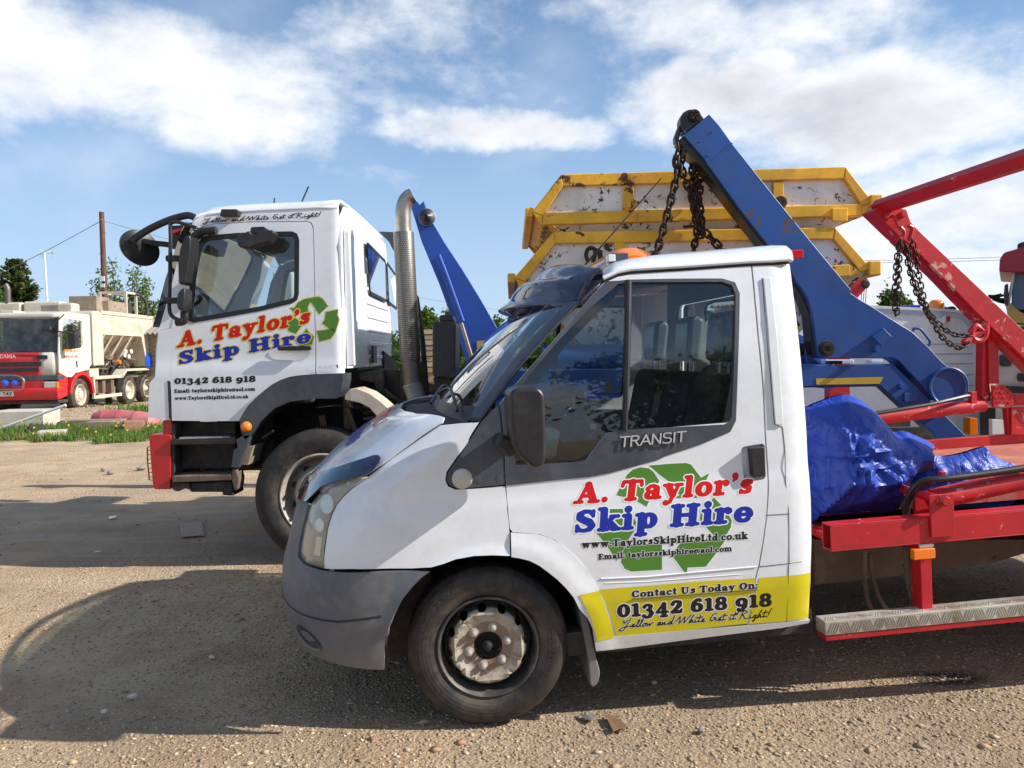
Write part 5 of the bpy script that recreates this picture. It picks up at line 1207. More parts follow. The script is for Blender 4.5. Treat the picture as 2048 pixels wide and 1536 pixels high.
# far door lining, headliner
M().prism([(.55, 1.00), (1.25, 1.00), (1.25, 1.13), (.95, 1.16), (.55, 1.10)], VW-.17, VW-.10).obj('door_card', DOORC, VAN, bevel=.02)
M().prism([(.60, .85), (1.25, .85), (1.25, .99), (.60, .99)], VW-.15, VW-.09).obj('door_card', DASH, VAN, bevel=.01)
M().grid([[(u, w, 1.90+.05*(1-((w-.985)/.8)**2)+(u-.7)*.05) for w in np.linspace(.24, VW-.24, 9)] for u in (.66, 1.0, 1.44)]).obj('headliner', LININ, VAN, 80, solid=.01, soff=-1)
for sg in (.13, VW-.13): M().prism([(1.16, .5), (1.44, .5), (1.44, 1.0), (1.16, 1.0)], sg-.012, sg+.012).obj('inner_pillar', DOORC, VAN)
# clutter on the passenger shelf: bundle, carton, pale tub
cl = M(); 
for i in range(90):
    t_ = random.random(); cxx = VF.w(1100+65*t_+random.uniform(-25, 25), 870-100*random.random()*(1-abs(t_-.4)), .34+random.random()*.3); r_ = random.uniform(.015, .04)
    cl.tube([cxx, cxx+np.array((random.uniform(-.04, .04), random.uniform(-.04, .04), random.uniform(-.04, .04)))], [r_, r_*.8], 7)
for i in range(4): q = VF.w(1120+i*16, 855, .45); cl.box(q-.05, q+.05)
cl.obj('clutter_bundle', LEATHER, VAN, bevel=0)
q = [VF.w(*p_, .33) for p_ in ((1128, 848), (1168, 838), (1150, 900), (1122, 896))]; M().prism([(p_[0], p_[2]) for p_ in q], .33, .6).obj('cardboard_carton', CARD, VAN)
q = [VF.w(*p_, .22) for p_ in ((1083, 855), (1121, 862), (1112, 915), (1086, 918))]; M().prism([(p_[0], p_[2]) for p_ in q], .22, .36).obj('pale_tub', BUCKET, VAN, bevel=.01)
# ---- vinyl graphics on the door
def vinyl(name, polys, zf, mat, off, outline=None, grow=.008, parent=None, fr=None, D=DS, fn=None, step=(.2, .012)):
    fr = fr or VF; parent = parent or VAN; fn = fn or fS
    for k, (mt_, of_, g) in enumerate(([(outline, off, grow)] if outline else [])+[(mat, off+.0003, 0)]):
        m = M()
        for pl in polys:
            lp = fr.uz([zf(*p) for p in pl], D)
            if g: lp = offset_band(lp, -g)
            V, Fc = fill2d([lp], step); m.add([(lambda q: (q[0], q[1]-of_, q[2]))(fn(a, b)) for a, b in V], Fc)
        m.obj(name+('_outline' if g else ''), mt_, parent, 70)
ARW = [[(392, 385), (425, 320), (470, 240), (510, 205), (560, 190), (620, 197), (655, 225), (693, 285), (604, 465), (540, 430), (500, 412)],
       [(622, 178), (750, 167), (880, 160), (915, 172), (985, 262), (1042, 232), (1000, 330), (958, 404), (790, 408), (835, 385), (760, 290), (690, 238)],
       [(1075, 402), (1145, 475), (1198, 560), (1192, 610), (1165, 655), (1110, 705), (975, 560), (985, 480)],
       [(872, 645), (890, 700), (1160, 690), (1090, 790), (1018, 884), (890, 890), (884, 942), (830, 870), (778, 800), (840, 720)],
       [(345, 482), (482, 480), (545, 600), (500, 660), (395, 845), (330, 740), (255, 650), (300, 600)],
       [(470, 728), (712, 722), (712, 905), (500, 918), (452, 898), (425, 850), (440, 780)]]
vinyl('recycling_logo', ARW, z4, GREEN, .0004, LWHITE, .006)
band = [[(128, 1072), (280, 1044), (600, 1018), (1000, 985), (1365, 965), (1353, 1065), (1322, 1200), (1304, 1282), (1100, 1302), (800, 1337), (392, 1372), (372, 1300), (340, 1190), (285, 1068)],
        [(1392, 963), (1762, 934), (1755, 1080), (1745, 1246), (1590, 1262), (1318, 1282), (1335, 1200), (1362, 1065)],
        [(128, 1073), (272, 1052), (325, 1190), (358, 1300), (374, 1374), (256, 1396), (238, 1330), (200, 1210), (170, 1150)]]
vinyl('yellow_contact_band', band[:1], z4, YBAND, .0006); vinyl('yellow_contact_band', band[1:2], z4, YBAND, .0012, fn=fR, step=(.03, .012)); vinyl('yellow_contact_band', band[2:], z4, YBAND, .0022, fn=fF, step=(.03, .02))
def vtext(name, txt, font, bl, br, tl, cap, mat, off, outl=None, grow=.9, h=.5, zf=z4, track=0, fr=None, D=DS, fn=None, parent=None, fat=.3):
    fr = fr or VF; fn = fn or fS; q = fr.uz([zf(*bl), zf(*br), zf(*tl)], D); q = [p[:2] for p in q]
    if outl: lettering(name+'_outline', txt, font, q[0], q[1], q[2], fn, cap, outl, parent or VAN, off, grow+fat, h, None, track)
    lettering(name, txt, font, q[0], q[1], q[2], fn, cap, mat, parent or VAN, off+.0003, fat, h, None, track)
vtext('red_name_lettering', "A. Taylor's", SERIF, (90, 446), (1335, 372), (110, 302), 14, LRED, .0010, LWHITE, .8, .4, track=.4)
vtext('blue_name_lettering', 'Skip Hire', SERIF, (105, 648), (1342, 570), (115, 492), 14, LBLUE, .0010, LWHITE, .8, .4, track=.4)
vtext('web_address_lettering', 'www.TaylorsSkipHireLtd.co.uk', SERIF, (150, 756), (1312, 690), (150, 706), 14, LBLACK, .0011, LWHITE, 1.0, .75)
vtext('email_lettering', 'Email: taylorsskiphire@aol.com', SERIF, (268, 835), (1200, 775), (268, 796), 14, LBLACK, .0011, LWHITE, 1.0, .8)
vtext('contact_lettering', 'Contact Us Today On:', SERIF, (500, 1100), (1378, 1036), (500, 1052), 14, LBLACK, .0014, LWHITE, .9, .7)
vtext('phone_lettering', '01342 618 918', SERIF, (400, 1240), (1475, 1158), (398, 1152), 12.4, LBLACK, .0014, LWHITE, .8, .45)
vtext('slogan_lettering', 'Yellow and White Get it Right!', SCRIPT, (410, 1316), (1470, 1236), (418, 1256), 13, LBLACK, .0014, LWHITE, .55, .5, fat=0)
ul = VF.uz([z4(498, 1110), z4(1378, 1044)], DS); M().tube([(a, DS(a, b)-.004, b) for a, b in ul], .0018, 5).obj('lettering_underline', LBLACK, VAN)

# ================================================================= VAN'S RED LOADER FRAME
def y5(X, Y): return (1600+X/2.844, 780+Y/2.844)
def y8(X, Y): return (1580+X/4.267, 560+Y/4.267)
def y6(X, Y): return (1700+X/3.491, 280+Y/3.491)
nb0 = VF.uz([(1661, 1051)], 0)[0]; nb1 = VF.uz([(1661, 1104)], 0)[0]; bu = nb0[0]
BEN = 4.9
def hollow(name, u0, u1, z0, z1_, w0, w1, mat, t=.006):
    m = M(); m.box((u0, w0, z1_-t), (u1, w1, z1_)); m.box((u0, w0, z0), (u1, w1, z0+t)); m.box((u0, w0, z0+t), (u1, w0+t, z1_-t)); m.box((u0, w1-t, z0+t), (u1, w1, z1_-t)); m.box((u0+.05, w0+t, z0+t), (u0+.056, w1-t, z1_-t)); return m.obj(name, mat, VAN, bevel=.002)
hollow('side_beam', bu, BEN, nb1[1], nb0[1], 0, .075, RED)
hollow('side_beam', bu, BEN, nb1[1], nb0[1], VW-.075, VW, RED)
# post, marker lamp, step
pz = VF.uz([y5(680, 890), y5(752, 1272)], .0); pu = VF.uz([y5(690, 1100), y5(752, 1100)], .0)
M().box((pu[0][0], .0, pz[1][1]), (pu[1][0], .07, nb1[1]-.002)).obj('step_post', RED, VAN, bevel=.003)
lm = VF.uz([y5(648, 912), y5(773, 958)], -.03)
M().box((lm[0][0], -.03, lm[1][1]), (lm[1][0], .0, lm[0][1])).obj('side_marker_lamp', ORANGE, VAN, bevel=.004)
M().box((pu[0][0]-.01, -.012, lm[0][1]+.002), (pu[1][0]+.005, -.001, nb1[1]-.002)).obj('lamp_bracket', GALV, VAN)
st = VF.uz([y5(150, 1310), y5(150, 1430)], -.03); su = VF.uz([y5(148, 1400)], -.03)[0][0]; sz = VF.uz([y5(148, 1318)], -.03)[0][1]; szb = VF.uz([y5(150, 1430)], -.03)[0][1]; szm = VF.uz([y5(150, 1395)], -.03)[0][1]
stw = .045
M().box((su, -.03, szb), (BEN, stw, szm-.002)).obj('step_rail', RED, VAN, bevel=.003)
M().box((su-.004, -.034, szm), (BEN, stw+.004, sz)).obj('step_tread', CHEQ, VAN, bevel=.002)
mm = M()
k = 0; u = su+.02
while u < 3.2:
    for fz in (0,):
        for q in range(4):
            s_ = 1 if k % 2 == 0 else -1; uu = u+q*.0115
            zc = (szm+sz)/2; dz = (sz-szm)*.36
            mm.bar((uu-.010, -.0355, zc-s_*dz), (uu+.010, -.0355, zc+s_*dz), .003, .004, (0, 1, 0))
            for wv in (.0,):
                mm.bar((uu-.012, wv-.015*s_, sz+.001), (uu+.012, wv+.015*s_, sz+.001), .004, .003)
    u += .052; k += 1
o = mm.obj('chequer_ribs', CHEQ, VAN, 0); o['kind'] = 'stuff'
M().box((1.62, .08, .615), (BEN, .45, .645)).obj('sun_blocking_deck', RED, VAN); M().box((1.62, VW-.3, .615), (BEN, VW-.08, .645)).obj('sun_blocking_deck', RED, VAN)  # hidden plates added to stop sun reaching the ground under the flatbed
for w_, f_ in ((.03, -1), (VW-.03, 1)): wheel('rear_wheel', VAN, (3.42, w_, .338), .342, TYREV, RIMB, CREAM, .40, 'van', face=f_)
M().box((4.2, .02, .30), (4.9, VW-.02, .62)).obj('rear_bumper', RED, VAN)
# chassis rail and undertray behind the frame
ch = VF.uz([y5(85, 850), y5(1280, 850), y5(1280, 930), y5(1100, 985), y5(900, 1020), y5(760, 1025), y5(500, 1065), y5(85, 1110)], .45)
M().prism([ch[0], ch[1], (4.9, ch[2][1]+.05), ch[2], ch[3], ch[4], ch[5], ch[6], ch[7]], .45, .52).obj('chassis_rail', MUDCH, VAN, bevel=.004)
for q in ((590, 1000), (1107, 958), (380, 1022)):
    c0 = VF.uz([y5(*q)], .45)[0]; M().lathe([(0, -.012), (.009, -.010), (.011, 0), (.018, .002)], (c0[0], .45, c0[1]), 8).obj('rail_bolt', MUDCH, VAN)
M().box((1.5, .52, .42), (4.9, VW-.1, .60)).obj('underframe', DARK, VAN)
def hose(pts, r, w, mat, zf=y5, name='hose'):
    P = [VF.w(*zf(*p[:2]), p[2] if len(p) > 2 else w) for p in pts]; M().tube(smoothed([tuple(p) for p in P], 5), r, 8).obj(name, mat, VAN)
HOSE = paint('muddy_hose', (.10, .065, .05), .6, dirt=(.3, .24, .14), damt=.5)
hose([(372, 905), (368, 1050), (380, 1180), (420, 1275), (440, 1300)], .011, .3, HOSE); hose([(395, 930), (410, 1060), (450, 1180), (505, 1270), (520, 1300)], .011, .32, HOSE)
hose([(598, 890), (610, 1040), (635, 1180), (640, 1290)], .012, .1, HOSE); hose([(625, 890), (645, 1040), (655, 1180), (662, 1290)], .012, .13, HOSE)
# deck
dz = nb0[1]-.03
dk0 = VF.w(*y5(900, 400), .8)
pass
# near hydraulic ram with its bracket
r0 = VF.w(*y5(745, 625), .16); r1 = VF.w(2400, 878, .16)
ra = np.array(r0); rb_ = np.array(r1); rad = abs(VF.w(*y5(900, 535), .16)[2]-VF.w(*y5(900, 655), .16)[2])/2
M().tube([ra, ra+(rb_-ra)*1.0], rad, 28).obj('hydraulic_ram', REDS, VAN, 40)
bk = VF.uz([y5(738, 598), y5(875, 590), y5(880, 832), y5(750, 840)], -.012); M().prism(bk, -.012, .0-.0015).obj('ram_bracket', REDS, VAN, bevel=.002)
bk = VF.uz([y5(650, 600), y5(735, 560), y5(735, 712), y5(650, 712)], .26); M().prism(bk, .25, .27).obj('ram_bracket', RED, VAN)
c0 = VF.uz([y5(812, 628)], -.012)[0]; M().lathe([(0, -.03), (.018, -.03), (.024, -.022), (.024, 0)], (c0[0], -.012, c0[1]), 8).obj('ram_pin', REDS, VAN)
M().tube([(c0[0], -.012, c0[1]), (c0[0], .3, c0[1])], .02, 10).obj('ram_pin', RED, VAN)
c1 = VF.w(*y5(808, 487), .16); M().box(c1-np.array((.012, .012, .03)), c1+np.array((.012, .012, .02))).obj('ram_port', RED, VAN, bevel=.003)
hose([(598, 712, .18), (600, 640, .17), (640, 560, .14), (700, 515, .12), (800, 505, .10), (1000, 480, .10), (1274, 440, .10), (1500, 405, .1)], .013, .12, BLACK)
hose([(612, 712, .20), (618, 650, .19), (660, 580, .16), (720, 530, .14), (860, 508, .12), (1274, 452, .12)], .012, .12, BLACK)
M().tube([VF.w(*y5(725, 505), .12), VF.w(*y5(748, 530), .12)], .022, 8).obj('hose_clip', BLACK, VAN)
# far rail of the deck, far ram, upright posts, arms and the crossbar over the top
FWD = VW-.25
fr_ = VF.uz([y8(1150, 1365), y8(1250, 1345), y8(2000, 1320), y8(2000, 1400), y8(1290, 1460)], FWD)
zt0 = VF.uz([y8(1250, 1365)], FWD)[0]; 
rtz = float(VF.w(*y8(1400, 1352), FWD)[2]); dkz = float(VF.w(*y8(1400, 1436), FWD)[2])
M().box((1.60, .42, dkz-.06), (BEN, FWD-.004, dkz)).obj('deck_plate', REDD, VAN)
M().prism([(1.62, dkz-.10), (BEN, dkz-.10), (BEN, rtz), (1.62, rtz)], FWD, FWD+.05).obj('deck_side_rail', REDS, VAN, bevel=.003)
a0 = VF.w(*y8(820, 1170), FWD); a1 = VF.w(*y8(1650, 1065), FWD); rr = abs(VF.w(*y8(1200, 1075), FWD)[2]-VF.w(*y8(1200, 1195), FWD)[2])/2.1
a0b = a0+(a0-a1)*.35
M().tube([a0b, a1], rr, 28).obj('hydraulic_ram', REDS, VAN, 40)
M().tube([a1, a1+(a1-a0)*.08], rr*.55, 16).obj('ram_rod', CHROME, VAN)
M().tube([VF.w(*y8(600, 1160), FWD-.1), VF.w(*y8(1200, 1060), FWD-.1), VF.w(*y8(1500, 990), FWD-.05), VF.w(*y8(1560, 985), FWD)], .013, 8).obj('hose', BLACK, VAN)
c1 = VF.w(*y8(1555, 990), FWD-.02); M().box(c1-np.array((.02, .02, .05)), c1+np.array((.02, .02, .03))).obj('ram_port', RED, VAN, bevel=.003)
def pr(name, pts, w0, w1, mat, zf=y8, bev=.003, tw=None):
    q = VF.uz([zf(*p) for p in pts], w0 if tw is None else tw); return M().prism(q, w0, w1).obj(name, mat, VAN, bevel=bev)
PW = VW-.28
pr('upright_post', [(1648, 480), (1700, 470), (1705, 900), (1725, 1080), (1640, 1000)], PW+.02, PW+.09, RED)
pr('upright_post', [(1696, 480), (1778, 470), (1786, 885), (1702, 885)], PW, PW+.018, REDS)
pr('chequer_gusset', [(1728, 895), (1825, 895), (1915, 975), (1913, 1080), (1735, 1085)], PW-.02, PW-.002, REDS)
gm = M()
for i in range(5):
    for j in range(4):
        X0 = 1752+i*34+(j % 2)*12; Y0 = 920+j*42
        if X0+Y0*-.0 > 1895 or (X0 > 1850 and Y0 < 960): continue
        s_ = 1 if (i+j) % 2 else -1; a = VF.w(*y8(X0-9, Y0+s_*9), PW-.022); b2 = VF.w(*y8(X0+9, Y0-s_*9), PW-.022); gm.bar(a, b2, .004, .006, (0, 1, 0))
gm.obj('gusset_ribs', REDS, VAN)
pr('cross_rail', [(1915, 975), (2300, 962), (2300, 1060), (1915, 1072)], PW+.002, PW+.05, REDS)
pr('lower_gusset', [(1730, 1090), (2100, 1085), (2100, 1320), (1865, 1320), (1845, 1100)], PW+.01, PW+.05, RED)
pr('frame_plate', [(1890, 1085), (2150, 1075), (2150, 1320), (1890, 1322)], PW-.004, PW+.008, REDS)
# far arm (box section) leaning back from its head
ARM = VW-.35
am = [(1330, -30), (1530, -10), (1997, 430), (2400, 830), (2400, 1100), (1997, 690), (1700, 390), (1480, 150)]
arm_px = [y6(160, 495), y6(230, 450), y6(395, 485), y6(425, 570), y6(490, 640), y6(880, 1010), y6(1215, 1330), y6(1600, 1700), y6(1600, 1900), y6(1190, 1500), y6(900, 1220), y6(620, 930), y6(430, 740), y6(335, 665)]
M().prism(VF.uz(arm_px, ARM), ARM, ARM+.14).obj('lifting_arm', REDS, VAN, bevel=.005)
# shadowed lower flange of the arm sits behind its face
lo_ = [y6(335, 665), y6(430, 740), y6(620, 930), y6(900, 1220), y6(1190, 1500), y6(1600, 1900), y6(1600, 1940), y6(1170, 1530), y6(890, 1248), y6(613, 960), y6(400, 765), y6(330, 700)]
M().prism(VF.uz(lo_, ARM+.03), ARM+.03, ARM+.12).obj('arm_lower_flange', RED, VAN, bevel=.003)
c_far = np.array(VF.w(*y6(215, 455), ARM)); c_near = c_far.copy(); c_near[1] = ARM-1.55
zs = abs(VF.w(*y6(270, 405), ARM)[2]-VF.w(*y6(200, 520), ARM)[2])
P8 = []
sec = [(-.066, .012), (-.03, .050), (.03, .050), (.058, .012), (.03, -.045), (-.03, -.042)]
m = M()
for w in (c_far[1]+.10, c_near[1]):
    for du, dz_ in sec: P8.append((c_far[0]+du+.05, w, c_far[2]+dz_+.0))
n_ = len(sec)
m.add(P8, [tuple(range(n_-1, -1, -1)), tuple(range(n_, 2*n_))]+[(i, (i+1) % n_, n_+(i+1) % n_, n_+i) for i in range(n_)])
m.obj('crossbar', RED, VAN, 0, bevel=.006)
M().prism([(p_[0], p_[1]) for p_ in VF.uz(arm_px, ARM)], c_near[1]-.14, c_near[1]).obj('lifting_arm', REDS, VAN, bevel=.005)
pr('lug_plate', [(300, 520), (390, 490), (430, 590), (345, 620)], ARM-.05, ARM-.03, REDS, y6)
pr('lug_plate', [(245, 520), (300, 510), (305, 540), (250, 548)], ARM-.03, ARM-.004, RED, y6)
c0 = VF.uz([y6(362, 522)], ARM-.05)[0]; M().lathe([(0, -.03), (.018, -.03), (.022, -.02), (.022, 0)], (c0[0], ARM-.05, c0[1]), 10).obj('lug_pin', REDS, VAN)
# hook block on the post
hk = [VF.w(*y6(x, y), PW-.06) for x, y in ((955, 1290), (930, 1330), (880, 1300), (845, 1340), (860, 1390), (905, 1400), (940, 1370), (950, 1300))]
M().tube(smoothed([tuple(p) for p in hk], 4), .022, 8).obj('chain_hook', RED, VAN)
hk = [VF.w(*y6(x, y), PW-.06) for x, y in ((800, 1420), (845, 1380), (880, 1350), (925, 1340), (945, 1270))]
M().tube([tuple(p) for p in hk], [.03, .02, .018, .02, .03], 8).obj('chain_hook', RED, VAN)
pr('hook_plate', [(880, 1190), (960, 1220), (965, 1300), (895, 1290)], PW-.05, PW-.02, RED, y6)

# ================================================================= CHAINS
def linkmesh(L, r, wd):
    m = M(); P = []
    for i in range(12):
        a = 2*math.pi*i/12; P.append((wd*math.cos(a), 0, (L-wd)*(1 if math.sin(a) > 0 else -1)+wd*math.sin(a)))
    P.append(P[0]); m.tube(P, r, 5, False); me = bpy.data.meshes.new('link'); me.from_pydata(m.v, [], m.f)
    me.polygons.foreach_set('use_smooth', [True]*len(me.polygons)); me.materials.append(CHAIN); return me
def chain(label, paths, L, r, wd, group=None, name='hanging_chain', cat='chain'):
    """paths: world polylines; every link is an object of its own"""
    t = thing(name, label, cat, loc=tuple(paths[0][0]), group=group); me = linkmesh(L, r, wd); base = Vector(paths[0][0]); pitch = 2*L-2.6*r
    for P in paths:
        P = [Vector(p) for p in smoothed([tuple(p) for p in P], 6)]
        seg = [(P[i+1]-P[i]).length for i in range(len(P)-1)]; tot = sum(seg); n = max(1, int(tot/pitch))
        for k in range(n):
            d = (k+.5)*tot/n; i = 0
            while i < len(seg)-1 and d > seg[i]: d -= seg[i]; i += 1
            q = P[i].lerp(P[i+1], min(1, d/max(seg[i], 1e-6))); dr = (P[i+1]-P[i]).normalized()
            o = bpy.data.objects.new('link', me); COL.objects.link(o); o.parent = t; o.location = q-base
            o.rotation_mode = 'QUATERNION'; o.rotation_quaternion = dr.to_track_quat('Z', 'X') @ Matrix.Rotation((.55 if k % 2 else 2.1)+random.uniform(-.25, .25), 3, 'Z').to_quaternion()
    return t
def vw(px, py, w):
    q = VF.w(px, py, w); return VF.O + VF.A.T @ q
g = 'chains of the red loader'
cw = ARM-.08
chain('doubled chain hanging straight with a loose end, left of the others on the red arm', [[vw(*y6(350, 690), cw), vw(*y6(330, 800), cw), vw(*y6(318, 950), cw), vw(*y6(312, 1100), cw), vw(*y6(318, 1225), cw)], [vw(*y6(360, 700), cw-.03), vw(*y6(345, 820), cw-.03), vw(*y6(342, 960), cw-.03), vw(*y6(338, 1100), cw-.03), vw(*y6(326, 1215), cw-.03)]], .023, .0052, .0145, g)
chain('long chain swagging from the red arm head to the post hook', [[vw(*y6(385, 730), cw), vw(*y6(410, 880), cw), vw(*y6(470, 1080), cw), vw(*y6(560, 1220), cw), vw(*y6(660, 1320), cw), vw(*y6(740, 1360), cw), vw(*y6(850, 1365), cw)]], .023, .0052, .0145, g)
chain('slack chain bellying lowest beneath the upper run beside the red post', [[vw(*y6(400, 740), cw-.04), vw(*y6(435, 930), cw-.04), vw(*y6(500, 1120), cw-.04), vw(*y6(580, 1270), cw-.04), vw(*y6(640, 1370), cw-.04), vw(*y6(710, 1430), cw-.04), vw(*y6(770, 1450), cw-.04), vw(*y6(830, 1410), cw-.04)]], .023, .0052, .0145, g)
chain('chain hanging nearest the red arm, joining the long swag lower down', [[vw(*y6(430, 680), cw), vw(*y6(462, 820), cw), vw(*y6(480, 940), cw), vw(*y6(505, 1060), cw), vw(*y6(530, 1160), cw), vw(*y6(560, 1240), cw)]], .023, .0052, .0145, g)
for pts in ([(350, 610), (375, 640), (368, 680), (345, 690)], [(410, 600), (435, 615), (425, 660), (415, 700)]):
    M().tube(smoothed([tuple(VF.w(*y6(*p), cw)) for p in pts], 4), .014, 8).obj('shackle', RED, VAN)

# ================================================================= TARPAULIN
tp = [(0, 20), (150, 0), (160, -60), (450, 5)]
def tarp(name, label, outline, wfront, depth, seed, amp):
    lp = VF.uz(outline, wfront); xs = [p[0] for p in lp]; zs = [p[1] for p in lp]; V, Fc = fill2d([smoothed(lp, 4, True)], .016)
    lpn = np.array(smoothed(lp, 24, True)); r1 = np.random.default_rng(seed); cr = [(r1.uniform(0, 3.14), r1.uniform(4, 15), r1.uniform(0, 6.28), r1.uniform(.3, 1)) for _ in range(12)]
    P = []
    cx, cz = min(xs)+.20, max(zs)-.28
    for a, b in V:
        e = float(np.min(np.hypot(lpn[:, 0]-a, lpn[:, 1]-b))); bul = depth*(1-math.exp(-e/.12))
        x_, z_ = a+.05*math.sin(9*b+seed), b+.05*math.sin(8*a+1.3*seed); h = 0
        for th, f, ph, k in cr:
            s_ = math.sin((x_*math.cos(th)+z_*math.sin(th))*f+ph+1.5*math.sin(z_*5+ph)); h += k*(1-abs(s_))**3.2*11/f
        for j in range(9):   # folds radiating from where it is bunched
            an = math.atan2(b-cz, a-cx); h += 1.3*max(0, math.cos(an*3+j*1.1+seed+3*math.hypot(a-cx, b-cz)))**8
        P.append((a, wfront-bul-amp*h*(1-math.exp(-e/.05))+.1, b))
    o = M().add(P, Fc); k = len(P)
    o.add([(p[0], wfront+.12+(wfront+.1-p[1])*1.2, p[2]) for p in P], [f[::-1] for f in Fc])
    ob = o.obj(name, TARP, None, 28); ob.matrix_world = VM; tag(ob, label, 'tarpaulin'); return ob
T1 = [(1618, 835), (1640, 815), y5(180, 70), y5(270, 40), y5(330, 33), y5(385, 50), y5(440, 85), y5(500, 140), y5(560, 210), y5(598, 248), y5(650, 242), y5(740, 275), y5(838, 328), y5(800, 380), y5(830, 440), y5(800, 480), y5(720, 500), y5(660, 560), y5(640, 640), y5(600, 716), y5(420, 725), y5(230, 738), y5(150, 748), y5(128, 800), y5(85, 775), (1622, 1045), (1616, 960)]
tarp('blue_tarpaulin', 'large crumpled blue tarpaulin heaped on the red deck behind the van cab', T1, .36, .20, 3, .020)
T2 = [y5(790, 395), y5(900, 392), y5(1010, 372), y5(1140, 336), y5(1160, 375), y5(1230, 410), y5(1275, 430), (2060, 940), (2060, 1012), y5(1100, 690), y5(880, 690), y5(700, 700), y5(700, 560)]
tarp('blue_tarpaulin', 'trailing flat end of blue tarpaulin lying under the black hose on the deck', T2, .44, .08, 8, .014)
# ================================================================= BLUE-ARMED SKIP LORRY (white cab)
LF = Frame(gpt(648, 1130), 0, 0); LM = Matrix(LF.mat()); LW = 2.30
LOR = thing('skip_lorry', 'white cab skip lorry behind the van, with big blue arm, red bumper and exhaust stack', 'lorry', LM)
def q3(X, Y): return (240+X/4.267, 360+Y/4.267)
def q4(X, Y): return (280+X/3.34, 640+Y/3.34)
def q5(X, Y): return (680+X/3.0725, 360+Y/3.0725)
def q6(X, Y): return (1000+X/4.096, 200+Y/4.096)
def q7(X, Y): return (1400+X/3.84, 200+Y/3.84)
def DL(u, z):
    z = float(z); d = .05*max(0, z-1.75)**1.3
    fu = -1.36+.10*max(0, z-1.7)
    d += .03*max(0, min(1, (fu+.08-u)/.10))**2.2
    s = .012/(1+math.exp(-(z-1.52)/.02)) if z < 1.9 else .012
    return d+s
def fL(a, b): return (a, DL(a, b), b)
dl_ = [q3(440, 1255), q4(205, 370), q4(209, 520), q4(213, 672), q4(440, 675), q4(662, 675), q4(690, 620), q4(720, 575), q4(765, 530), q4(820, 478), q4(880, 432), q4(940, 400), q4(1000, 380), q4(1060, 370), q4(1170, 362), q4(1170, 0), q3(1662, 1300), q3(1658, 900), q3(1652, 600), q3(1646, 410), q3(1628, 368), q3(1590, 356), q3(1100, 362), q3(800, 378), q3(700, 402), q3(660, 430), q3(600, 560), q3(560, 760), q3(500, 1000)]
wl_ = [q3(665, 545), q3(700, 488), q3(760, 472), q3(1000, 452), q3(1250, 442), q3(1470, 438), q3(1512, 458), q3(1530, 510), q3(1529, 700), q3(1526, 975), q3(1512, 1025), q3(1472, 1052), q3(1200, 1118), q3(900, 1172), q3(625, 1218), q3(592, 1204), q3(580, 1175), q3(585, 1050), q3(600, 860), q3(628, 700)]
DR = sheet('cab_door', [LF.uz(dl_, DL), LF.uz(wl_, DL)], fL, WHITE2, LOR, (.1, .02), .03, .004, far=LW)
wi_ = LF.uz(wl_, DL); wn_ = offset_band(wi_, .035)
sheet('window_rubber', [wi_, wn_], lambda a, b: (a, DL(a, b)-.004, b), RUBBER, DR, .2, .02, .004, far=LW)
sheet('door_window', [offset_band(wi_, .025)], lambda a, b: (a, DL(a, b)+.008, b), GLASSM, DR, .3, 0, 0, far=LW)
# side panel behind the door up to the rear corner; roof side; front corner panel
sp = [q4(1176, 362), q4(1176, 0), q3(1668, 1300), q3(1664, 900), q3(1658, 600), q3(1652, 405), q3(1635, 362), q3(1590, 349), q3(1100, 355), q3(800, 371), q3(700, 394), q3(655, 425), q3(630, 420), (384, 452), (392, 428), q3(760, 258), q3(900, 236), q3(1200, 212), q3(1500, 197), q3(1650, 190), q3(1800, 186), q3(1862, 190), q4(1368, 0), q4(1362, 355)]
sq = LF.uz(sp, DL); LRU = max(p[0] for p in sq)
def fLr(a, b):
    d = max(0, a-(LRU-.07))/.07; zt_ = float(np.interp(a, [-1.2, -.9, -.5, .2], [2.62, 2.70, 2.75, 2.78])); e = max(0, b-(zt_-.09))/.09
    return (a, DL(a, b)+.05*d**2.2+.07*min(1, e)**2.2, b)
sheet('cab_side_panel', [sq], fLr, WHITE2, LOR, (.03, .03), .03, .004, far=LW)
fc = [q3(432, 1262), q3(318, 1285), q3(308, 1500), (310, 755), (299, 766), (297, 800), (296.6, 835), (341, 841), (341, 751)]
sheet('front_corner_panel', [LF.uz(fc, 0)], fL, WHITE2, LOR, .04, .03, .006, far=LW)
M().prism(LF.uz([q4(185, 405), q4(203, 412), q4(207, 672), q4(196, 660)], -.0), -.004, .02).obj('corner_grille', BLACK, LOR)
# windscreen side pillar
ap = [q3(640, 425), q3(590, 425), q3(480, 640), q3(400, 1000), q3(320, 1282), q3(436, 1258), q3(497, 1000), q3(555, 760), q3(596, 560), q3(655, 432)]
sheet('front_pillar', [LF.uz(ap, 0)], lambda a, b: (a, DL(a, b)+.004, b), WHITE2, LOR, .06, .03, .004, far=LW)
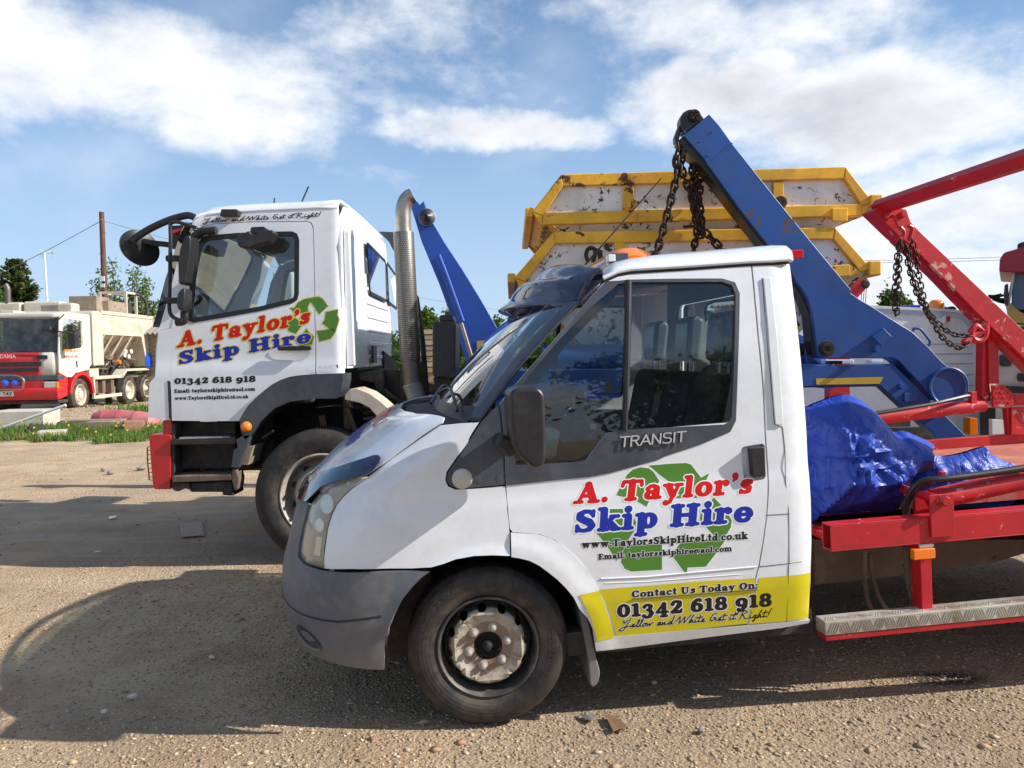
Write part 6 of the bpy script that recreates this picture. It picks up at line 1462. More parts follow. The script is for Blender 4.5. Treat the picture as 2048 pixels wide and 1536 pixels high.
# across the cab: front panel, screen, roof
def across(name, prof, w0, w1, mat, bul=.05, th=.02, n=14, crown=0, kind=1):
    rows = []
    for (u, z) in prof:
        r = []
        for i in range(n+1):
            v = i/n; f_ = 1-abs(2*v-1)**3; r.append((u-bul*f_, w0+(w1-w0)*v, z+crown*f_))
        rows.append(r)
    return M().grid(rows[::-1]).obj(name, mat, LOR, 60, solid=th, soff=1)
pf = [LF.uz([q], .0)[0] for q in ((298, 834), (300, 768), (312, 755), (313, 700), (318, 664))]
across('front_panel', pf, .03, LW-.03, WHITE2, .0)
pw = [LF.uz([q], .2)[0] for q in ((320, 655), (345, 560), (375, 470), (384, 448))]
across('windscreen', pw, .08, LW-.08, GLASSM, .02, 0)
pr_ = [LF.uz([q], .1)[0] for q in ((384, 452), (392, 426), (418, 416), (451, 412), (521, 407.5), (600, 404), (640, 402), (676, 400))]
rr_ = []
for (u, z) in pr_:
    rr_.append([(u, w, z+.012-(.07*max(0, (.18-min(w, LW-w)))/.12 if min(w, LW-w) < .18 else 0)*.9+.03*(1-abs(2*w/LW-1)**2)) for w in (.05, .08, .11, .15, .2, .5, 1.15, 1.8, 2.1, 2.15, 2.19, 2.22, 2.25)])
M().grid(rr_).obj('cab_roof', WHITE2, LOR, 60, solid=.02, soff=1)
for a_, b_2, w_ in (((604, 403), (617, 373), .35), ((548, 407), (549, 396), .5)): M().tube([LF.w(*a_, w_), LF.w(*b_2, w_)], .006, 6).obj('roof_aerial', BLACK, LOR)
rl = LF.uz([q3(855, 310), q3(868, 250), q3(1000, 250), q3(1012, 265), q3(1008, 306)], 0); M().prism(rounded([p+(.01,) for p in rl]), -.012, .10).obj('roof_marker_lamp', BLACK, LOR, bevel=.01)
# back wall of the cab with two windows and ribs
def ub(px, py): q = LF.u(px, py, LRU-.02); return (q[1], q[2])
ztop = sq[0][1]
zb_ = ub(*q5(30, 1160))[1]
cor = [(.03, zb_), (LW-.03, zb_), (LW-.03, 2.35), (LW-.12, 2.55), (LW-.32, 2.70), (LW-.7, 2.76), (.7, 2.76), (.22, 2.72), (.08, 2.62), (.04, 2.4)]
w1_ = rounded([ub(*q5(*p))+(.05,) for p in ((152, 392), (268, 505), (275, 742), (172, 690))]); w2_ = rounded([ub(*q5(*p))+(.05,) for p in ((277, 512), (332, 590), (338, 790), (288, 750))])
notch = [ub(*q5(*p)) for p in ((255, 1050), (330, 1110), (350, 1200), (262, 1200))]
def wallsheet(name, loops, mat, parent, u=LRU-.02, st=0, th=.02):
    V, Fc = fill2d(loops, st); return M().add([(u, a, b) for a, b in V], Fc).obj(name, mat, parent, 0, solid=th, bevel=.004)
BW = wallsheet('cab_back_wall', [cor, w1_, w2_], WHITE2, LOR)
for w_ in (w1_, w2_):
    wallsheet('rear_window_rubber', [offset_band(w_, -.02), offset_band(w_, .012)], RUBBER, BW, LRU+.004, 0, .01); M().add([(LRU, a, b) for a, b in w_], [tuple(range(len(w_)))]).obj('rear_window', GLASSD, BW, 0)
wallsheet('engine_tunnel', [notch], DARK, BW, LRU+.004)
for k in range(6):
    z_ = zb_+.07+k*.12; w0_, w1__ = ub(*q5(170, 900))[0], LW-.1
    M().box((LRU-.02, w0_, z_), (LRU-.008, w1__, z_+.03)).obj('wall_rib', WHITE2, BW, bevel=.008)
M().prism([(LRU-.01, zb_+.02), (LRU+.05, zb_+.02), (LRU+.03, 2.5), (LRU-.01, 2.55)], .10, .14).obj('corner_moulding', WHITE2, BW, bevel=.01)
vq = [ub(*q5(*p)) for p in ((178, 1020), (195, 1020), (195, 1125), (178, 1125))]; M().box((LRU, vq[0][0], vq[2][1]), (LRU+.02, vq[1][0]+.03, vq[0][1])).obj('wall_vent', BLACK, BW)
# door handle, phone etc.
hd = LF.uz([q4(915, 183), q4(935, 178), q4(1080, 172), q4(1140, 172), q4(1145, 190), q4(1140, 202), q4(1060, 205), q4(925, 205)], -.03); M().prism(hd, -.04, -.012).obj('door_handle', BLACK, DR, bevel=.008, seg=3)
hc = LF.w(*q4(965, 215), 0); mm = M(); mm.lathe([(0, .004), (.1, .002), (.14, -.001)], (0, 0, 0), 28)
ho = mm.obj('handle_recess', WHITE2, DR, 60); ho.location = (LF.w(*q4(960, 215), 0)[0]+.04, .012-.004, hc[2]-.01); ho.scale = (1.1, 1, .42)
bd = LF.uz([q4(1188, 322), q4(1188, 305), q4(1322, 300), q4(1322, 322)], 0); M().prism(bd, .004, .014).obj('model_badge', BLACK, LOR); 
lettering('model_badge_lettering', 'BLUETEC4', {**PLAIN, 'B': PLAIN['8'], 'U': (11, [_s((1.5, 13), (1.5, 2), (3.4, 0), (7.4, 0), (9.4, 2), (9.4, 13))])}, bd[0][:2], bd[3][:2], bd[1][:2], fL, 16, CHROME, LOR, .011, 0, 1.2)
# interior
M().prism([(-1.2, 1.5), (-.85, 1.5), (-.85, 1.72), (-1.2, 1.80)], .1, LW-.1).obj('dashboard', DASH, LOR)
for w in (.6, LW-.6):
    M().prism(rounded([(-.35, 1.2, .04), (-.15, 1.2, .04), (-.02, 1.78, .05), (-.20, 1.80, .05)]), w-.24, w+.24).obj('seat_back', SEAT, LOR, bevel=.04)
M().grid([[(u, w, 2.60) for w in (.12, LW-.12)] for u in (-1.0, -.5, LRU-.05)]).obj('headliner', LININ, LOR, 0)
P = [tuple(np.array((-.78, LW-.55, 1.78))+np.array((-.08*math.sin(a), .2*math.cos(a), .16*math.sin(a)))) for a in np.linspace(0, 6.28, 24)]
M().tube(P, .015, 6).obj('steering_wheel', DASH, LOR)
# mirrors
def ltube(name, pts, r, w, mat=BLACK, zf=q3, n=10, sm=1):
    P = [tuple(LF.w(*zf(*p[:2]), p[2] if len(p) > 2 else w)) for p in pts]; P = smoothed(P, 5) if sm else P
    return M().tube(P, r, n).obj(name, mat, LOR)
ltube('mirror_arm', [(650, 415), (640, 405), (560, 380), (490, 358), (450, 362), (430, 385), (432, 500), (428, 700), (425, 900), (420, 1080), (435, 1150), (480, 1185), (530, 1195)], .014, -.10)
def lpris(name, pts, w0, w1, mat=BLACK, zf=q3, bev=.01, tw=None, parent=None):
    q = LF.uz([zf(*p) for p in pts], w0 if tw is None else tw); return M().prism(q, w0, w1).obj(name, mat, parent or LOR, bevel=bev, seg=3)
lpris('main_mirror', [(555, 475), (590, 468), (602, 500), (598, 640), (575, 780), (555, 870), (520, 895), (495, 880), (492, 700), (510, 580)], -.22, -.06, bev=.02)
lpris('wide_angle_mirror', [(515, 930), (545, 915), (557, 940), (550, 1080), (535, 1120), (490, 1110), (478, 1060), (485, 970)], -.20, -.06, bev=.02)
for yy in (670, 1030):
    ltube('mirror_clamp', [(400, yy), (500, yy)], .024, -.12, sm=0)
ltube('lower_mirror_bracket', [(480, 1215), (545, 1200), (550, 1120)], .03, -.05)
ltube('upper_mirror_bracket', [(610, 500), (690, 440), (820, 430)], .03, -.02, sm=0)
lpris('upper_bracket_plate', [(690, 415), (825, 410), (828, 455), (720, 465), (640, 520), (606, 522), (620, 470)], -.015, .01, bev=.004)
# front mirror boom with its round mirror
ltube('front_mirror_boom', [(670, 340), (600, 305), (530, 310), (400, 350), (250, 420), (140, 490), (105, 525)], .027, .15)
ltube('front_mirror_boom', [(105, 520), (180, 520), (300, 540), (420, 555), (560, 600)], .022, .25)
o_ = M().lathe([(0, -.02), (.12, -.018), (.15, .0), (.14, .05), (.06, .09), (0, .1)], (0, 0, 0), 28).obj('kerb_mirror', BLACK, LOR, 60); o_.location = LF.w(*q3(172, 580), .25); o_.rotation_euler = (.2, .6, .9); o_.scale = (1.05, 1, .85)
lpris('roof_edge_trim', [(415, 390), (560, 380), (640, 420), (600, 560), (510, 560), (480, 620), (440, 560), (410, 500)], .2, .9, bev=.01)
lpris('red_visor_trim', [(445, 430), (560, 400), (545, 420), (450, 460)], .12, .19, LENSR, bev=.003)
lpris('door_spot_mirror', [(995, 490), (1010, 455), (1060, 448), (1100, 430), (1120, 460), (1150, 465), (1175, 440), (1210, 425), (1300, 425), (1315, 450), (1290, 500), (1260, 535), (1200, 540), (1100, 580), (1020, 575), (995, 540)], -.16, -.04, bev=.025)
lpris('spot_mirror_bracket', [(1115, 400), (1220, 395), (1245, 410), (1240, 430), (1150, 465), (1105, 455)], -.10, -.01, bev=.01)
# sun visor pocket and far mirror seen through the glass
mz = LF.w(*q3(1395, 945), LW+.15); M().box(mz-np.array((.10, .06, .22)), mz+np.array((.12, .06, .20))).obj('far_mirror', LAMPW, LOR, bevel=.03)
# graphics
LA = [[(1450, 1088), (1488, 1092), (1520, 1045), (1570, 1018), (1645, 1002), (1600, 1085), (1610, 1140), (1555, 1132), (1500, 1148)], [(1655, 1000), (1700, 998), (1730, 1015), (1773, 1076), (1700, 1145), (1625, 1032)],
      [(1755, 1128), (1862, 1106), (1852, 1150), (1868, 1190), (1835, 1305), (1727, 1222), (1750, 1190)], [(1682, 1288), (1750, 1280), (1830, 1262), (1822, 1320), (1795, 1355), (1702, 1378)],
      [(1445, 1190), (1500, 1180), (1560, 1230), (1500, 1310), (1440, 1290), (1428, 1245)], [(1592, 1268), (1610, 1300), (1655, 1335), (1640, 1402), (1540, 1415), (1490, 1365), (1560, 1320)]]
vinyl('recycling_logo', LA, q3, GREEN, .0006, LYEL, .008, LOR, LF, DL, fL)
kw = dict(fr=LF, D=DL, fn=fL, parent=LOR)
vtext('red_name_lettering', "A. Taylor's", SERIF, (485, 1432), (1612, 1222), (500, 1302), 14, LRED, .0012, LYEL, .9, .5, q3, .6, **kw)
vtext('blue_name_lettering', 'Skip Hire', SERIF, (262, 298), (1142, 148), (262, 212), 14, LBLUE, .0012, LYEL, .9, .5, q4, .6, **kw)
vtext('phone_lettering', '01342 618 918', SERIF, (230, 428), (772, 412), (230, 390), 12.4, LBLACK, .001, None, .8, .6, q4, **kw)
vtext('email_lettering', 'Email: taylorsskiphire@aol.com', SERIF, (230, 487), (770, 472), (230, 463), 14, LBLACK, .001, None, 1, .9, q4, **kw)
vtext('web_address_lettering', 'www.TaylorsSkipHireLtd.co.uk', SERIF, (232, 534), (725, 522), (232, 512), 14, LBLACK, .001, None, 1, .9, q4, **kw)
def fL2(a, b): p = fLr(a, b); return (p[0], p[1]-.002, p[2])
vtext('slogan_lettering', 'Yellow and White Get it Right!', SCRIPT, (700, 368), (1720, 312), (700, 328), 13, LBLACK, .001, None, .5, .6, q3, 0, LF, DL, fL2, LOR, fat=0)
# wheel arch, lamp, steps, bumper
ao = [q4(665, 665), q4(690, 620), q4(720, 578), q4(765, 533), q4(820, 482), q4(880, 436), q4(940, 404), q4(1000, 385), q4(1060, 375), q4(1170, 366), q4(1355, 358), q4(1355, 400), q4(1340, 480), q4(1310, 524), q4(1155, 526), q4(1000, 546), q4(900, 590), q4(800, 680), q4(740, 770), q4(700, 800), q4(672, 740)]
def fA(a, b): return (a, -.02+.0, b)
sheet('wheel_arch', [LF.uz(ao, -.02)], fA, GREYPL, LOR, .08, .30, .02, far=LW)
c0 = LF.w(*q4(708, 714), -.03); M().lathe([(0, -.03), (.02, -.028), (.036, -.015), (.04, .01)], c0, 24).obj('side_lamp', ORANGE, LOR, 60)
lpris('step_well', [(225, 682), (640, 682), (640, 990), (225, 1000)], .16, .20, DARK, q4)
lpris('step_side_plate', [(208, 690), (232, 690), (232, 1130), (208, 1125)], .02, .5, DARK, q4)
lpris('upper_step', [(202, 795), (640, 778), (640, 832), (205, 836)], -.01, .22, BLACK, q4)
M().box((LF.w(*q4(260, 790), -.01)[0], -.008, LF.w(*q4(260, 795), -.01)[2]-.004), (LF.w(*q4(600, 790), -.01)[0], .1, LF.w(*q4(260, 785), -.01)[2])).obj('step_grip', GALV, LOR, bevel=.002)
lpris('lower_step', [(212, 1042), (612, 1030), (615, 1072), (215, 1088)], -.01, .25, MUDCH, q4)
lpris('step_end_bracket', [(612, 1000), (640, 990), (662, 1060), (655, 1130), (630, 1145), (612, 1070)], -.01, .12, MUDCH, q4)
lpris('step_lower_box', [(330, 1090), (612, 1078), (625, 1175), (550, 1172), (550, 1150), (335, 1150)], .02, .25, DARK, q4)
lpris('step_lower_skirt', [(212, 1090), (330, 1090), (335, 1140), (300, 1125), (250, 1148), (215, 1135)], .0, .2, DARK, q4)
lpris('broken_mudguard', [(640, 800), (690, 770), (735, 765), (715, 840), (690, 900), (660, 990), (608, 985), (625, 870), (652, 850)], -.02, .3, GREYPL, q4, .004)
lpris('torn_bracket', [(690, 850), (760, 840), (745, 880), (720, 970), (655, 968), (680, 900)], .02, .28, WOOD, q4, .003)
bq = LF.uz([q4(63, 772), q4(75, 764), q4(195, 762), q4(212, 772), q4(206, 1130), q4(100, 1130), q4(90, 1115), q4(75, 950)], .02)
M().prism(rounded([p+(.01,) for p in bq]), .01, LW-.01).obj('front_bumper', REDP, LOR, bevel=.03, seg=4)
lpris('bumper_upright', [(150, 672), (212, 675), (215, 768), (150, 765)], .03, .3, REDP, q4, .006)
M().tube([tuple(LF.w(*q4(x, y), .15)) for x, y in ((75, 845), (48, 850), (50, 940), (62, 1068), (88, 1070))], .005, 6).obj('lamp_guard', RED, LOR)
for k in range(7): a = LF.w(*q4(50+k*1.5, 870+k*30), .15); M().tube([a, a+np.array((.08, .05, 0))], .003, 5).obj('lamp_guard_bar', RED, LOR)
# wheels, hidden chassis, suspension
wheel('front_wheel', LOR, (0, .02, .515), .515, TYREL, RIMG, RIMG, .30, 'lorry').rotation_euler = (0, 0, math.radians(4))
wheel('front_wheel', LOR, (0, LW-.02, .515), .515, TYREL, RIMG, RIMG, .30, 'lorry', face=1)
RX = LF.w(1650, 900, .05)[0]
for rx_ in (RX,):
    wheel('rear_wheel', LOR, (rx_, .05, .53), .53, TYREL, RIMG, RIMG, .30, 'rear'); wheel('rear_wheel', LOR, (rx_, LW-.05, .53), .53, TYREL, RIMG, RIMG, .30, 'rear', face=1)
M().box((-1.2, .72, .62), (5.2, .80, .90)).obj('chassis_rail', DARK, LOR); M().box((-1.2, LW-.80, .62), (5.2, LW-.72, .90)).obj('chassis_rail', DARK, LOR)
M().box((-.95, .45, .70), (-.50, LW-.45, 1.25)).obj('front_crossmember', DARK, LOR)
mm = M(); mm.grid([[(.02+.66*math.cos(a), w, .52+.66*math.sin(a)) for a in np.linspace(math.radians(15), math.radians(165), 20)] for w in (.3, .62)]); mm.box((-.6, .60, .3), (.62, .63, 1.45)); mm.obj('arch_liner', LINER, LOR)
mm = M(); mm.tube([(.12, .42, .62), (.12, .42, 1.25)], .04, 8); P = [(.30+.055*math.cos(t), .42+.055*math.sin(t), .95+.28*t/37.7) for t in np.linspace(0, 37.7, 90)]; mm.tube(P, .012, 5); mm.bar((-.1, .45, 1.1), (0, .45, .65), .05, .05); mm.bar((.12, .35, 1.2), (.2, .35, .95), .03, .03); mm.obj('suspension', MUDCH, LOR)
M().tube([(0, .3, .515), (0, LW-.3, .515)], .06, 10).obj('front_axle', DARK, LOR)
mg = [q5(30, 1320), q5(60, 1285), q5(100, 1280), q5(180, 1310), q5(250, 1360), q5(300, 1405), q5(330, 1450), q5(330, 1520), q5(250, 1480), q5(180, 1400), q5(120, 1370), q5(28, 1350)]
q = LF.uz(mg, .02); M().prism(q, .02, .34).obj('rear_mudguard', WHITE3, LOR, bevel=.006)
# gear behind the cab: exhaust, battery box, air pipes
def ew(px, py, w): return LF.w(px, py, w)
EX = .40
e0 = ew(*q5(425, 1400), EX); e1 = ew(*q5(405, 330), EX)
shield = bpy.data.objects.new('exhaust_stack', None); COL.objects.link(shield); shield.parent = LOR
s0 = ew(*q5(432, 1110), EX); s1 = ew(*q5(390, 322), EX); s2 = s1+(0, 0, 0)
L_ = float(np.linalg.norm(s1-s0)); sh = M(); n_ = 28
sh.lathe([(.080, 0), (.0815, .004), (.0815, L_-.004), (.080, L_)], (0, 0, 0), 36, 'z'); so_ = sh.obj('heat_shield', PERF, shield, 60); so_.location = s0
so_.rotation_mode = 'QUATERNION'; so_.rotation_quaternion = Vector(s1-s0).to_track_quat('Z', 'Y')
eb = [ew(*q5(x, y), EX) for x, y in ((392, 340), (388, 280), (388, 200), (398, 145), (420, 112), (446, 98))]
M().tube(smoothed([tuple(p) for p in eb], 5), .062, 28, False).obj('exhaust_elbow', STEEL, shield, 60)
M().tube([tuple(eb[-1]-np.array((.006, 0, .004))), tuple(eb[-1])], [.055, .055], 20).obj('exhaust_mouth', LINER, shield)
M().tube([ew(*q5(432, 1112), EX), ew(*q5(438, 1180), EX), ew(*q5(445, 1260), EX)], .070, 24).obj('exhaust_pipe', STEELD, shield)
fb = M(); p0 = ew(*q5(440, 1250), EX); p1 = ew(*q5(490, 1400), EX); nb_ = 22
fb.tube([tuple(p0+(p1-p0)*t) for t in np.linspace(0, 1, nb_*2)], [.078 if k % 2 else .070 for k in range(nb_*2)], 22); fb.obj('flexible_pipe', GALV, shield, 20)
lpris('rear_frame_post', [(468, 700), (480, 720), (520, 1000), (545, 1320), (540, 1400), (370, 1400), (372, 1190), (385, 1120), (500, 1120), (490, 900)], .55, .62, DARK, q5)
lpris('battery_box', [(568, 890), (580, 868), (700, 868), (712, 885), (708, 1200), (695, 1220), (580, 1215), (568, 1195)], .3, .8, BLACK, q5, .02)
lpris('battery_box_lid', [(610, 835), (625, 828), (690, 830), (700, 868), (610, 868)], .35, .7, BLACK, q5, .008)
lpris('tank_bracket', [(570, 1215), (720, 1215), (740, 1320), (600, 1330)], .35, .8, DARK, q5)
lpris('air_intake', [(235, 315), (330, 318), (340, 440), (325, 430), (300, 380)], .9, 1.2, GREYPL, q5, .01)
P = [ew(*q5(x, y), .5) for x, y in ((545, 1235), (600, 1255), (650, 1290))]
lpris('timber_block', [(540, 1245), (620, 1265), (635, 1290), (600, 1305), (540, 1290)], .7, 1.2, WOOD, q5, .004)
lpris('gearbox_cluster', [(110, 1190), (250, 1160), (270, 1200), (270, 1330), (220, 1330), (210, 1250), (120, 1230)], .5, .9, DARK, q5, .01)
ltube('air_hose', [(270, 1290), (330, 1340), (420, 1370), (560, 1300), (620, 1330)], .022, .5, DARK, q5)
mm = M()
for k in range(7): mm.tube([ew(*q5(560+k*9, 1290+k*5), .4), ew(*q5(585+k*8, 1310+k*5), .45)], .018, 6)
mm.obj('hose_bundle', DARK, LOR)
# blue deck: side beam, tank, fender over the rear wheels
def lb(name, pts, w0, w1, mat=BLUE, zf=None, bev=.006): zf = zf or (lambda x, y: (x, y)); q = LF.uz([zf(*p) for p in pts], w0); return M().prism(q, w0, w1).obj(name, mat, LOR, bevel=bev)
lb('deck_side_beam', [(940, 742), (1612, 732), (1612, 770), (1600, 786), (940, 790)], .06, .16, BLUE)
lb('rear_deck_box', [(1600, 731), y8(860, 715), y8(900, 738), y8(1200, 1030), y8(1510, 1338), y8(1250, 1362), y8(1210, 1300), y8(970, 1085), y8(770, 900), y8(140, 908), (1600, 774)], .03, .14, BLUE, None, .006)
lb('reflective_strip', [y8(222, 842), y8(798, 828), y8(765, 885), y8(228, 893)], .026, .0295, YREF, None, 0)
c0 = LF.w(*y8(940, 905), .03); M().lathe([(0, -.03), (.016, -.03), (.02, -.024), (.022, .0)], c0, 14).obj('deck_bolt', BLUE, LOR)
lb('bracket_plate', [y8(978, 965), y8(1088, 962), y8(1085, 1040), y8(978, 1042)], .012, .028, BLUE, None, .004)
M().tube([tuple(LF.w(1085, 716, .30)), tuple(LF.w(1300, 714, .30))], .105, 24).obj('air_tank', BLUE, LOR, 50)
M().tube([tuple(LF.w(1300, 714, .30)), tuple(LF.w(1610, 714, .30))], .06, 16).obj('air_tank', BLUE, LOR, 50)
M().box((LF.w(940, 760, .2)[0], .18, LF.w(940, 785, .2)[2]), (LF.w(1860, 760, .2)[0], LW-.16, LF.w(940, 750, .2)[2])).obj('deck', BLUEF, LOR)
lb('arm_stop', [(1610, 690), y8(180, 650), y8(230, 690), y8(270, 715), (1612, 729)], .2, .3, BLUE)
lb('deck_fitting', [y8(300, 680), y8(550, 680), y8(545, 715), y8(310, 715)], .6, .7, LAMPW); lb('deck_fitting', [y8(690, 680), y8(795, 680), y8(785, 712), y8(690, 712)], .6, .7, LAMPW)
lb('lamp_cluster', [y8(330, 690), y8(450, 690), y8(450, 718), y8(330, 718)], .15, .22, BLACK)
# near lifting arm
AF = .02
arm = [q6(1715, 115), q7(150, 195), q7(250, 335), q7(600, 775), q7(840, 1070), q7(1000, 1265), q7(1160, 1455), y8(520, 110), y8(600, 168), y8(700, 225), y8(860, 328), y8(950, 385), y8(1045, 442), y8(1170, 560), y8(1290, 690), y8(1420, 800), y8(1452, 840), y8(1466, 900), y8(1462, 960), y8(1430, 1008), y8(1340, 1035), y8(1240, 1032), y8(1080, 850), y8(935, 695), y8(880, 665), y8(600, 668), y8(290, 670), y8(255, 655), y8(236, 620), y8(225, 520), y8(205, 380), y8(185, 260), y8(150, 150), y8(100, 70), y8(55, 15), (1570, 520), q7(530, 1125), q7(300, 830), q7(60, 497), q7(30, 450), q6(1505, 290)]
aq = LF.uz(arm, AF)
AO = M().prism(aq, AF, AF+.19).obj('lifting_arm', BLUE, LOR, bevel=.006)
# underside of the telescoping section, its shade put in as black colour
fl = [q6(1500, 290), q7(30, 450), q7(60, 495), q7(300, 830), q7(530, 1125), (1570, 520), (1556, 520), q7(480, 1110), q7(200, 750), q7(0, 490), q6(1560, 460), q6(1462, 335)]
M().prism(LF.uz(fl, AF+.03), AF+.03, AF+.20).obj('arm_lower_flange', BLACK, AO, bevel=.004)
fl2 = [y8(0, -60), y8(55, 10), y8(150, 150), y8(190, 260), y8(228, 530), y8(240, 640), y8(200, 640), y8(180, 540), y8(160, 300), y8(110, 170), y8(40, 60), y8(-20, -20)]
M().prism(LF.uz(fl2, AF+.05), AF+.05, AF+.2).obj('arm_lower_flange', BLACK, AO, bevel=.004)  # shaded underside of the arm's base, likewise coloured black
sl_ = LF.uz([q6(1697, 532), q6(1902, 352)], AF); M().bar((sl_[0][0], AF, sl_[0][1]), (sl_[1][0], AF, sl_[1][1]), .012, .008, (0, 1, 0)).obj('arm_joint', BLUE, AO)
hp_ = rounded([p+(.015,) for p in LF.uz([q6(1500, 100), q6(1550, 75), q6(1620, 78), q6(1660, 130), q6(1680, 160), q6(1620, 190), q6(1510, 270), q6(1480, 240), q6(1478, 150)], .05)])
M().prism(hp_, .05, .18).obj('arm_head', BLACK, AO, bevel=.008)
ck = LF.uz([q6(1478, 200), q6(1475, 290), q6(1462, 345), q6(1436, 350), q6(1432, 300), q6(1462, 220)], .06); M().prism(ck, .06, .14).obj('chain_cheek', BLACK, AO, bevel=.006)
c0 = LF.w(*q6(1592, 128), .04); mm = M().lathe([(0, -.012), (.042, -.012), (.046, -.006), (.047, .02)], c0, 28)
for k in range(6): a = k*math.pi/3; mm.lathe([(0, -.024), (.008, -.022), (.009, -.01)], c0+np.array((.028*math.cos(a), 0, .028*math.sin(a))), 6)
mm.obj('pulley_cap', CHAIN, AO)
for q in ((1735, 262), (1637, 340), (1702, 455), (1512, 260)): c0 = LF.w(*q6(*q), AF); M().lathe([(0, -.006), (.008, -.004), (.009, .001)], c0, 8).obj('arm_rivet', BLUE, AO)
c0 = LF.w(*y8(1345, 910), AF); R_ = .15
M().lathe([(R_*.86, -.022), (R_*.93, -.03), (R_*.99, -.022), (R_, .002)], c0, 40).obj('pivot_ring', BLUE, AO, 40); M().lathe([(0, -.016), (R_*.86, -.016)], c0, 32).obj('pivot_cap', BLUE, AO)
c0 = LF.w(*y8(312, 588), AF); M().lathe([(0, -.012), (.02, -.012), (.022, -.018), (.04, -.018), (.043, -.010), (.058, -.010), (.062, .001)], c0, 30).obj('ram_eye', LINER, AO)
lb('arm_plate', [y8(720, 505), y8(808, 420), y8(872, 482), y8(785, 565)], AF-.03, AF-.012, BLUE, None, .004)
lb('arm_plate_edge', [y8(705, 485), y8(800, 412), y8(818, 425), y8(722, 500)], AF-.034, AF-.010, BLUE, None, .002)
c0 = LF.w(*y8(722, 590), AF); M().lathe([(0, -.05), (.018, -.05), (.021, -.04), (.021, 0)], c0, 16).obj('arm_stub', BLUE, AO)
c0 = LF.w(*y8(640, 615), AF)
P = [tuple(LF.w(*y8(x, y), .08)) for x, y in ((1045, 440), (1060, 415), (1090, 412), (1120, 425), (1180, 500), (1195, 525), (1190, 550), (1178, 560))]; M().tube(smoothed(P, 4), .011, 8).obj('grab_handle', BLUE, AO)
# far lifting arm and joining bar
M().prism(aq, LW-.21, LW-.02).obj('lifting_arm', BLUE, LOR, bevel=.006)
# ram
M().tube([tuple(LF.w(*y8(120, 590), .26)), tuple(LF.w(1500, 700, .26))], .05, 16).obj('arm_ram', BLACK, LOR)
M().tube([tuple(LF.w(*y8(312, 588), .1)), tuple(LF.w(*y8(120, 590), .26))], .035, 12).obj('ram_end', BLACK, LOR)
lb('tail_lamp', [y8(1535, 1175), y8(1600, 1180), y8(1600, 1325), y8(1535, 1320)], .6, .7, ORANGE, None, .004)
lb('white_tail_plate', [y8(1725, 1190), y8(1835, 1195), y8(1840, 1325), y8(1725, 1325)], 1.1, 1.15, LAMPW, None, .004)
def lw(px, py, w): q = LF.w(px, py, w); return LF.O+LF.A.T @ q
g = 'chains of the blue lifting arm'
chain('long rusty chain falling lower left from the blue arm tip across the skips', [[lw(*q6(1465, 350), .05), lw(*q6(1470, 430), .05), lw(*q6(1455, 600), .05), lw(*q6(1415, 760), .05), lw(*q6(1375, 920), .05), lw(*q6(1330, 1090), .05), lw(*q6(1270, 1290), .05), lw(*q6(1235, 1390), .05)]], .042, .0105, .026, g)
chain('chain crossing behind and dropping rightwards from the arm tip', [[lw(*q6(1490, 400), .1), lw(*q6(1485, 540), .1), lw(*q6(1520, 660), .1), lw(*q6(1560, 760), .1), lw(*q6(1600, 900), .1), lw(*q6(1640, 1040), .1), lw(*q6(1700, 1100), .1), lw(*q6(1830, 1240), .1), lw(*q6(1900, 1320), .1)]], .038, .0100, .025, g)
chain('bunched chain hanging straight beneath the underside of the blue arm', [[lw(*q6(1570, 500), .2), lw(*q6(1580, 700), .2), lw(*q6(1590, 900), .2), lw(*q6(1615, 1060), .2), lw(*q6(1590, 1200), .2), lw(*q6(1585, 1300), .2)], [lw(*q6(1640, 560), .24), lw(*q6(1640, 700), .24), lw(*q6(1625, 850), .24), lw(*q6(1640, 1000), .24), lw(*q6(1660, 1120), .24)], [lw(*q6(1600, 520), .16), lw(*q6(1610, 640), .16), lw(*q6(1615, 800), .16), lw(*q6(1650, 950), .16), lw(*q6(1640, 1120), .16)]], .036, .0098, .024, g)
P = [tuple(LF.w(*q6(x, y), .05)) for x, y in ((1440, 450), (1425, 500), (1432, 545), (1455, 555), (1470, 520))]; M().tube(smoothed(P, 4), .016, 8).obj('chain_hook', CHAIN, LOR)
P = [tuple(LF.w(*q6(x, y), .14)) for x, y in ((1600, 760), (1640, 800), (1635, 850), (1605, 870), (1592, 820))]; M().tube(smoothed(P, 4), .016, 8).obj('chain_hook', CHAIN, LOR)

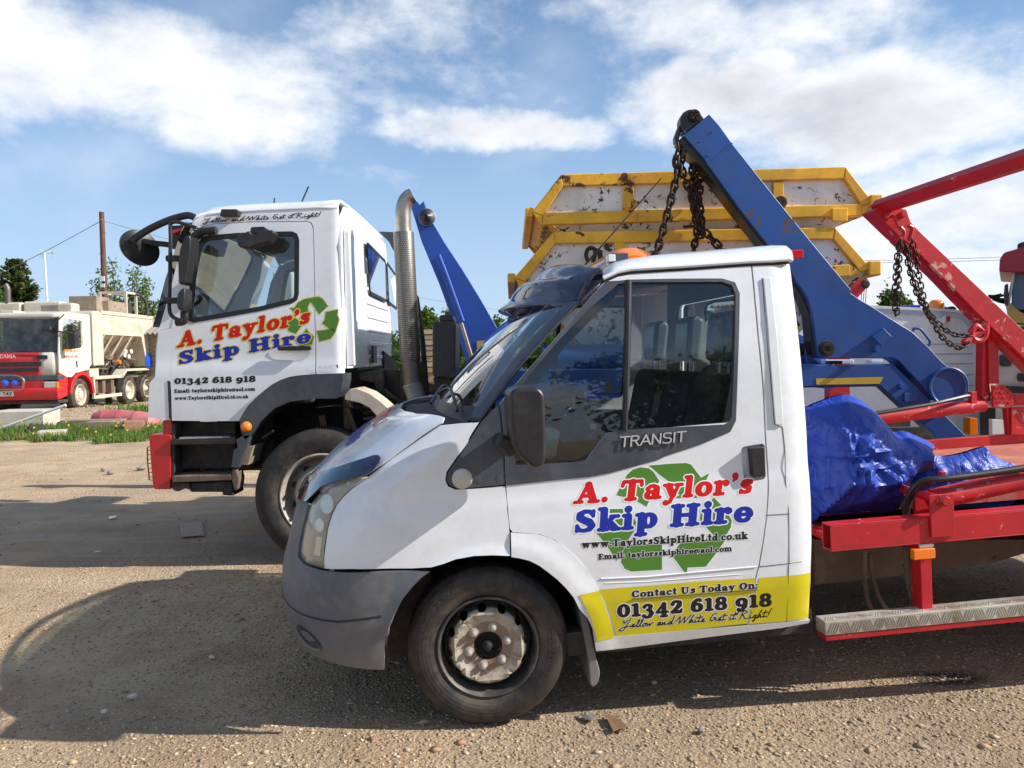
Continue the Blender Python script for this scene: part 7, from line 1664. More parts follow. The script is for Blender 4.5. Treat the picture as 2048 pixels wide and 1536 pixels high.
# ================================================================= SKIPS
def skip(label, dxy, ww, wdep, pts, bottom, lugs=(), spare=None):
    """pts: top-left, top-right, left tip, right tip, lower-left, lower-right of the framed side (photo positions on the near plane)"""
    t = thing('skip', label, 'skip', LM, group='stacked skips on the blue skip lorry')
    tl, tr, lt, rt_, ll, lr = [LF.uz([p], ww)[0] for p in pts]
    H = tl[1]-ll[1]; wf = ww+wdep; T = .05
    out = [ll, lr, rt_, tr, tl, lt]; bw = .092
    inn = offset_band(out, bw)
    # frame of folded yellow channel, one piece per side of the hexagon
    names = ['lower_rail', 'slanted_rail', 'slanted_rail', 'top_rail', 'slanted_rail', 'slanted_rail']
    for i in range(6):
        j = (i+1) % 6
        for side in (ww, wf-T):
            M().prism([out[i], out[j], inn[j], inn[i]], side-(.012 if i % 2 else .014), side+T).obj(names[i], YELLOW, t, bevel=.008)
    # side panel, ends, base
    M().prism(offset_band(out, .05), ww+.03, ww+.045).obj('side_panel', SKIPW, t, 0, label='scratched white steel side'); M().prism(offset_band(out, .05), wf-.045, wf-.03).obj('side_panel', SKIPW, t, 0)
    # ribs
    for x_ in (.27, .73):
        u = tl[0]+(tr[0]-tl[0])*(x_*1.15-.075)+ (lt[0]-tl[0])*0; zz0, zz1 = ll[1]+bw*.9, tl[1]-bw*.9
        M().box((u-.042, ww-.006, zz0), (u+.042, ww+.03, zz1)).obj('upright_rib', YELLOW, t, bevel=.006)
        M().lathe([(0, -.05), (.028, -.05), (.03, -.03), (.05, -.028), (.05, -.005)], (u+.01, ww-.0, zz0+.06), 14).obj('lifting_lug', YELLOW if x_ < .5 else CHAIN, t)
    # end walls between the sides
    for s_, (a, b_3, c_) in ((-1, (tl, lt, ll)), (1, (tr, rt_, lr))):
        bot_u = c_[0]+s_*-.42; 
        m = M()
        m.add([(a[0], ww+.03, a[1]), (a[0], wf-.03, a[1]), (b_3[0], wf-.03, b_3[1]), (b_3[0], ww+.03, b_3[1])], [(0, 1, 2, 3)]) if False else None
        # end plate slopes from the tip down to the floor
        m.add([(b_3[0], ww+.03, b_3[1]), (b_3[0], wf-.03, b_3[1]), (bot_u, wf-.2, bottom), (bot_u, ww+.2, bottom)], [(0, 1, 2, 3) if s_ < 0 else (3, 2, 1, 0)])
        m.obj('end_panel', SKIPW if s_ > 0 else YELLOW, t, 0, solid=.01)
        k_ = .115 if s_ > 0 else .075; M().bar((b_3[0]+s_*.02, ww-(.03 if s_ > 0 else .0), b_3[1]), (b_3[0]+s_*.02, wf+.0, b_3[1]), k_*.85, k_).obj('end_lip', YELLOW, t, bevel=.012)
    # tapering lower body
    u0, u1 = ll[0]+.02, lr[0]-.02
    m = M(); a_ = [(u0, ww+.04, ll[1]+.05), (u1, ww+.04, lr[1]+.05), (u1-.42, ww+.2, bottom), (u0+.42, ww+.2, bottom)]
    m.add(a_, [(3, 2, 1, 0)]); m.add([(p[0], 2*((ww+wf)/2)-p[1], p[2]) for p in a_], [(0, 1, 2, 3)])
    m.add([a_[2], a_[3], (a_[3][0], wf-.2, bottom), (a_[2][0], wf-.2, bottom)], [(0, 1, 2, 3)]); m.obj('lower_body', SKIPW, t, 0, solid=.008)
    # rubbing strips on the lower rail
    for u in spare or (): M().box((u-.06, ww-.03, ll[1]-.01), (u+.06, ww-.012, ll[1]+bw)).obj('rail_pad', YELLOW, t, bevel=.006)
    return t, (tl, tr, lt, rt_, ll, lr)
WS = .30
S1, k1 = skip('upper yellow framed white skip, topmost of the stacked pair on the blue lorry', 0, WS, 1.85, [(1123, 349), (1690, 334), (1064, 424), (1745, 405), (1085, 450), (1722, 432)], 2.35, spare=(LF.uz([(1677, 430)], WS)[0][0],))
S2, k2 = skip('lower yellow framed white skip that the upper one is nested into', 0, WS, 1.85, [(1107, 464), (1669, 455), (1028, 556), (1742, 537), (1060, 600), (1700, 552)], 1.62)
# stencilled letters on the upper skip's end
def fE(a, b): return a, b
tx = M(); V, Fc, wd = typeset('TAYLORS', {**PLAIN}, .3, 1.2, 1)
e_a, e_b = k1[2], (k1[4][0]+.42, 2.35)
for_v = []
for x, y in V:
    w = WS+1.70-1.55*x/wd; s_ = .58-y/13*.34; u = e_a[0]+(e_b[0]-e_a[0])*s_; z = e_a[1]+(e_b[1]-e_a[1])*s_; for_v.append((u-.014, w, z-.01))
tx.add(for_v, Fc).obj('stencilled_lettering', LBLACK, S1, 0)
# dark dents/nesting gap shims between skips
for px_ in (1372, 1478):
    q = LF.uz([(px_, 455)], WS+.2)[0]; M().box((q[0]-.05, WS+.08, q[1]-.02), (q[0]+.05, WS+.2, q[1]+.02)).obj('nesting_spacer', DARK, S2)
P = [tuple(LF.w(*q6(x, y), WS-.05)) for x, y in ((720, 1320), (705, 1270), (720, 1225), (750, 1212), (780, 1230), (775, 1280), (760, 1330))]; M().tube(smoothed(P, 4), .016, 8).obj('shackle_ring', CHAIN, S2)
P = [tuple(LF.w(*q6(x, y), WS-.06)) for x, y in ((775, 1240), (810, 1240), (825, 1300), (835, 1370))]; M().tube(smoothed(P, 4), .02, 8).obj('shackle_ring', CHAIN, S2)
# red hook head behind the skips
d = 8.4
HKF = Frame((0, d, 0), 0); HKM = Matrix(HKF.mat())
HK = thing('crane_head', 'small red pulley head with thin cables poking out beneath the lower skip', 'crane head', HKM)
M().prism(HKF.uz([(1690, 600), (1712, 555), (1730, 548), (1738, 560), (1732, 578), (1712, 600), (1700, 640), (1660, 660)]), 0, .12).obj('jib', RED, HK, bevel=.01)
c0 = HKF.w(1731, 568, 0); M().lathe([(0, -.02), (.03, -.02), (.05, 0), (.05, .1)], c0, 20).obj('pulley', DARK, HK)
mm = M()
for k in range(3): mm.tube([HKF.w(1733-k*4, 575, .05), HKF.w(1727-k*6, 660, .05)], .004, 4)
mm.obj('cables', DARK, HK); M().box((HKF.w(1660, 660, 0)[0], 0, 0), (HKF.w(1700, 660, 0)[0], .15, HKF.w(1660, 650, 0)[2])).obj('mast', RED, HK)

# ================================================================= SECOND BLUE-ARMED LORRY BEHIND
d = 8.9
SF = Frame((0, d, 0), 0); SM = Matrix(SF.mat())
SL = thing('skip_lorry', 'half hidden second skip lorry, its plain blue arm leaning beside the exhaust stack', 'lorry', SM)
ar = [q5(428, 140), q5(478, 133), q5(490, 152), q5(515, 127), q5(535, 185), q5(565, 250), q5(640, 378), q5(760, 560), q5(870, 740), q5(975, 925), q5(1040, 1040), (1060, 760), (945, 770), q5(770, 1100), q5(690, 860), q5(610, 640), q5(560, 520), q5(500, 375), q5(460, 240)]
SA = M().prism(SF.uz(ar), 0, .16).obj('lifting_arm', BLUEF, SL, bevel=.008)
M().tube([SF.w(*q5(607, 462), -.03), SF.w(*q5(660, 600), -.03), SF.w(*q5(755, 868), -.03)], .024, 10).obj('pipe', BLUEF, SA)
M().tube([SF.w(*q5(745, 880), -.05), SF.w(*q5(815, 1110), -.05)], .022, 10).obj('ram_rod', STEEL, SA)
M().prism(SF.uz([q5(840, 990), q5(920, 985), q5(925, 1050), q5(845, 1060)], -.01), -.012, -.004).obj('reflective_plate', YREF, SA)
P = []
c0 = SF.w(*q5(535, 228), -.05); lp = M()
for k in range(7): lp.lathe([(.10-.012*k*1.1, -.01*k), (.094-.012*k*1.1, -.01*k-.012)], c0, 22)
lo_ = lp.obj('work_lamp', GALV, SA, 30)
M().lathe([(.09, .05), (.10, .0), (.02, -.07)], c0, 22).obj('work_lamp_body', BLACK, SA)
M().prism(SF.uz([(860, 780), (1600, 780), (1600, 830), (860, 830)]), .1, 2.2).obj('deck', BLUEF, SL); M().prism(SF.uz([(860, 830), (1600, 830), (1600, 870), (860, 870)]), .6, 1.8).obj('chassis', DARK, SL)
for px_ in (1000, 1480):
    q = SF.w(px_, 850, .2); wheel('wheel', SL, (q[0], .1, .5), .5, TYREL, RIMG, RIMG, .3, 'rear')

# ================================================================= RED AND WHITE MIXER LORRY
KF = Frame((-13.5, 24.1, -.03), 92, 0); KM = Matrix(KF.mat()); KW = 2.45
KX = thing('mixer_lorry', 'dusty red and white mixer lorry with blue spotlights and hopper, at far left', 'lorry', KM)
# local: u rearwards (away), w to the photo's left, z up; cab front at u=-1.3
def kp(px, py, u=None, w=0.): return KF.u(px, py, u) if u is not None else KF.w(px, py, w)
def kq(X, Y): return (X/4.8, 580+Y/4.8)
FU = -1.30
def kbox(name, a, b, mat, parent=KX, bev=.02): return M().box(a, b).obj(name, mat, parent, bevel=bev)
def fz(Y): return kp(*kq(300, Y), u=FU)[2]
zr, zwt, zwb, zhl, zbb = fz(215), fz(262), fz(600), fz(945), fz(1060)
# cab as shell of panels
RUSTY = paint('stained_hopper_steel', (.30, .22, .14), .7, dirt=(.10, .06, .035), damt=.9, dscale=1.6, streak=.5)
KRED = paint('mixer_red_paint', (.50, .015, .02), .35, dirt=(.3, .08, .05), damt=.3, dscale=2); KWH = paint('mixer_white_paint', (.60, .57, .50), .4, dirt=(.5, .42, .3), damt=.35, dscale=2)
M().prism(rounded([(FU+.02, zwb, 0), (FU+.10, zwt, .05), (FU+.25, zr, .1), (.55, zr+.02, .05), (.55, 1.0, 0), (.52, .98, 0), (FU+.02, 1.0, 0)]), 0, .05).obj('cab_side', KWH, KX, bevel=.02) if False else None
sideo = rounded([(FU+.02, 1.25), (FU+.02, zwb), (FU+.14, zwt, .05), (FU+.35, zr, .15), (.60, zr+.03, .08), (.60, 1.45), (.52, 1.42), (.40, 1.30), (-.38, 1.22), (-.60, 1.1), (-.85, 1.1)])
swin = rounded([(FU+.22, zwb+.02, .05), (FU+.30, zwt-.02, .08), (.12, zwt-.05, .08), (.12, zwb+.15, .08)])
V_, F_ = fill2d([sideo, swin], 0)
for w in (0, KW): M().add([(a, w, b) for a, b in V_], F_).obj('cab_side', KWH, KX, 0, solid=.03, soff=0)
M().add([(a, .01, b) for a, b in swin], [tuple(range(len(swin)))]).obj('side_window', GLASSD, KX, 0)
def kac(name, prof, mat, w0=.0, w1=KW, r=.14, th=.02):
    rows = []
    for u, z in prof:
        rows.append([(u+r*((1-min(1, min(w-w0, w1-w)/.22))**2), w, z) for w in np.unique(np.concatenate([np.linspace(w0, w0+.24, 6), np.linspace(w0+.24, w1-.24, 4), np.linspace(w1-.24, w1, 6)]))])
    return M().grid(rows).obj(name, mat, KX, 50, solid=th, soff=-1)
kac('roof', [(.60, zr+.03), (FU+.50, zr+.03), (FU+.28, zr), (FU+.18, zwt+.12), (FU+.13, zwt)], KWH)
kac('windscreen', [(FU+.13, zwt), (FU+.02, zwb)], GLASSD, .12, KW-.12, .05, 0)
for w in (0, KW-.14): M().prism([(FU+.03, zwb), (FU+.10, zwb), (FU+.24, zwt+.02), (FU+.15, zwt)], w+.02, w+.14).obj('screen_pillar', BLACK, KX)
kac('red_front', [(FU+.02, zwb), (FU+.0, 1.6), (FU-.02, 1.30), (FU-.02, zhl+.1)], KRED, .54, KW-.54, .0)
for f_ in (0, 1):
    M().grid([[(u_+.16*max(0, 1-w/.2)**2, (KW-w) if f_ else w, z_) for w in (0, .03, .06, .1, .15, .2, .4, .54)] for u_, z_ in ((FU+.02, zwb), (FU, 1.5), (FU, 1.1))]).obj('white_corner', KWH, KX, 50, solid=.02)
M().box((FU+.25, .08, 1.2), (.5, KW-.08, zwb-.02)).obj('cab_interior', DARK, KX); M().box((.42, .06, zwb-.02), (.5, KW-.06, zr-.1)).obj('cab_rear_lining', DARK, KX)
M().box((FU-.035, .5, fz(730)), (FU+.0, KW-.5, fz(690))).obj('grille_slot', BLACK, KX); M().box((FU-.035, .55, fz(785)), (FU+.0, KW-.55, fz(750))).obj('grille_slot', BLACK, KX)
M().box((FU-.02, .30, fz(665)), (FU+.01, .62, fz(628))).obj('grille_side_slot', BLACK, KX, bevel=.01)
M().prism([(FU-.06, zbb), (FU-.10, zbb+.08), (FU-.10, zhl-.05), (FU-.04, zhl+.02), (FU+.45, zhl+.02), (FU+.45, zbb+.1)], -.02, KW+.02).obj('bumper', KRED, KX, bevel=.05, seg=4)
M().box((FU-.04, -.01, fz(870)), (FU+.3, KW+.01, fz(822))).obj('bumper_top_step', GREYPL, KX, bevel=.02)
M().box((FU-.055, .03, fz(945)), (FU+.1, .42, fz(882))).obj('headlight', CLEARL, KX, bevel=.03); M().box((FU-.06, .0, fz(945)), (FU+.2, .06, fz(885))).obj('indicator', ORANGE, KX, bevel=.01)
M().box((FU-.03, .0, .33), (FU+.5, KW, zbb)).obj('under_bumper', DARK, KX, bevel=.03)
M().prism([(FU+.0, zhl+.02), (FU+.45, zhl+.02), (FU+.52, 1.25), (FU+.0, 1.25)], -.005, .03).obj('side_skirt', KRED, KX)
M().box((FU-.03, .42, zhl), (FU+.2, KW-.42, fz(822))).obj('lower_front', KRED, KX, bevel=.01)
# spotlights, guard, number plate, lettering
for X_ in (50, 145, -60, -150):
    c0 = kp(*kq(X_, 893), u=FU-.16); M().lathe([(0, -.06), (.09, -.04), (.115, .0), (.08, .08), (0, .1)], c0, 20, 'x').obj('spotlight', BLUELENS, KX, 50)
P = [kp(*kq(x, y), u=FU-.2) for x, y in ((-200, 818), (110, 818), (190, 830), (228, 870), (220, 930), (180, 955), (-200, 950))]; M().tube(smoothed([tuple(p) for p in P], 3), .03, 8).obj('bull_bar', STEEL, KX)
pl0 = kp(*kq(128, 1020), u=FU-.11); pl1 = kp(*kq(-120, 975), u=FU-.11); M().box((FU-.118, pl0[1], pl0[2]), (FU-.103, pl1[1], pl1[2])).obj('number_plate', LAMPW, KX)
def kfront(name, txt, X0, X1, Yb, Yt, mat, u, grow=.25, h=.8):
    V, Fc, wd = typeset(txt, PLAIN, grow, h, 1.5); a = kp(*kq(X0, Yb), u=u); b = kp(*kq(X1, Yb), u=u); c = kp(*kq(X0, Yt), u=u); P = []
    for x, y in V: P.append((u, a[1]+(b[1]-a[1])*x/wd, a[2]+(b[2]-a[2])*x/wd+(c[2]-a[2])*y/13))
    M().add(P, Fc).obj(name, mat, KX, 0)
kfront('maker_lettering', 'SCANIA', -35, 155, 652, 622, CHROME, FU-.03, .6)
kfront('number_plate_lettering', 'GN55 TAY', -118, 120, 1012, 984, LBLACK, FU-.122, .5)
def kside(name, txt, X0, X1, Yb, Yt, mat, w=-.006, font=None, grow=.3):
    V, Fc, wd = typeset(txt, font or PLAIN, grow, .9, 1); a = kp(*kq(X0, Yb), w=w); b = kp(*kq(X1, Yb), w=w); c = kp(*kq(X0, Yt), w=w); P = []
    for x, y in V: P.append((a[0]+(b[0]-a[0])*x/wd, w, a[2]+(c[2]-a[2])*y/13))
    M().add(P, Fc).obj(name, mat, KX, 0)
kside('side_lettering', '0800 437 681', 618, 750, 648, 630, LRED, -.02)
kside('side_lettering', 'EMLEY', 630, 755, 592, 572, ORANGE, -.02, {**PLAIN}, .9)
# mirrors and wiper
def ktube(name, pts, r, w, mat=BLACK): M().tube([tuple(kp(*kq(*p), w=w)) for p in pts], r, 8).obj(name, mat, KX)
for (X0, Y0, X1, Y1) in ((655, 335, 722, 400), (660, 410, 745, 560)):
    a = kp(*kq(X0, Y0), u=FU+.15); b = kp(*kq(X1, Y1), u=FU+.15); M().box((FU+.05, b[1], b[2]), (FU+.28, a[1], a[2])).obj('mirror', BLACK, KX, bevel=.04)
a = kp(*kq(560, 395), u=FU); b = kp(*kq(690, 420), u=FU+.15); M().tube([a, b], .025, 6).obj('mirror_arm', BLACK, KX)
a = kp(*kq(405, 345), u=FU-.1); b = kp(*kq(495, 395), u=FU-.1); M().box((FU-.15, b[1], b[2]), (FU-.05, a[1], a[2])).obj('front_mirror', BLACK, KX, bevel=.05); M().tube([(FU-.1, b[1]+.05, b[2]+.1), (FU+.15, b[1]-.25, b[2]+.5)], .02, 6).obj('mirror_arm', BLACK, KX)
ktube('grab_rail', [(735, 680), (740, 740)], .02, -.03)
P = [kp(*kq(x, y), u=FU-.02) for x, y in ((175, 585), (320, 592), (470, 596))]; M().tube(P, .012, 6).obj('wiper', BLACK, KX)
P = [kp(*kq(x, y), w=-.01) for x, y in ((480, 730), (462, 725), (460, 790), (480, 798))]
# front arch and wheels
def arch(cu, cz, r, mat, th=.09, w0=-.03, w1=.3, a0=5, a1=178):
    rows = []; A_ = np.radians(np.linspace(a0, a1, 18))
    ml = [(cu-(r+th)*math.cos(a), cz+(r+th)*math.sin(a)) for a in A_]+[(cu-r*math.cos(a), cz+r*math.sin(a)) for a in A_[::-1]]
    return M().prism(ml, w0, w1).obj('wheel_arch', mat, KX, bevel=.01)
arch(0, .52, .62, KRED, .12)
ru = [0, 3.35, 4.75]
for u in ru:
    wheel('wheel', KX, (u, .03, .52), .52, TYRED, WHITE3, RIMG, .32, 'lorry' if u == 0 else 'rear'); wheel('wheel', KX, (u, KW-.03, .52), .52, TYRED, WHITE3, RIMG, .32, 'rear', face=1)
M().box((-1.0, .7, .65), (6.2, KW-.7, .95)).obj('chassis', MUDCH, KX)
M().box((.72, .25, .95), (5.6, KW-.25, 1.08)).obj('deck', MUDCH, KX)
M().prism([(2.6, 1.02), (3.0, 1.28), (5.4, 1.28), (5.7, .9), (5.6, .9), (5.35, 1.2), (3.05, 1.2), (2.7, .98)], -.02, .35).obj('rear_mudguard', WHITE3, KX)
# side guards
mm = M(); mm.box((.75, -.02, .98), (2.75, .02, 1.08)); mm.box((.75, -.02, .35), (2.6, .02, .46)); mm.box((.70, -.02, .35), (.78, .05, 1.08)); mm.obj('side_guard', WHITE3, KX, bevel=.005)
mm = M()
for u in (1.0, 1.5, 2.1): mm.box((u, .1, .5), (u+.2, .5, .95))
mm.obj('chassis_boxes', MUDCH, KX)['kind'] = 'stuff'
# water tank: tall block behind the cab and long part along the top
zt_ = KF.w(*kq(780, 150), .1)[2]
M().prism(rounded([(.68, 1.42, .05), (.68, zr+.16, .15), (1.35, zr+.16, .25), (1.35, 1.42, .05)]), -.06, KW-.05).obj('water_tank', WHITE3, KX, bevel=.1, seg=4)
ztt = KF.u(*kq(300, 125), .75)[2]
for (w0, w1, dz) in ((1.0, 2.2, .06), (.62, 1.7, .0), (2.25, 3.3, .04)): M().box((.8, w0, zr-.1), (1.3, w1, ztt+dz)).obj('top_tank', WHITE3, KX, bevel=.08)
# rusty band, roof hatch
a = kp(*kq(80, 190), u=-.4); b = kp(*kq(205, 165), u=-.4); M().box((-.8, b[1], zr+.02), (-.2, a[1], zr+.10)).obj('roof_hatch', WHITE3, KX, bevel=.02)
# exhaust
a = kp(*kq(78, 170), u=.9); M().tube(smoothed([tuple(a), tuple(kp(*kq(75, 60), u=.9)), tuple(kp(*kq(72, -10), u=.9)), tuple(kp(*kq(52, -50), u=.9))], 4), .09, 12).obj('exhaust_pipe', STEELD, KX)
# hopper
def hp(px, py, w=.1): return KF.w(*kq(px, py), w)
h0 = hp(905, 225); h1 = hp(1475, 240); z_t = h0[2]; z_m = hp(950, 385)[2]
HU0, HU1 = 1.35, 5.3
hop = M(); wl, wr_ = .0, KW
hop.add([(HU0, wl, 2.45), (HU1, wl, 2.45), (HU1, wr_, 2.45), (HU0, wr_, 2.45), (HU0, wl, 3.2), (HU1, wl, 3.2), (HU1, wr_, 3.2), (HU0, wr_, 3.2), (HU0+.2, .95, 1.25), (HU1-.9, .95, 1.45), (HU1-.9, 1.5, 1.45), (HU0+.2, 1.5, 1.25)],
        [(0, 1, 5, 4), (1, 2, 6, 5), (2, 3, 7, 6), (3, 0, 4, 7), (4, 5, 6, 7)])
h2 = M().add(hop.v, [(0, 8, 9, 1), (1, 9, 10, 2), (2, 10, 11, 3), (3, 11, 8, 0)]); h2.obj('hopper_floor', RUSTY, KX, 0, solid=.02)
M().box((1.3, .75, 1.1), (5.4, 1.9, 2.1)).obj('gear_casing', DARK, KX)
hop.obj('aggregate_hopper', WHITE3, KX, 0, solid=.02)
for u in (1.6, 2.2, 2.9, 3.6): M().bar((u, .02, 2.45), (u-.25, .7, 1.1), .07, .05).obj('hopper_brace', WHITE3, KX)
M().box((HU0-.02, -.03, 3.12), (HU1+.02, .0, 3.24)).obj('hopper_rim', WHITE3, KX, bevel=.01)
M().prism([(4.3, 2.45), (5.3, 2.45), (5.0, 1.5), (4.7, 1.35)], .0, .8).obj('cement_bin', WHITE3, KX)
M().box((2.1, .1, 3.22), (3.4, 1.4, 3.62)).obj('top_box', WOOD, KX, bevel=.01); M().box((1.7, .3, 3.22), (2.6, 1.2, 3.75)).obj('top_box', WOOD, KX, bevel=.01)
fr2 = M()
for a_, b_4 in (((3.6, .2), (3.6, 1.1)), ((4.4, .2), (4.4, 1.1))):
    for w in (a_[1], b_4[1]): fr2.box((a_[0]-.04, w-.04, 3.2), (a_[0]+.04, w+.04, 4.05))
for w in (.2, 1.1): fr2.box((3.6, w-.04, 3.98), (4.4, w+.04, 4.06))
fr2.box((3.6, .2, 3.98), (3.68, 1.1, 4.06)); fr2.box((4.32, .2, 3.98), (4.4, 1.1, 4.06)); fr2.obj('feed_frame', WHITE3, KX)
M().box((3.7, .3, 3.25), (4.3, 1.0, 3.7)).obj('feed_motor', DARK, KX, bevel=.03)
M().tube(smoothed([(4.1, .3, 3.95), (4.5, .1, 4.0), (4.8, .0, 3.7), (4.85, .0, 3.2)], 4), .05, 8).obj('feed_hose', DARK, KX)
# control gear
for (X_, Y_) in ((1210, 590), (1240, 640), (1262, 590), (1200, 625)):
    c0 = hp(X_, Y_, -.02); M().lathe([(0, -.03), (.07, -.02), (.085, .0), (.08, .03)], c0, 14).obj('dial', LAMPW, KX)
mm = M()
for i in range(40):
    c0 = hp(random.uniform(910, 1380), random.uniform(650, 760), random.uniform(.1, .6)); mm.bar(c0, c0+np.array((random.uniform(-.5, .5), random.uniform(-.2, .2), random.uniform(-.12, .25))), random.uniform(.03, .09), .05)
mm.obj('drive_gear', MUDCH, KX)['kind'] = 'stuff'
c0 = hp(1128, 690, .1); M().lathe([(0, -.1), (.07, -.1), (.07, .1)], c0, 10).obj('orange_drum', ORANGE, KX)
mm = M(); c0 = hp(1415, 680, -.02)
for k in range(5): mm.tube([tuple(c0+np.array((.10*math.cos(a)+k*.02, -.02*k, (.30-.03*k)*math.sin(a)))) for a in np.linspace(0, 6.28, 20)], .022, 6)
mm.obj('coiled_hose', BLUELENS, KX)
M().box((.7, .1, 1.05), (1.3, .5, 1.35)).obj('battery_box', WHITE3, KX, bevel=.02)

# ================================================================= RIGHT-HAND BACKGROUND
d = 10.5
BF = Frame((0, d, 0), 0); BM = Matrix(BF.mat()); 
BX = thing('box_van_body', 'white panelled box trailer with rounded top corner, behind the red loader frame', 'trailer', BM)
bp_ = rounded([BF.w(1560, 1000)[[0, 2]].tolist() and tuple(BF.w(1560, 880)[[0, 2]]), tuple(BF.w(1560, 606)[[0, 2]]), tuple(BF.w(*y8(700, 218))[[0, 2]]), tuple(BF.w(*y8(1530, 258))[[0, 2]])+(.45,), tuple(BF.w(*y8(1650, 560))[[0, 2]]), tuple(BF.w(*y8(1650, 1000))[[0, 2]]), tuple(BF.w(1966, 900)[[0, 2]])])
BWH = paint('box_white_paint', (.82, .84, .86), .35, dirt=(.4, .4, .4), damt=.25, dscale=1.5); BEDGE = paint('box_trim', (.50, .57, .66), .35)
M().prism(bp_, 0, 1.9).obj('body', BWH, BX, bevel=.04)
ii = offset_band(bp_, .10)
V_, F_ = fill2d([bp_, ii], 0); M().add([(a, -.012, b) for a, b in V_], F_).obj('edge_trim', BEDGE, BX, 0, solid=.01)
i2 = offset_band(bp_, .035); V_, F_ = fill2d([bp_, i2], 0); M().add([(a, -.03, b) for a, b in V_], F_).obj('edge_capping', LAMPW, BX, 0, solid=.01)
for Y_ in (550, 635, 720, 815, 905): 
    a = BF.w(*y8(1100, Y_)); b2 = BF.w(*y8(1560, Y_)); M().box((a[0], -.006, a[2]-.006), (b2[0], .002, a[2]+.006)).obj('panel_joint', GALV, BX)
M().prism(BF.uz([y8(1240, 385), y8(1335, 305), y8(1340, 360), y8(1250, 395)], -.1), -.1, -.02).obj('lamp_bracket', BWH, BX)
M().prism(BF.uz([y8(1337, 308), y8(1372, 308), y8(1368, 355), y8(1337, 358)], -.12), -.12, -.06).obj('marker_lamp', LENSR, BX, bevel=.005)
c0 = BF.w(*y8(1388, 244)); M().lathe([(0, .17), (.07, .16), (.10, .12), (.105, 0)], c0+np.array((0, .4, -.02)), 18, 'z').obj('beacon', ORANGE, BX, 50)
c0 = BF.w(*y8(1480, 244)); 
for dx in (0, .12): M().lathe([(0, -.05), (.06, -.03), (.06, .05)], c0+np.array((dx, .5, 0)), 14).obj('work_lamp', DARK, BX)
M().box(BF.w(*y8(1095, 235))-np.array((0, -.2, 0)), BF.w(*y8(1180, 205))+np.array((0, .5, 0))).obj('blue_roof_strap', LBLUE, BX)
# lorry cab at the right edge
CF = Frame((7.0, 9.0, 0), -33); CM_ = Matrix(CF.mat()); CB = thing('lorry_cab', 'lorry cab cut off by the right edge, red top over blue and yellow side', 'lorry', CM_)
CBLUE = paint('cab_blue_paint', (.06, .12, .20), .35); CYEL = paint('cab_yellow_paint', (.42, .30, .06), .4); CRED = paint('cab_maroon_paint', (.28, .012, .03), .35); CWH = paint('cab_cream_paint', (.50, .46, .40), .45, dirt=(.3, .25, .2), damt=.4)
def cp(name, pts, w0, w1, mat, zf=y6, bev=.02): return M().prism(rounded([p+(.03,) for p in CF.uz([zf(*p) for p in pts], w0)]), w0, w1).obj(name, mat, CB, bevel=bev, seg=3)
cp('cab_top', [(1040, 920), (1045, 830), (1075, 785), (1215, 745), (1600, 700), (1600, 905), (1130, 925)], -.15, 1.6, CRED, y6, .05)
cp('roof_lamp', [(1165, 740), (1175, 722), (1215, 708), (1400, 700), (1400, 740)], .1, .8, BLACK)
cp('window_band', [(1135, 925), (1600, 905), (1600, 1220), (1125, 1180)], .05, 1.5, CBLUE)
cp('yellow_flank', [(1120, 1130), (1150, 1170), (1215, 1215), (1600, 1260), (1600, 1300), (1150, 1275), (1088, 1180)], .03, 1.5, CYEL)
cp('pillar', [(1135, 925), (1155, 925), (1110, 1180), (1086, 1180)], .0, .1, GALV)
cp('dark_mirror', [(1080, 1010), (1105, 1000), (1110, 1150), (1082, 1160), (1072, 1080)], -.1, .1, BLACK)
cp('grille_panel', [(1030, 1415), (1600, 1390), (1600, 2060), (1010, 2040)], .1, 1.6, CWH)
cp('black_band', [(1030, 1350), (1600, 1300), (1600, 1440), (1035, 1420)], .12, 1.4, BLACK)
M().prism(rounded([p+(.05,) for p in CF.uz([y8(1785, 635), y8(1850, 640), y8(1895, 690), y8(1890, 735), y8(1785, 740)], .06)]), .04, .12).obj('headlamp', DARK, CB, bevel=.01)
M().prism(rounded([p+(.03,) for p in CF.uz([y8(1935, 798), y8(2100, 790), y8(2100, 865), y8(1940, 865)], .06)]), .06, .12).obj('grille_slot', DARK, CB, bevel=.01)
M().prism(CF.uz([y8(1790, 900), y8(2100, 915), y8(2100, 975), y8(1790, 960)], .06), .04, .2).obj('lower_grille', DARK, CB)
M().prism(CF.uz([(1960, 800), (2300, 800), (2300, 870), (1960, 870)], .2), .2, 1.3).obj('bumper', BLACK, CB)
q = CF.w(2035, 850, .2); wheel('wheel', CB, (q[0]+.2, .2, .5), .5, TYREL, RIMG, RIMG, .3, 'rear'); wheel('wheel', CB, (q[0]-.05, 1.3, .5), .5, TYREL, RIMG, RIMG, .3, 'rear')
gm = M()
for i in range(8): 
    a = CF.w(*y8(1690+i*14, 140+i*6), .9); gm.bar(a, a+np.array((.12, .0, random.uniform(-.12, .05))), .04, .05)
gm.bar(CF.w(*y8(1700, 138), .9), CF.w(*y8(1850, 130), .9), .03, .03); gm.obj('pipework', DARK, CB)
CWB = BF.w(1700, 860)
for px_ in (1640, 1860): q = BF.w(px_, 850, .1); wheel('wheel', BX, (q[0], .1, .42), .42, TYREL, RIMG, RIMG, .25, 'rear')
M().box((BF.w(1560, 850)[0], .2, .45), (BF.w(1960, 850)[0], 1.7, bp_[0][1]+.02)).obj('underframe', DARK, BX)

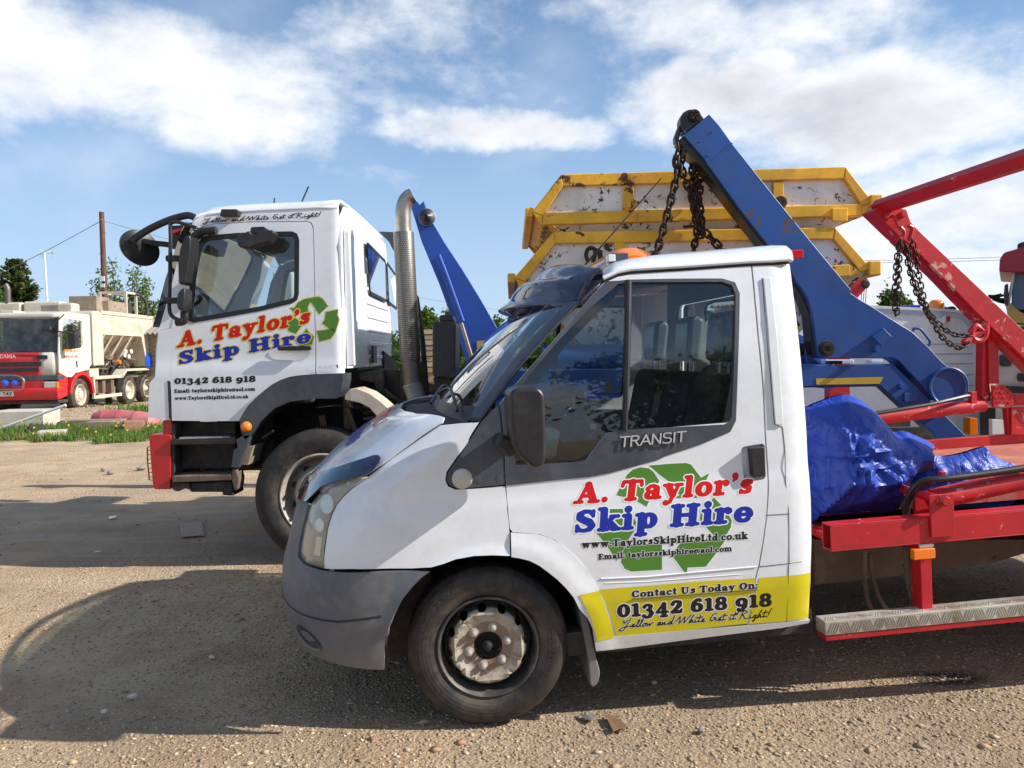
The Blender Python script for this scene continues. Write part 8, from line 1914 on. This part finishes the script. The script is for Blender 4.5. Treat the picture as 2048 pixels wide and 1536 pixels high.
# ================================================================= YARD CLUTTER
def wbox(name, label, cat, px, py, d_z, size, mat, rz=0, bev=.02, group=None, par=None):
    g0 = gpt(px, py); o = M().box((-size[0]/2, -size[1]/2, 0), (size[0]/2, size[1]/2, size[2])).obj(name, mat, None, bevel=bev)
    o.location = (g0[0], g0[1], d_z+float(hgt(g0[0], g0[1]))); o.rotation_euler = (0, 0, rz); tag(o, label, cat, group); return o
wbox('concrete_block', 'large pale concrete block at the left verge before the mixer lorry', 'concrete block', 53, 862, 0, (1.12, .8, .44), CONC, .12, .03)
g0 = gpt(10, 868); g1_ = gpt(62, 838, .5)
t = M().tube([tuple(g0+np.array((-.1, -.3, .08))), (-9.55, 16.4, .62)], .03, 8).obj('wooden_pole', LAMPW, None); tag(t, 'pale pole leaning against the concrete block', 'pole')
wbox('paver', 'pale flat slab lying in the verge grass', 'slab', 106, 876, .02, (.5, .4, .12), CONC, .4, .02)
wbox('tyre_scrap', 'dark rounded scrap half buried in the verge grass', 'scrap', 74, 872, -.05, (.34, .3, .22), DARK, .4, .08)
for i, (px, py, sz, rz, mt, lb_) in enumerate([(188, 862, (1.35, .25, .2), .02, WOOD, 'grey weathered timber baulk lying in the verge, middle of the three'), (130, 858, (.9, .2, .14), -.05, DARK, 'dark timber baulk lying left of the others in the verge'), (222, 866, (.9, .3, .18), .1, WOOD, 'timber baulk lying in front of the faded red barrel')]):
    wbox('timber_baulk', lb_, 'timber', px, py, .02, sz, mt, rz, .015, 'timber baulks in the verge')
g0 = gpt(246, 858)
pb = M().lathe([(0, -.75), (.17, -.74), (.23, -.5), (.235, -.48), (.23, -.46), (.25, -.1), (.255, -.08), (.25, -.06), (.25, .3), (.255, .32), (.25, .34), (.22, .7), (0, .75)], (0, 0, 0), 28, 'x').obj('plastic_barrel', PINK, None, 40); pb.location = g0+np.array((0, .1, .17)); pb.rotation_euler = (0, .06, -.15); tag(pb, 'faded red plastic barrel lying on its side in the verge', 'barrel')
wbox('rubble_block', 'reddish brown broken masonry lump beside the barrel', 'rubble', 268, 868, .0, (.42, .3, .24), BRICKM, .5, .04)
# small individual lumps and litter on the yard
def lump(label, px, py, r, mat, cat='stone', flat=.5, name='stone'):
    g0 = gpt(px, py); bm = bmesh.new(); bmesh.ops.create_icosphere(bm, subdivisions=2, radius=1)
    for v in bm.verts: v.co *= 1+random.uniform(-.16, .16)
    me = bpy.data.meshes.new(name); bm.to_mesh(me); bm.free(); o = link(name, me, None, mat); finish(o, 30); o.location = (g0[0], g0[1], r*flat*.4); o.scale = (r, r*random.uniform(.5, .9), r*flat); o.rotation_euler = (0, 0, random.uniform(0, 3)); tag(o, label, cat); return o
GST = paint('grey_stone', (.24, .22, .20), .9, bumps=.3, bscale=40); PST = paint('pale_stone', (.62, .57, .48), .9, bumps=.2, bscale=40)
lump('dark grey stone on the sunny dirt left of the red bumper', 222, 946, .055, GST); lump('small upright stone beside the dark grey stone', 206, 941, .03, GST, flat=1.0); lump('low stone nearest the lorry bumper guard', 282, 938, .06, GST)
lump('pale stone in the shade near the picture centre left', 265, 1394, .022, PST); lump('bright pebble left of the van bumper shadow', 424, 1315, .018, PST); lump('pale pebble near the lower left shadow edge', 208, 1424, .016, PST)
lump('tan pebble just right of the van front tyre', 1308, 1366, .016, PST); lump('grey stone right of the cardboard in the sun', 1402, 1462, .018, GST)
for nm, lb_, mt, poly in [('cardboard_scrap', 'torn piece of brown cardboard lying by the front wheel', CARD, [(1209, 1434), (1231, 1435), (1238, 1445), (1254, 1455), (1249, 1464), (1238, 1462), (1226, 1467), (1219, 1452)]),
                          ('paper_scrap', 'white scrap of paper in the lorry shade at the left', LAMPW, [(217, 1034), (232, 1030), (233, 1034), (219, 1037)]),
                          ('plastic_scrap', 'small clear grey plastic scrap beside the brown cardboard', GALV, [(1161, 1431), (1172, 1433), (1186, 1431), (1193, 1438), (1184, 1446), (1170, 1441)]),
                          ('paving_slab', 'square concrete slab set in the ground in the lorry shade', paint('dusty_slab', (.40, .33, .25), .9, dirt=(.3, .24, .18), damt=.7), [(360, 1051), (404, 1047), (409, 1074), (362, 1077)])]:
    g0 = gpt(*poly[0]); P = [tuple(gpt(*q)-g0+np.array((0, 0, random.uniform(0, .006) if 'slab' not in nm else 0))) for q in poly]
    o = M().add(P, [tuple(range(len(P)-1, -1, -1))]).obj(nm, mt, None, 0, solid=.004, soff=1 if nm != 'x' else -1); o.location = (g0[0], g0[1], .014+float(hgt(g0[0], g0[1]))); tag(o, lb_, 'scrap' if 'slab' not in nm else 'slab')
# brick stacks seen between the exhaust and the battery box
def px2(px, py, d): r_ = ray(px, py); return EYE+r_*d/r_[1]
me_b = bpy.data.meshes.new('brick'); bb = M().box((-.105, -.05, -.031), (.105, .05, .031)); me_b.from_pydata(bb.v, [], bb.f); BM_ = []
for mt in BRICKS: c_ = me_b.copy(); c_.materials.append(mt); BM_.append(c_)
def brickstack(label, pxl, pxr, pyt, pyb, d, s=1.0):
    a = px2(pxl, pyb, d); b2 = px2(pxr, pyt, d); t = thing('brick_stack', label, 'bricks', loc=(a[0], d, 0)); nx = max(1, int((b2[0]-a[0])/(.225*s))); z = a[2]; nzz = int((b2[2]-a[2])/(.075*s))
    for j in range(nzz):
        for i in range(nx):
            o = bpy.data.objects.new('brick', random.choice(BM_)); COL.objects.link(o); o.parent = t
            o.location = ((i+.5)*.225*s+random.uniform(-.01, .01), random.uniform(-.03, .03), a[2]+(j+.5)*.075*s); o.scale = (s, s*2, s)
    M().box((0, .05, 0), (nx*.225*s, .6, max(.1, a[2]+nzz*.075*s-.01))).obj('stack_core', BRICKS[1], t)
    M().box((-.05, -.1, 0), (nx*.225*s+.05, .5, .1)).obj('pallet', WOOD, t); return t
brickstack('tall stack of tan bricks right of the exhaust stack', 842, 858, 652, 745, 15, 1.4)
brickstack('lower brown brick stack left of the black battery box', 847, 878, 688, 752, 17, 1.3)
# long low timber stack and paling behind
t = thing('timber_paling', 'low paling of upright boards behind the lorry chassis', 'fence', loc=(at(845, 20), 20, 0))
me_p = bpy.data.meshes.new('board'); bb = M().box((-.045, -.012, 0), (.045, .012, .75)); me_p.from_pydata(bb.v, [], bb.f); me_p.materials.append(WOOD)
for i in range(14): o = bpy.data.objects.new('board', me_p); COL.objects.link(o); o.parent = t; o.location = (-.4+i*.13, 0, 0); o.rotation_euler = (0, random.uniform(-.03, .03), 0)
M().box((-.5, .02, .55), (1.5, .05, .62)).obj('rail', WOOD, t)
# shed / stacked boards with corrugated roof behind the mixer
ds = 29.; sx0, sx1 = at(286, ds), at(420, ds); zt1 = zt(300, 622, ds); zt2 = zt(300, 668, ds)
t = thing('timber_shed', 'open shed of weathered grey boards with a corrugated roof behind the mixer lorry', 'shed', loc=(sx0, ds, 0))
bz = .02; k = 0; me_s = bpy.data.meshes.new('plank'); bb = M().box((0, -.03, 0), (sx1-sx0, .03, .17)); me_s.from_pydata(bb.v, [], bb.f); me_s.materials.append(WOOD)
while bz < zt2-.1: o = bpy.data.objects.new('plank', me_s); COL.objects.link(o); o.parent = t; o.location = (0, random.uniform(-.03, .03), bz); bz += .185
V = []; Fc = []; n_ = 60
for i in range(n_+1): x = (sx1-sx0+.4)*i/n_-.2; z = zt2+.0+.05*math.sin(i*1.6); V += [(x, -.4, z), (x, 1.8, z+(zt1-zt2))]
for i in range(n_): Fc.append((2*i, 2*i+2, 2*i+3, 2*i+1))
CORR = paint('grey_corrugated_sheet', (.22, .21, .20), .7, dirt=(.3, .2, .12), damt=.5); M().add(V, Fc).obj('corrugated_roof', CORR, t, 0, solid=.02)
# far-off wooded skyline
V = []; 
m = M(); P = []; C = []
for i in range(260):
    a = math.radians(-62+124*i/260); d_ = random.uniform(70, 120); x, y = d_*math.sin(a), d_*math.cos(a); h_ = random.uniform(2.2, 4.6)*d_/90; r_ = random.uniform(2.5, 5)
    q = RNG.normal(size=(150, 3)); q /= np.linalg.norm(q, axis=1)[:, None]; q = q*np.array([r_, r_, h_*.6])*(RNG.random((150, 1))**.3)+np.array([x, y, h_*.5]); P.append(q[q[:, 2] > 0])
P = np.concatenate(P); cols = np.array(MG+DG)[RNG.integers(0, 8, len(P))]*RNG.uniform(.7, 1.2, (len(P), 1))
o = link('far_wood', leafmesh('far_wood', P, .55, cols), None, LEAFM); tag(o, 'distant belt of woodland along the skyline', 'woodland', kind='stuff')

# ================================================================= THE PHOTOGRAPHER (seen only mirrored in the van window)
def person():
    t = thing('person', 'person in a dark T-shirt holding up a phone, mirrored in the van door window', 'person', loc=(.50, -.42, 0))
    SKIN = paint('skin', (.42, .22, .15), .5); SHIRT = paint('dark_cotton', (.02, .02, .025), .85); JEAN = paint('dark_jeans', (.03, .04, .07), .85); HAIR = paint('dark_hair', (.02, .012, .008), .6)
    def skin(name, pts, edges, rad, mat, sub=2):
        me = bpy.data.meshes.new(name); me.from_pydata(pts, edges, []); o = link(name, me, t, mat)
        bm = bmesh.new(); bm.from_mesh(me); ly = bm.verts.layers.skin.verify(); bm.verts.ensure_lookup_table()
        for v, r in zip(bm.verts, rad): v[ly].radius = (r, r*.82) if isinstance(r, float) else r
        bm.verts[0][ly].use_root = True; bm.to_mesh(me); bm.free()
        o.modifiers.new('skin', 'SKIN'); m = o.modifiers.new('sub', 'SUBSURF'); m.levels = m.render_levels = sub; return o
    P = [(0, 0, .95), (0, 0, 1.12), (0, .01, 1.30), (0, .0, 1.44), (0, .01, 1.53), (0, .03, 1.62), (0, .04, 1.70), (.19, .0, 1.42), (.26, .12, 1.18), (.02, .30, 1.36), (-.19, .0, 1.42), (-.30, .16, 1.20), (-.34, .34, 1.44),
         (.10, 0, .88), (.12, .03, .50), (.12, -.01, .10), (.12, .12, .05), (-.10, 0, .88), (-.12, .03, .50), (-.12, -.01, .10), (-.12, .12, .05)]
    E = [(0, 1), (1, 2), (2, 3), (3, 4), (4, 5), (5, 6), (3, 7), (7, 8), (8, 9), (3, 10), (10, 11), (11, 12), (0, 13), (13, 14), (14, 15), (15, 16), (0, 17), (17, 18), (18, 19), (19, 20)]
    R = [(.17, .13), (.155, .115), (.18, .125), (.12, .09), .058, .085, .082, .062, .045, .030, .062, .045, .030, .095, .062, .042, .04, .095, .062, .042, .04]
    body = skin('body', P, E, R, SKIN)
    m = M().lathe([(.001, -.2), (.05, -.2)], (0, 0, 0), 6)
    shirt = skin('shirt', [P[i] for i in (0, 1, 2, 3)]+[(.19, .0, 1.42), (.235, .07, 1.28), (-.19, .0, 1.42), (-.255, .09, 1.29)], [(0, 1), (1, 2), (2, 3), (3, 4), (4, 5), (3, 6), (6, 7)], [(.18, .14), (.168, .128), (.195, .138), (.10, .085), .078, .066, .078, .066], SHIRT)
    skin('trousers', [(0, 0, .95), (.10, 0, .86), (.12, .03, .50), (.12, -.01, .12), (-.10, 0, .86), (-.12, .03, .50), (-.12, -.01, .12)], [(0, 1), (1, 2), (2, 3), (0, 4), (4, 5), (5, 6)], [(.175, .135), .108, .075, .06, .108, .075, .06], JEAN)
    bm = bmesh.new(); bmesh.ops.create_uvsphere(bm, u_segments=20, v_segments=14, radius=1)
    for v in bm.verts: v.co = Vector((v.co.x*.098, v.co.y*.108-.012, v.co.z*.10+.03)) if v.co.z > -.25 or v.co.y < 0 else Vector((v.co.x*.07, v.co.y*.05-.02, v.co.z*.06))
    me = bpy.data.meshes.new('hair'); bm.to_mesh(me); bm.free(); h = link('hair', me, t, HAIR); finish(h, 60); h.location = (0, .02, 1.70)
    f = M(); f.add([(-.014, .115, 1.66), (.014, .115, 1.66), (0, .145, 1.645), (0, .115, 1.70)], [(0, 1, 2), (0, 2, 3), (1, 3, 2)]); f.box((-.025, .108, 1.612), (.025, .118, 1.620)); f.obj('face_features', SKIN, t)
    for sx in (-.032, .032): M().lathe([(0, -.012), (.010, -.006), (.012, 0)], (sx, .118, 1.688), 8).obj('eye', LBLACK, t)
    for sx in (-.092, .092): M().box((sx-.008, .01, 1.655), (sx+.008, .045, 1.715)).obj('ear', SKIN, t, bevel=.006)
    # each hand: palm and five bent fingers round the phone
    for (hx, hy, hz, s) in ((.02, .30, 1.36, 1), (-.34, .34, 1.44, -1)):
        pts = [(hx, hy, hz), (hx-.035*s, hy+.035, hz+.04)]; ed = [(0, 1)]; rd = [.028, .036]
        for k in range(4):
            i = len(pts); a = (k-1.5)*.016; pts += [(hx-.05*s, hy+.05+a*.3, hz+.055+a), (hx-.085*s, hy+.065+a*.3, hz+.06+a*1.1), (hx-.105*s, hy+.045, hz+.058+a*1.1)]; ed += [(1, i), (i, i+1), (i+1, i+2)]; rd += [.010, .009, .008]
        i = len(pts); pts += [(hx-.02*s, hy+.02, hz+.085), (hx-.05*s, hy+.015, hz+.105)]; ed += [(1, i), (i, i+1)]; rd += [.012, .010]
        skin('hand', pts, ed, rd, SKIN, 1)
    M().box((-.28, .385, 1.43), (-.13, .394, 1.50)).obj('phone', LBLACK, t, bevel=.003)
    return t
person()
bpy.context.view_layer.update()
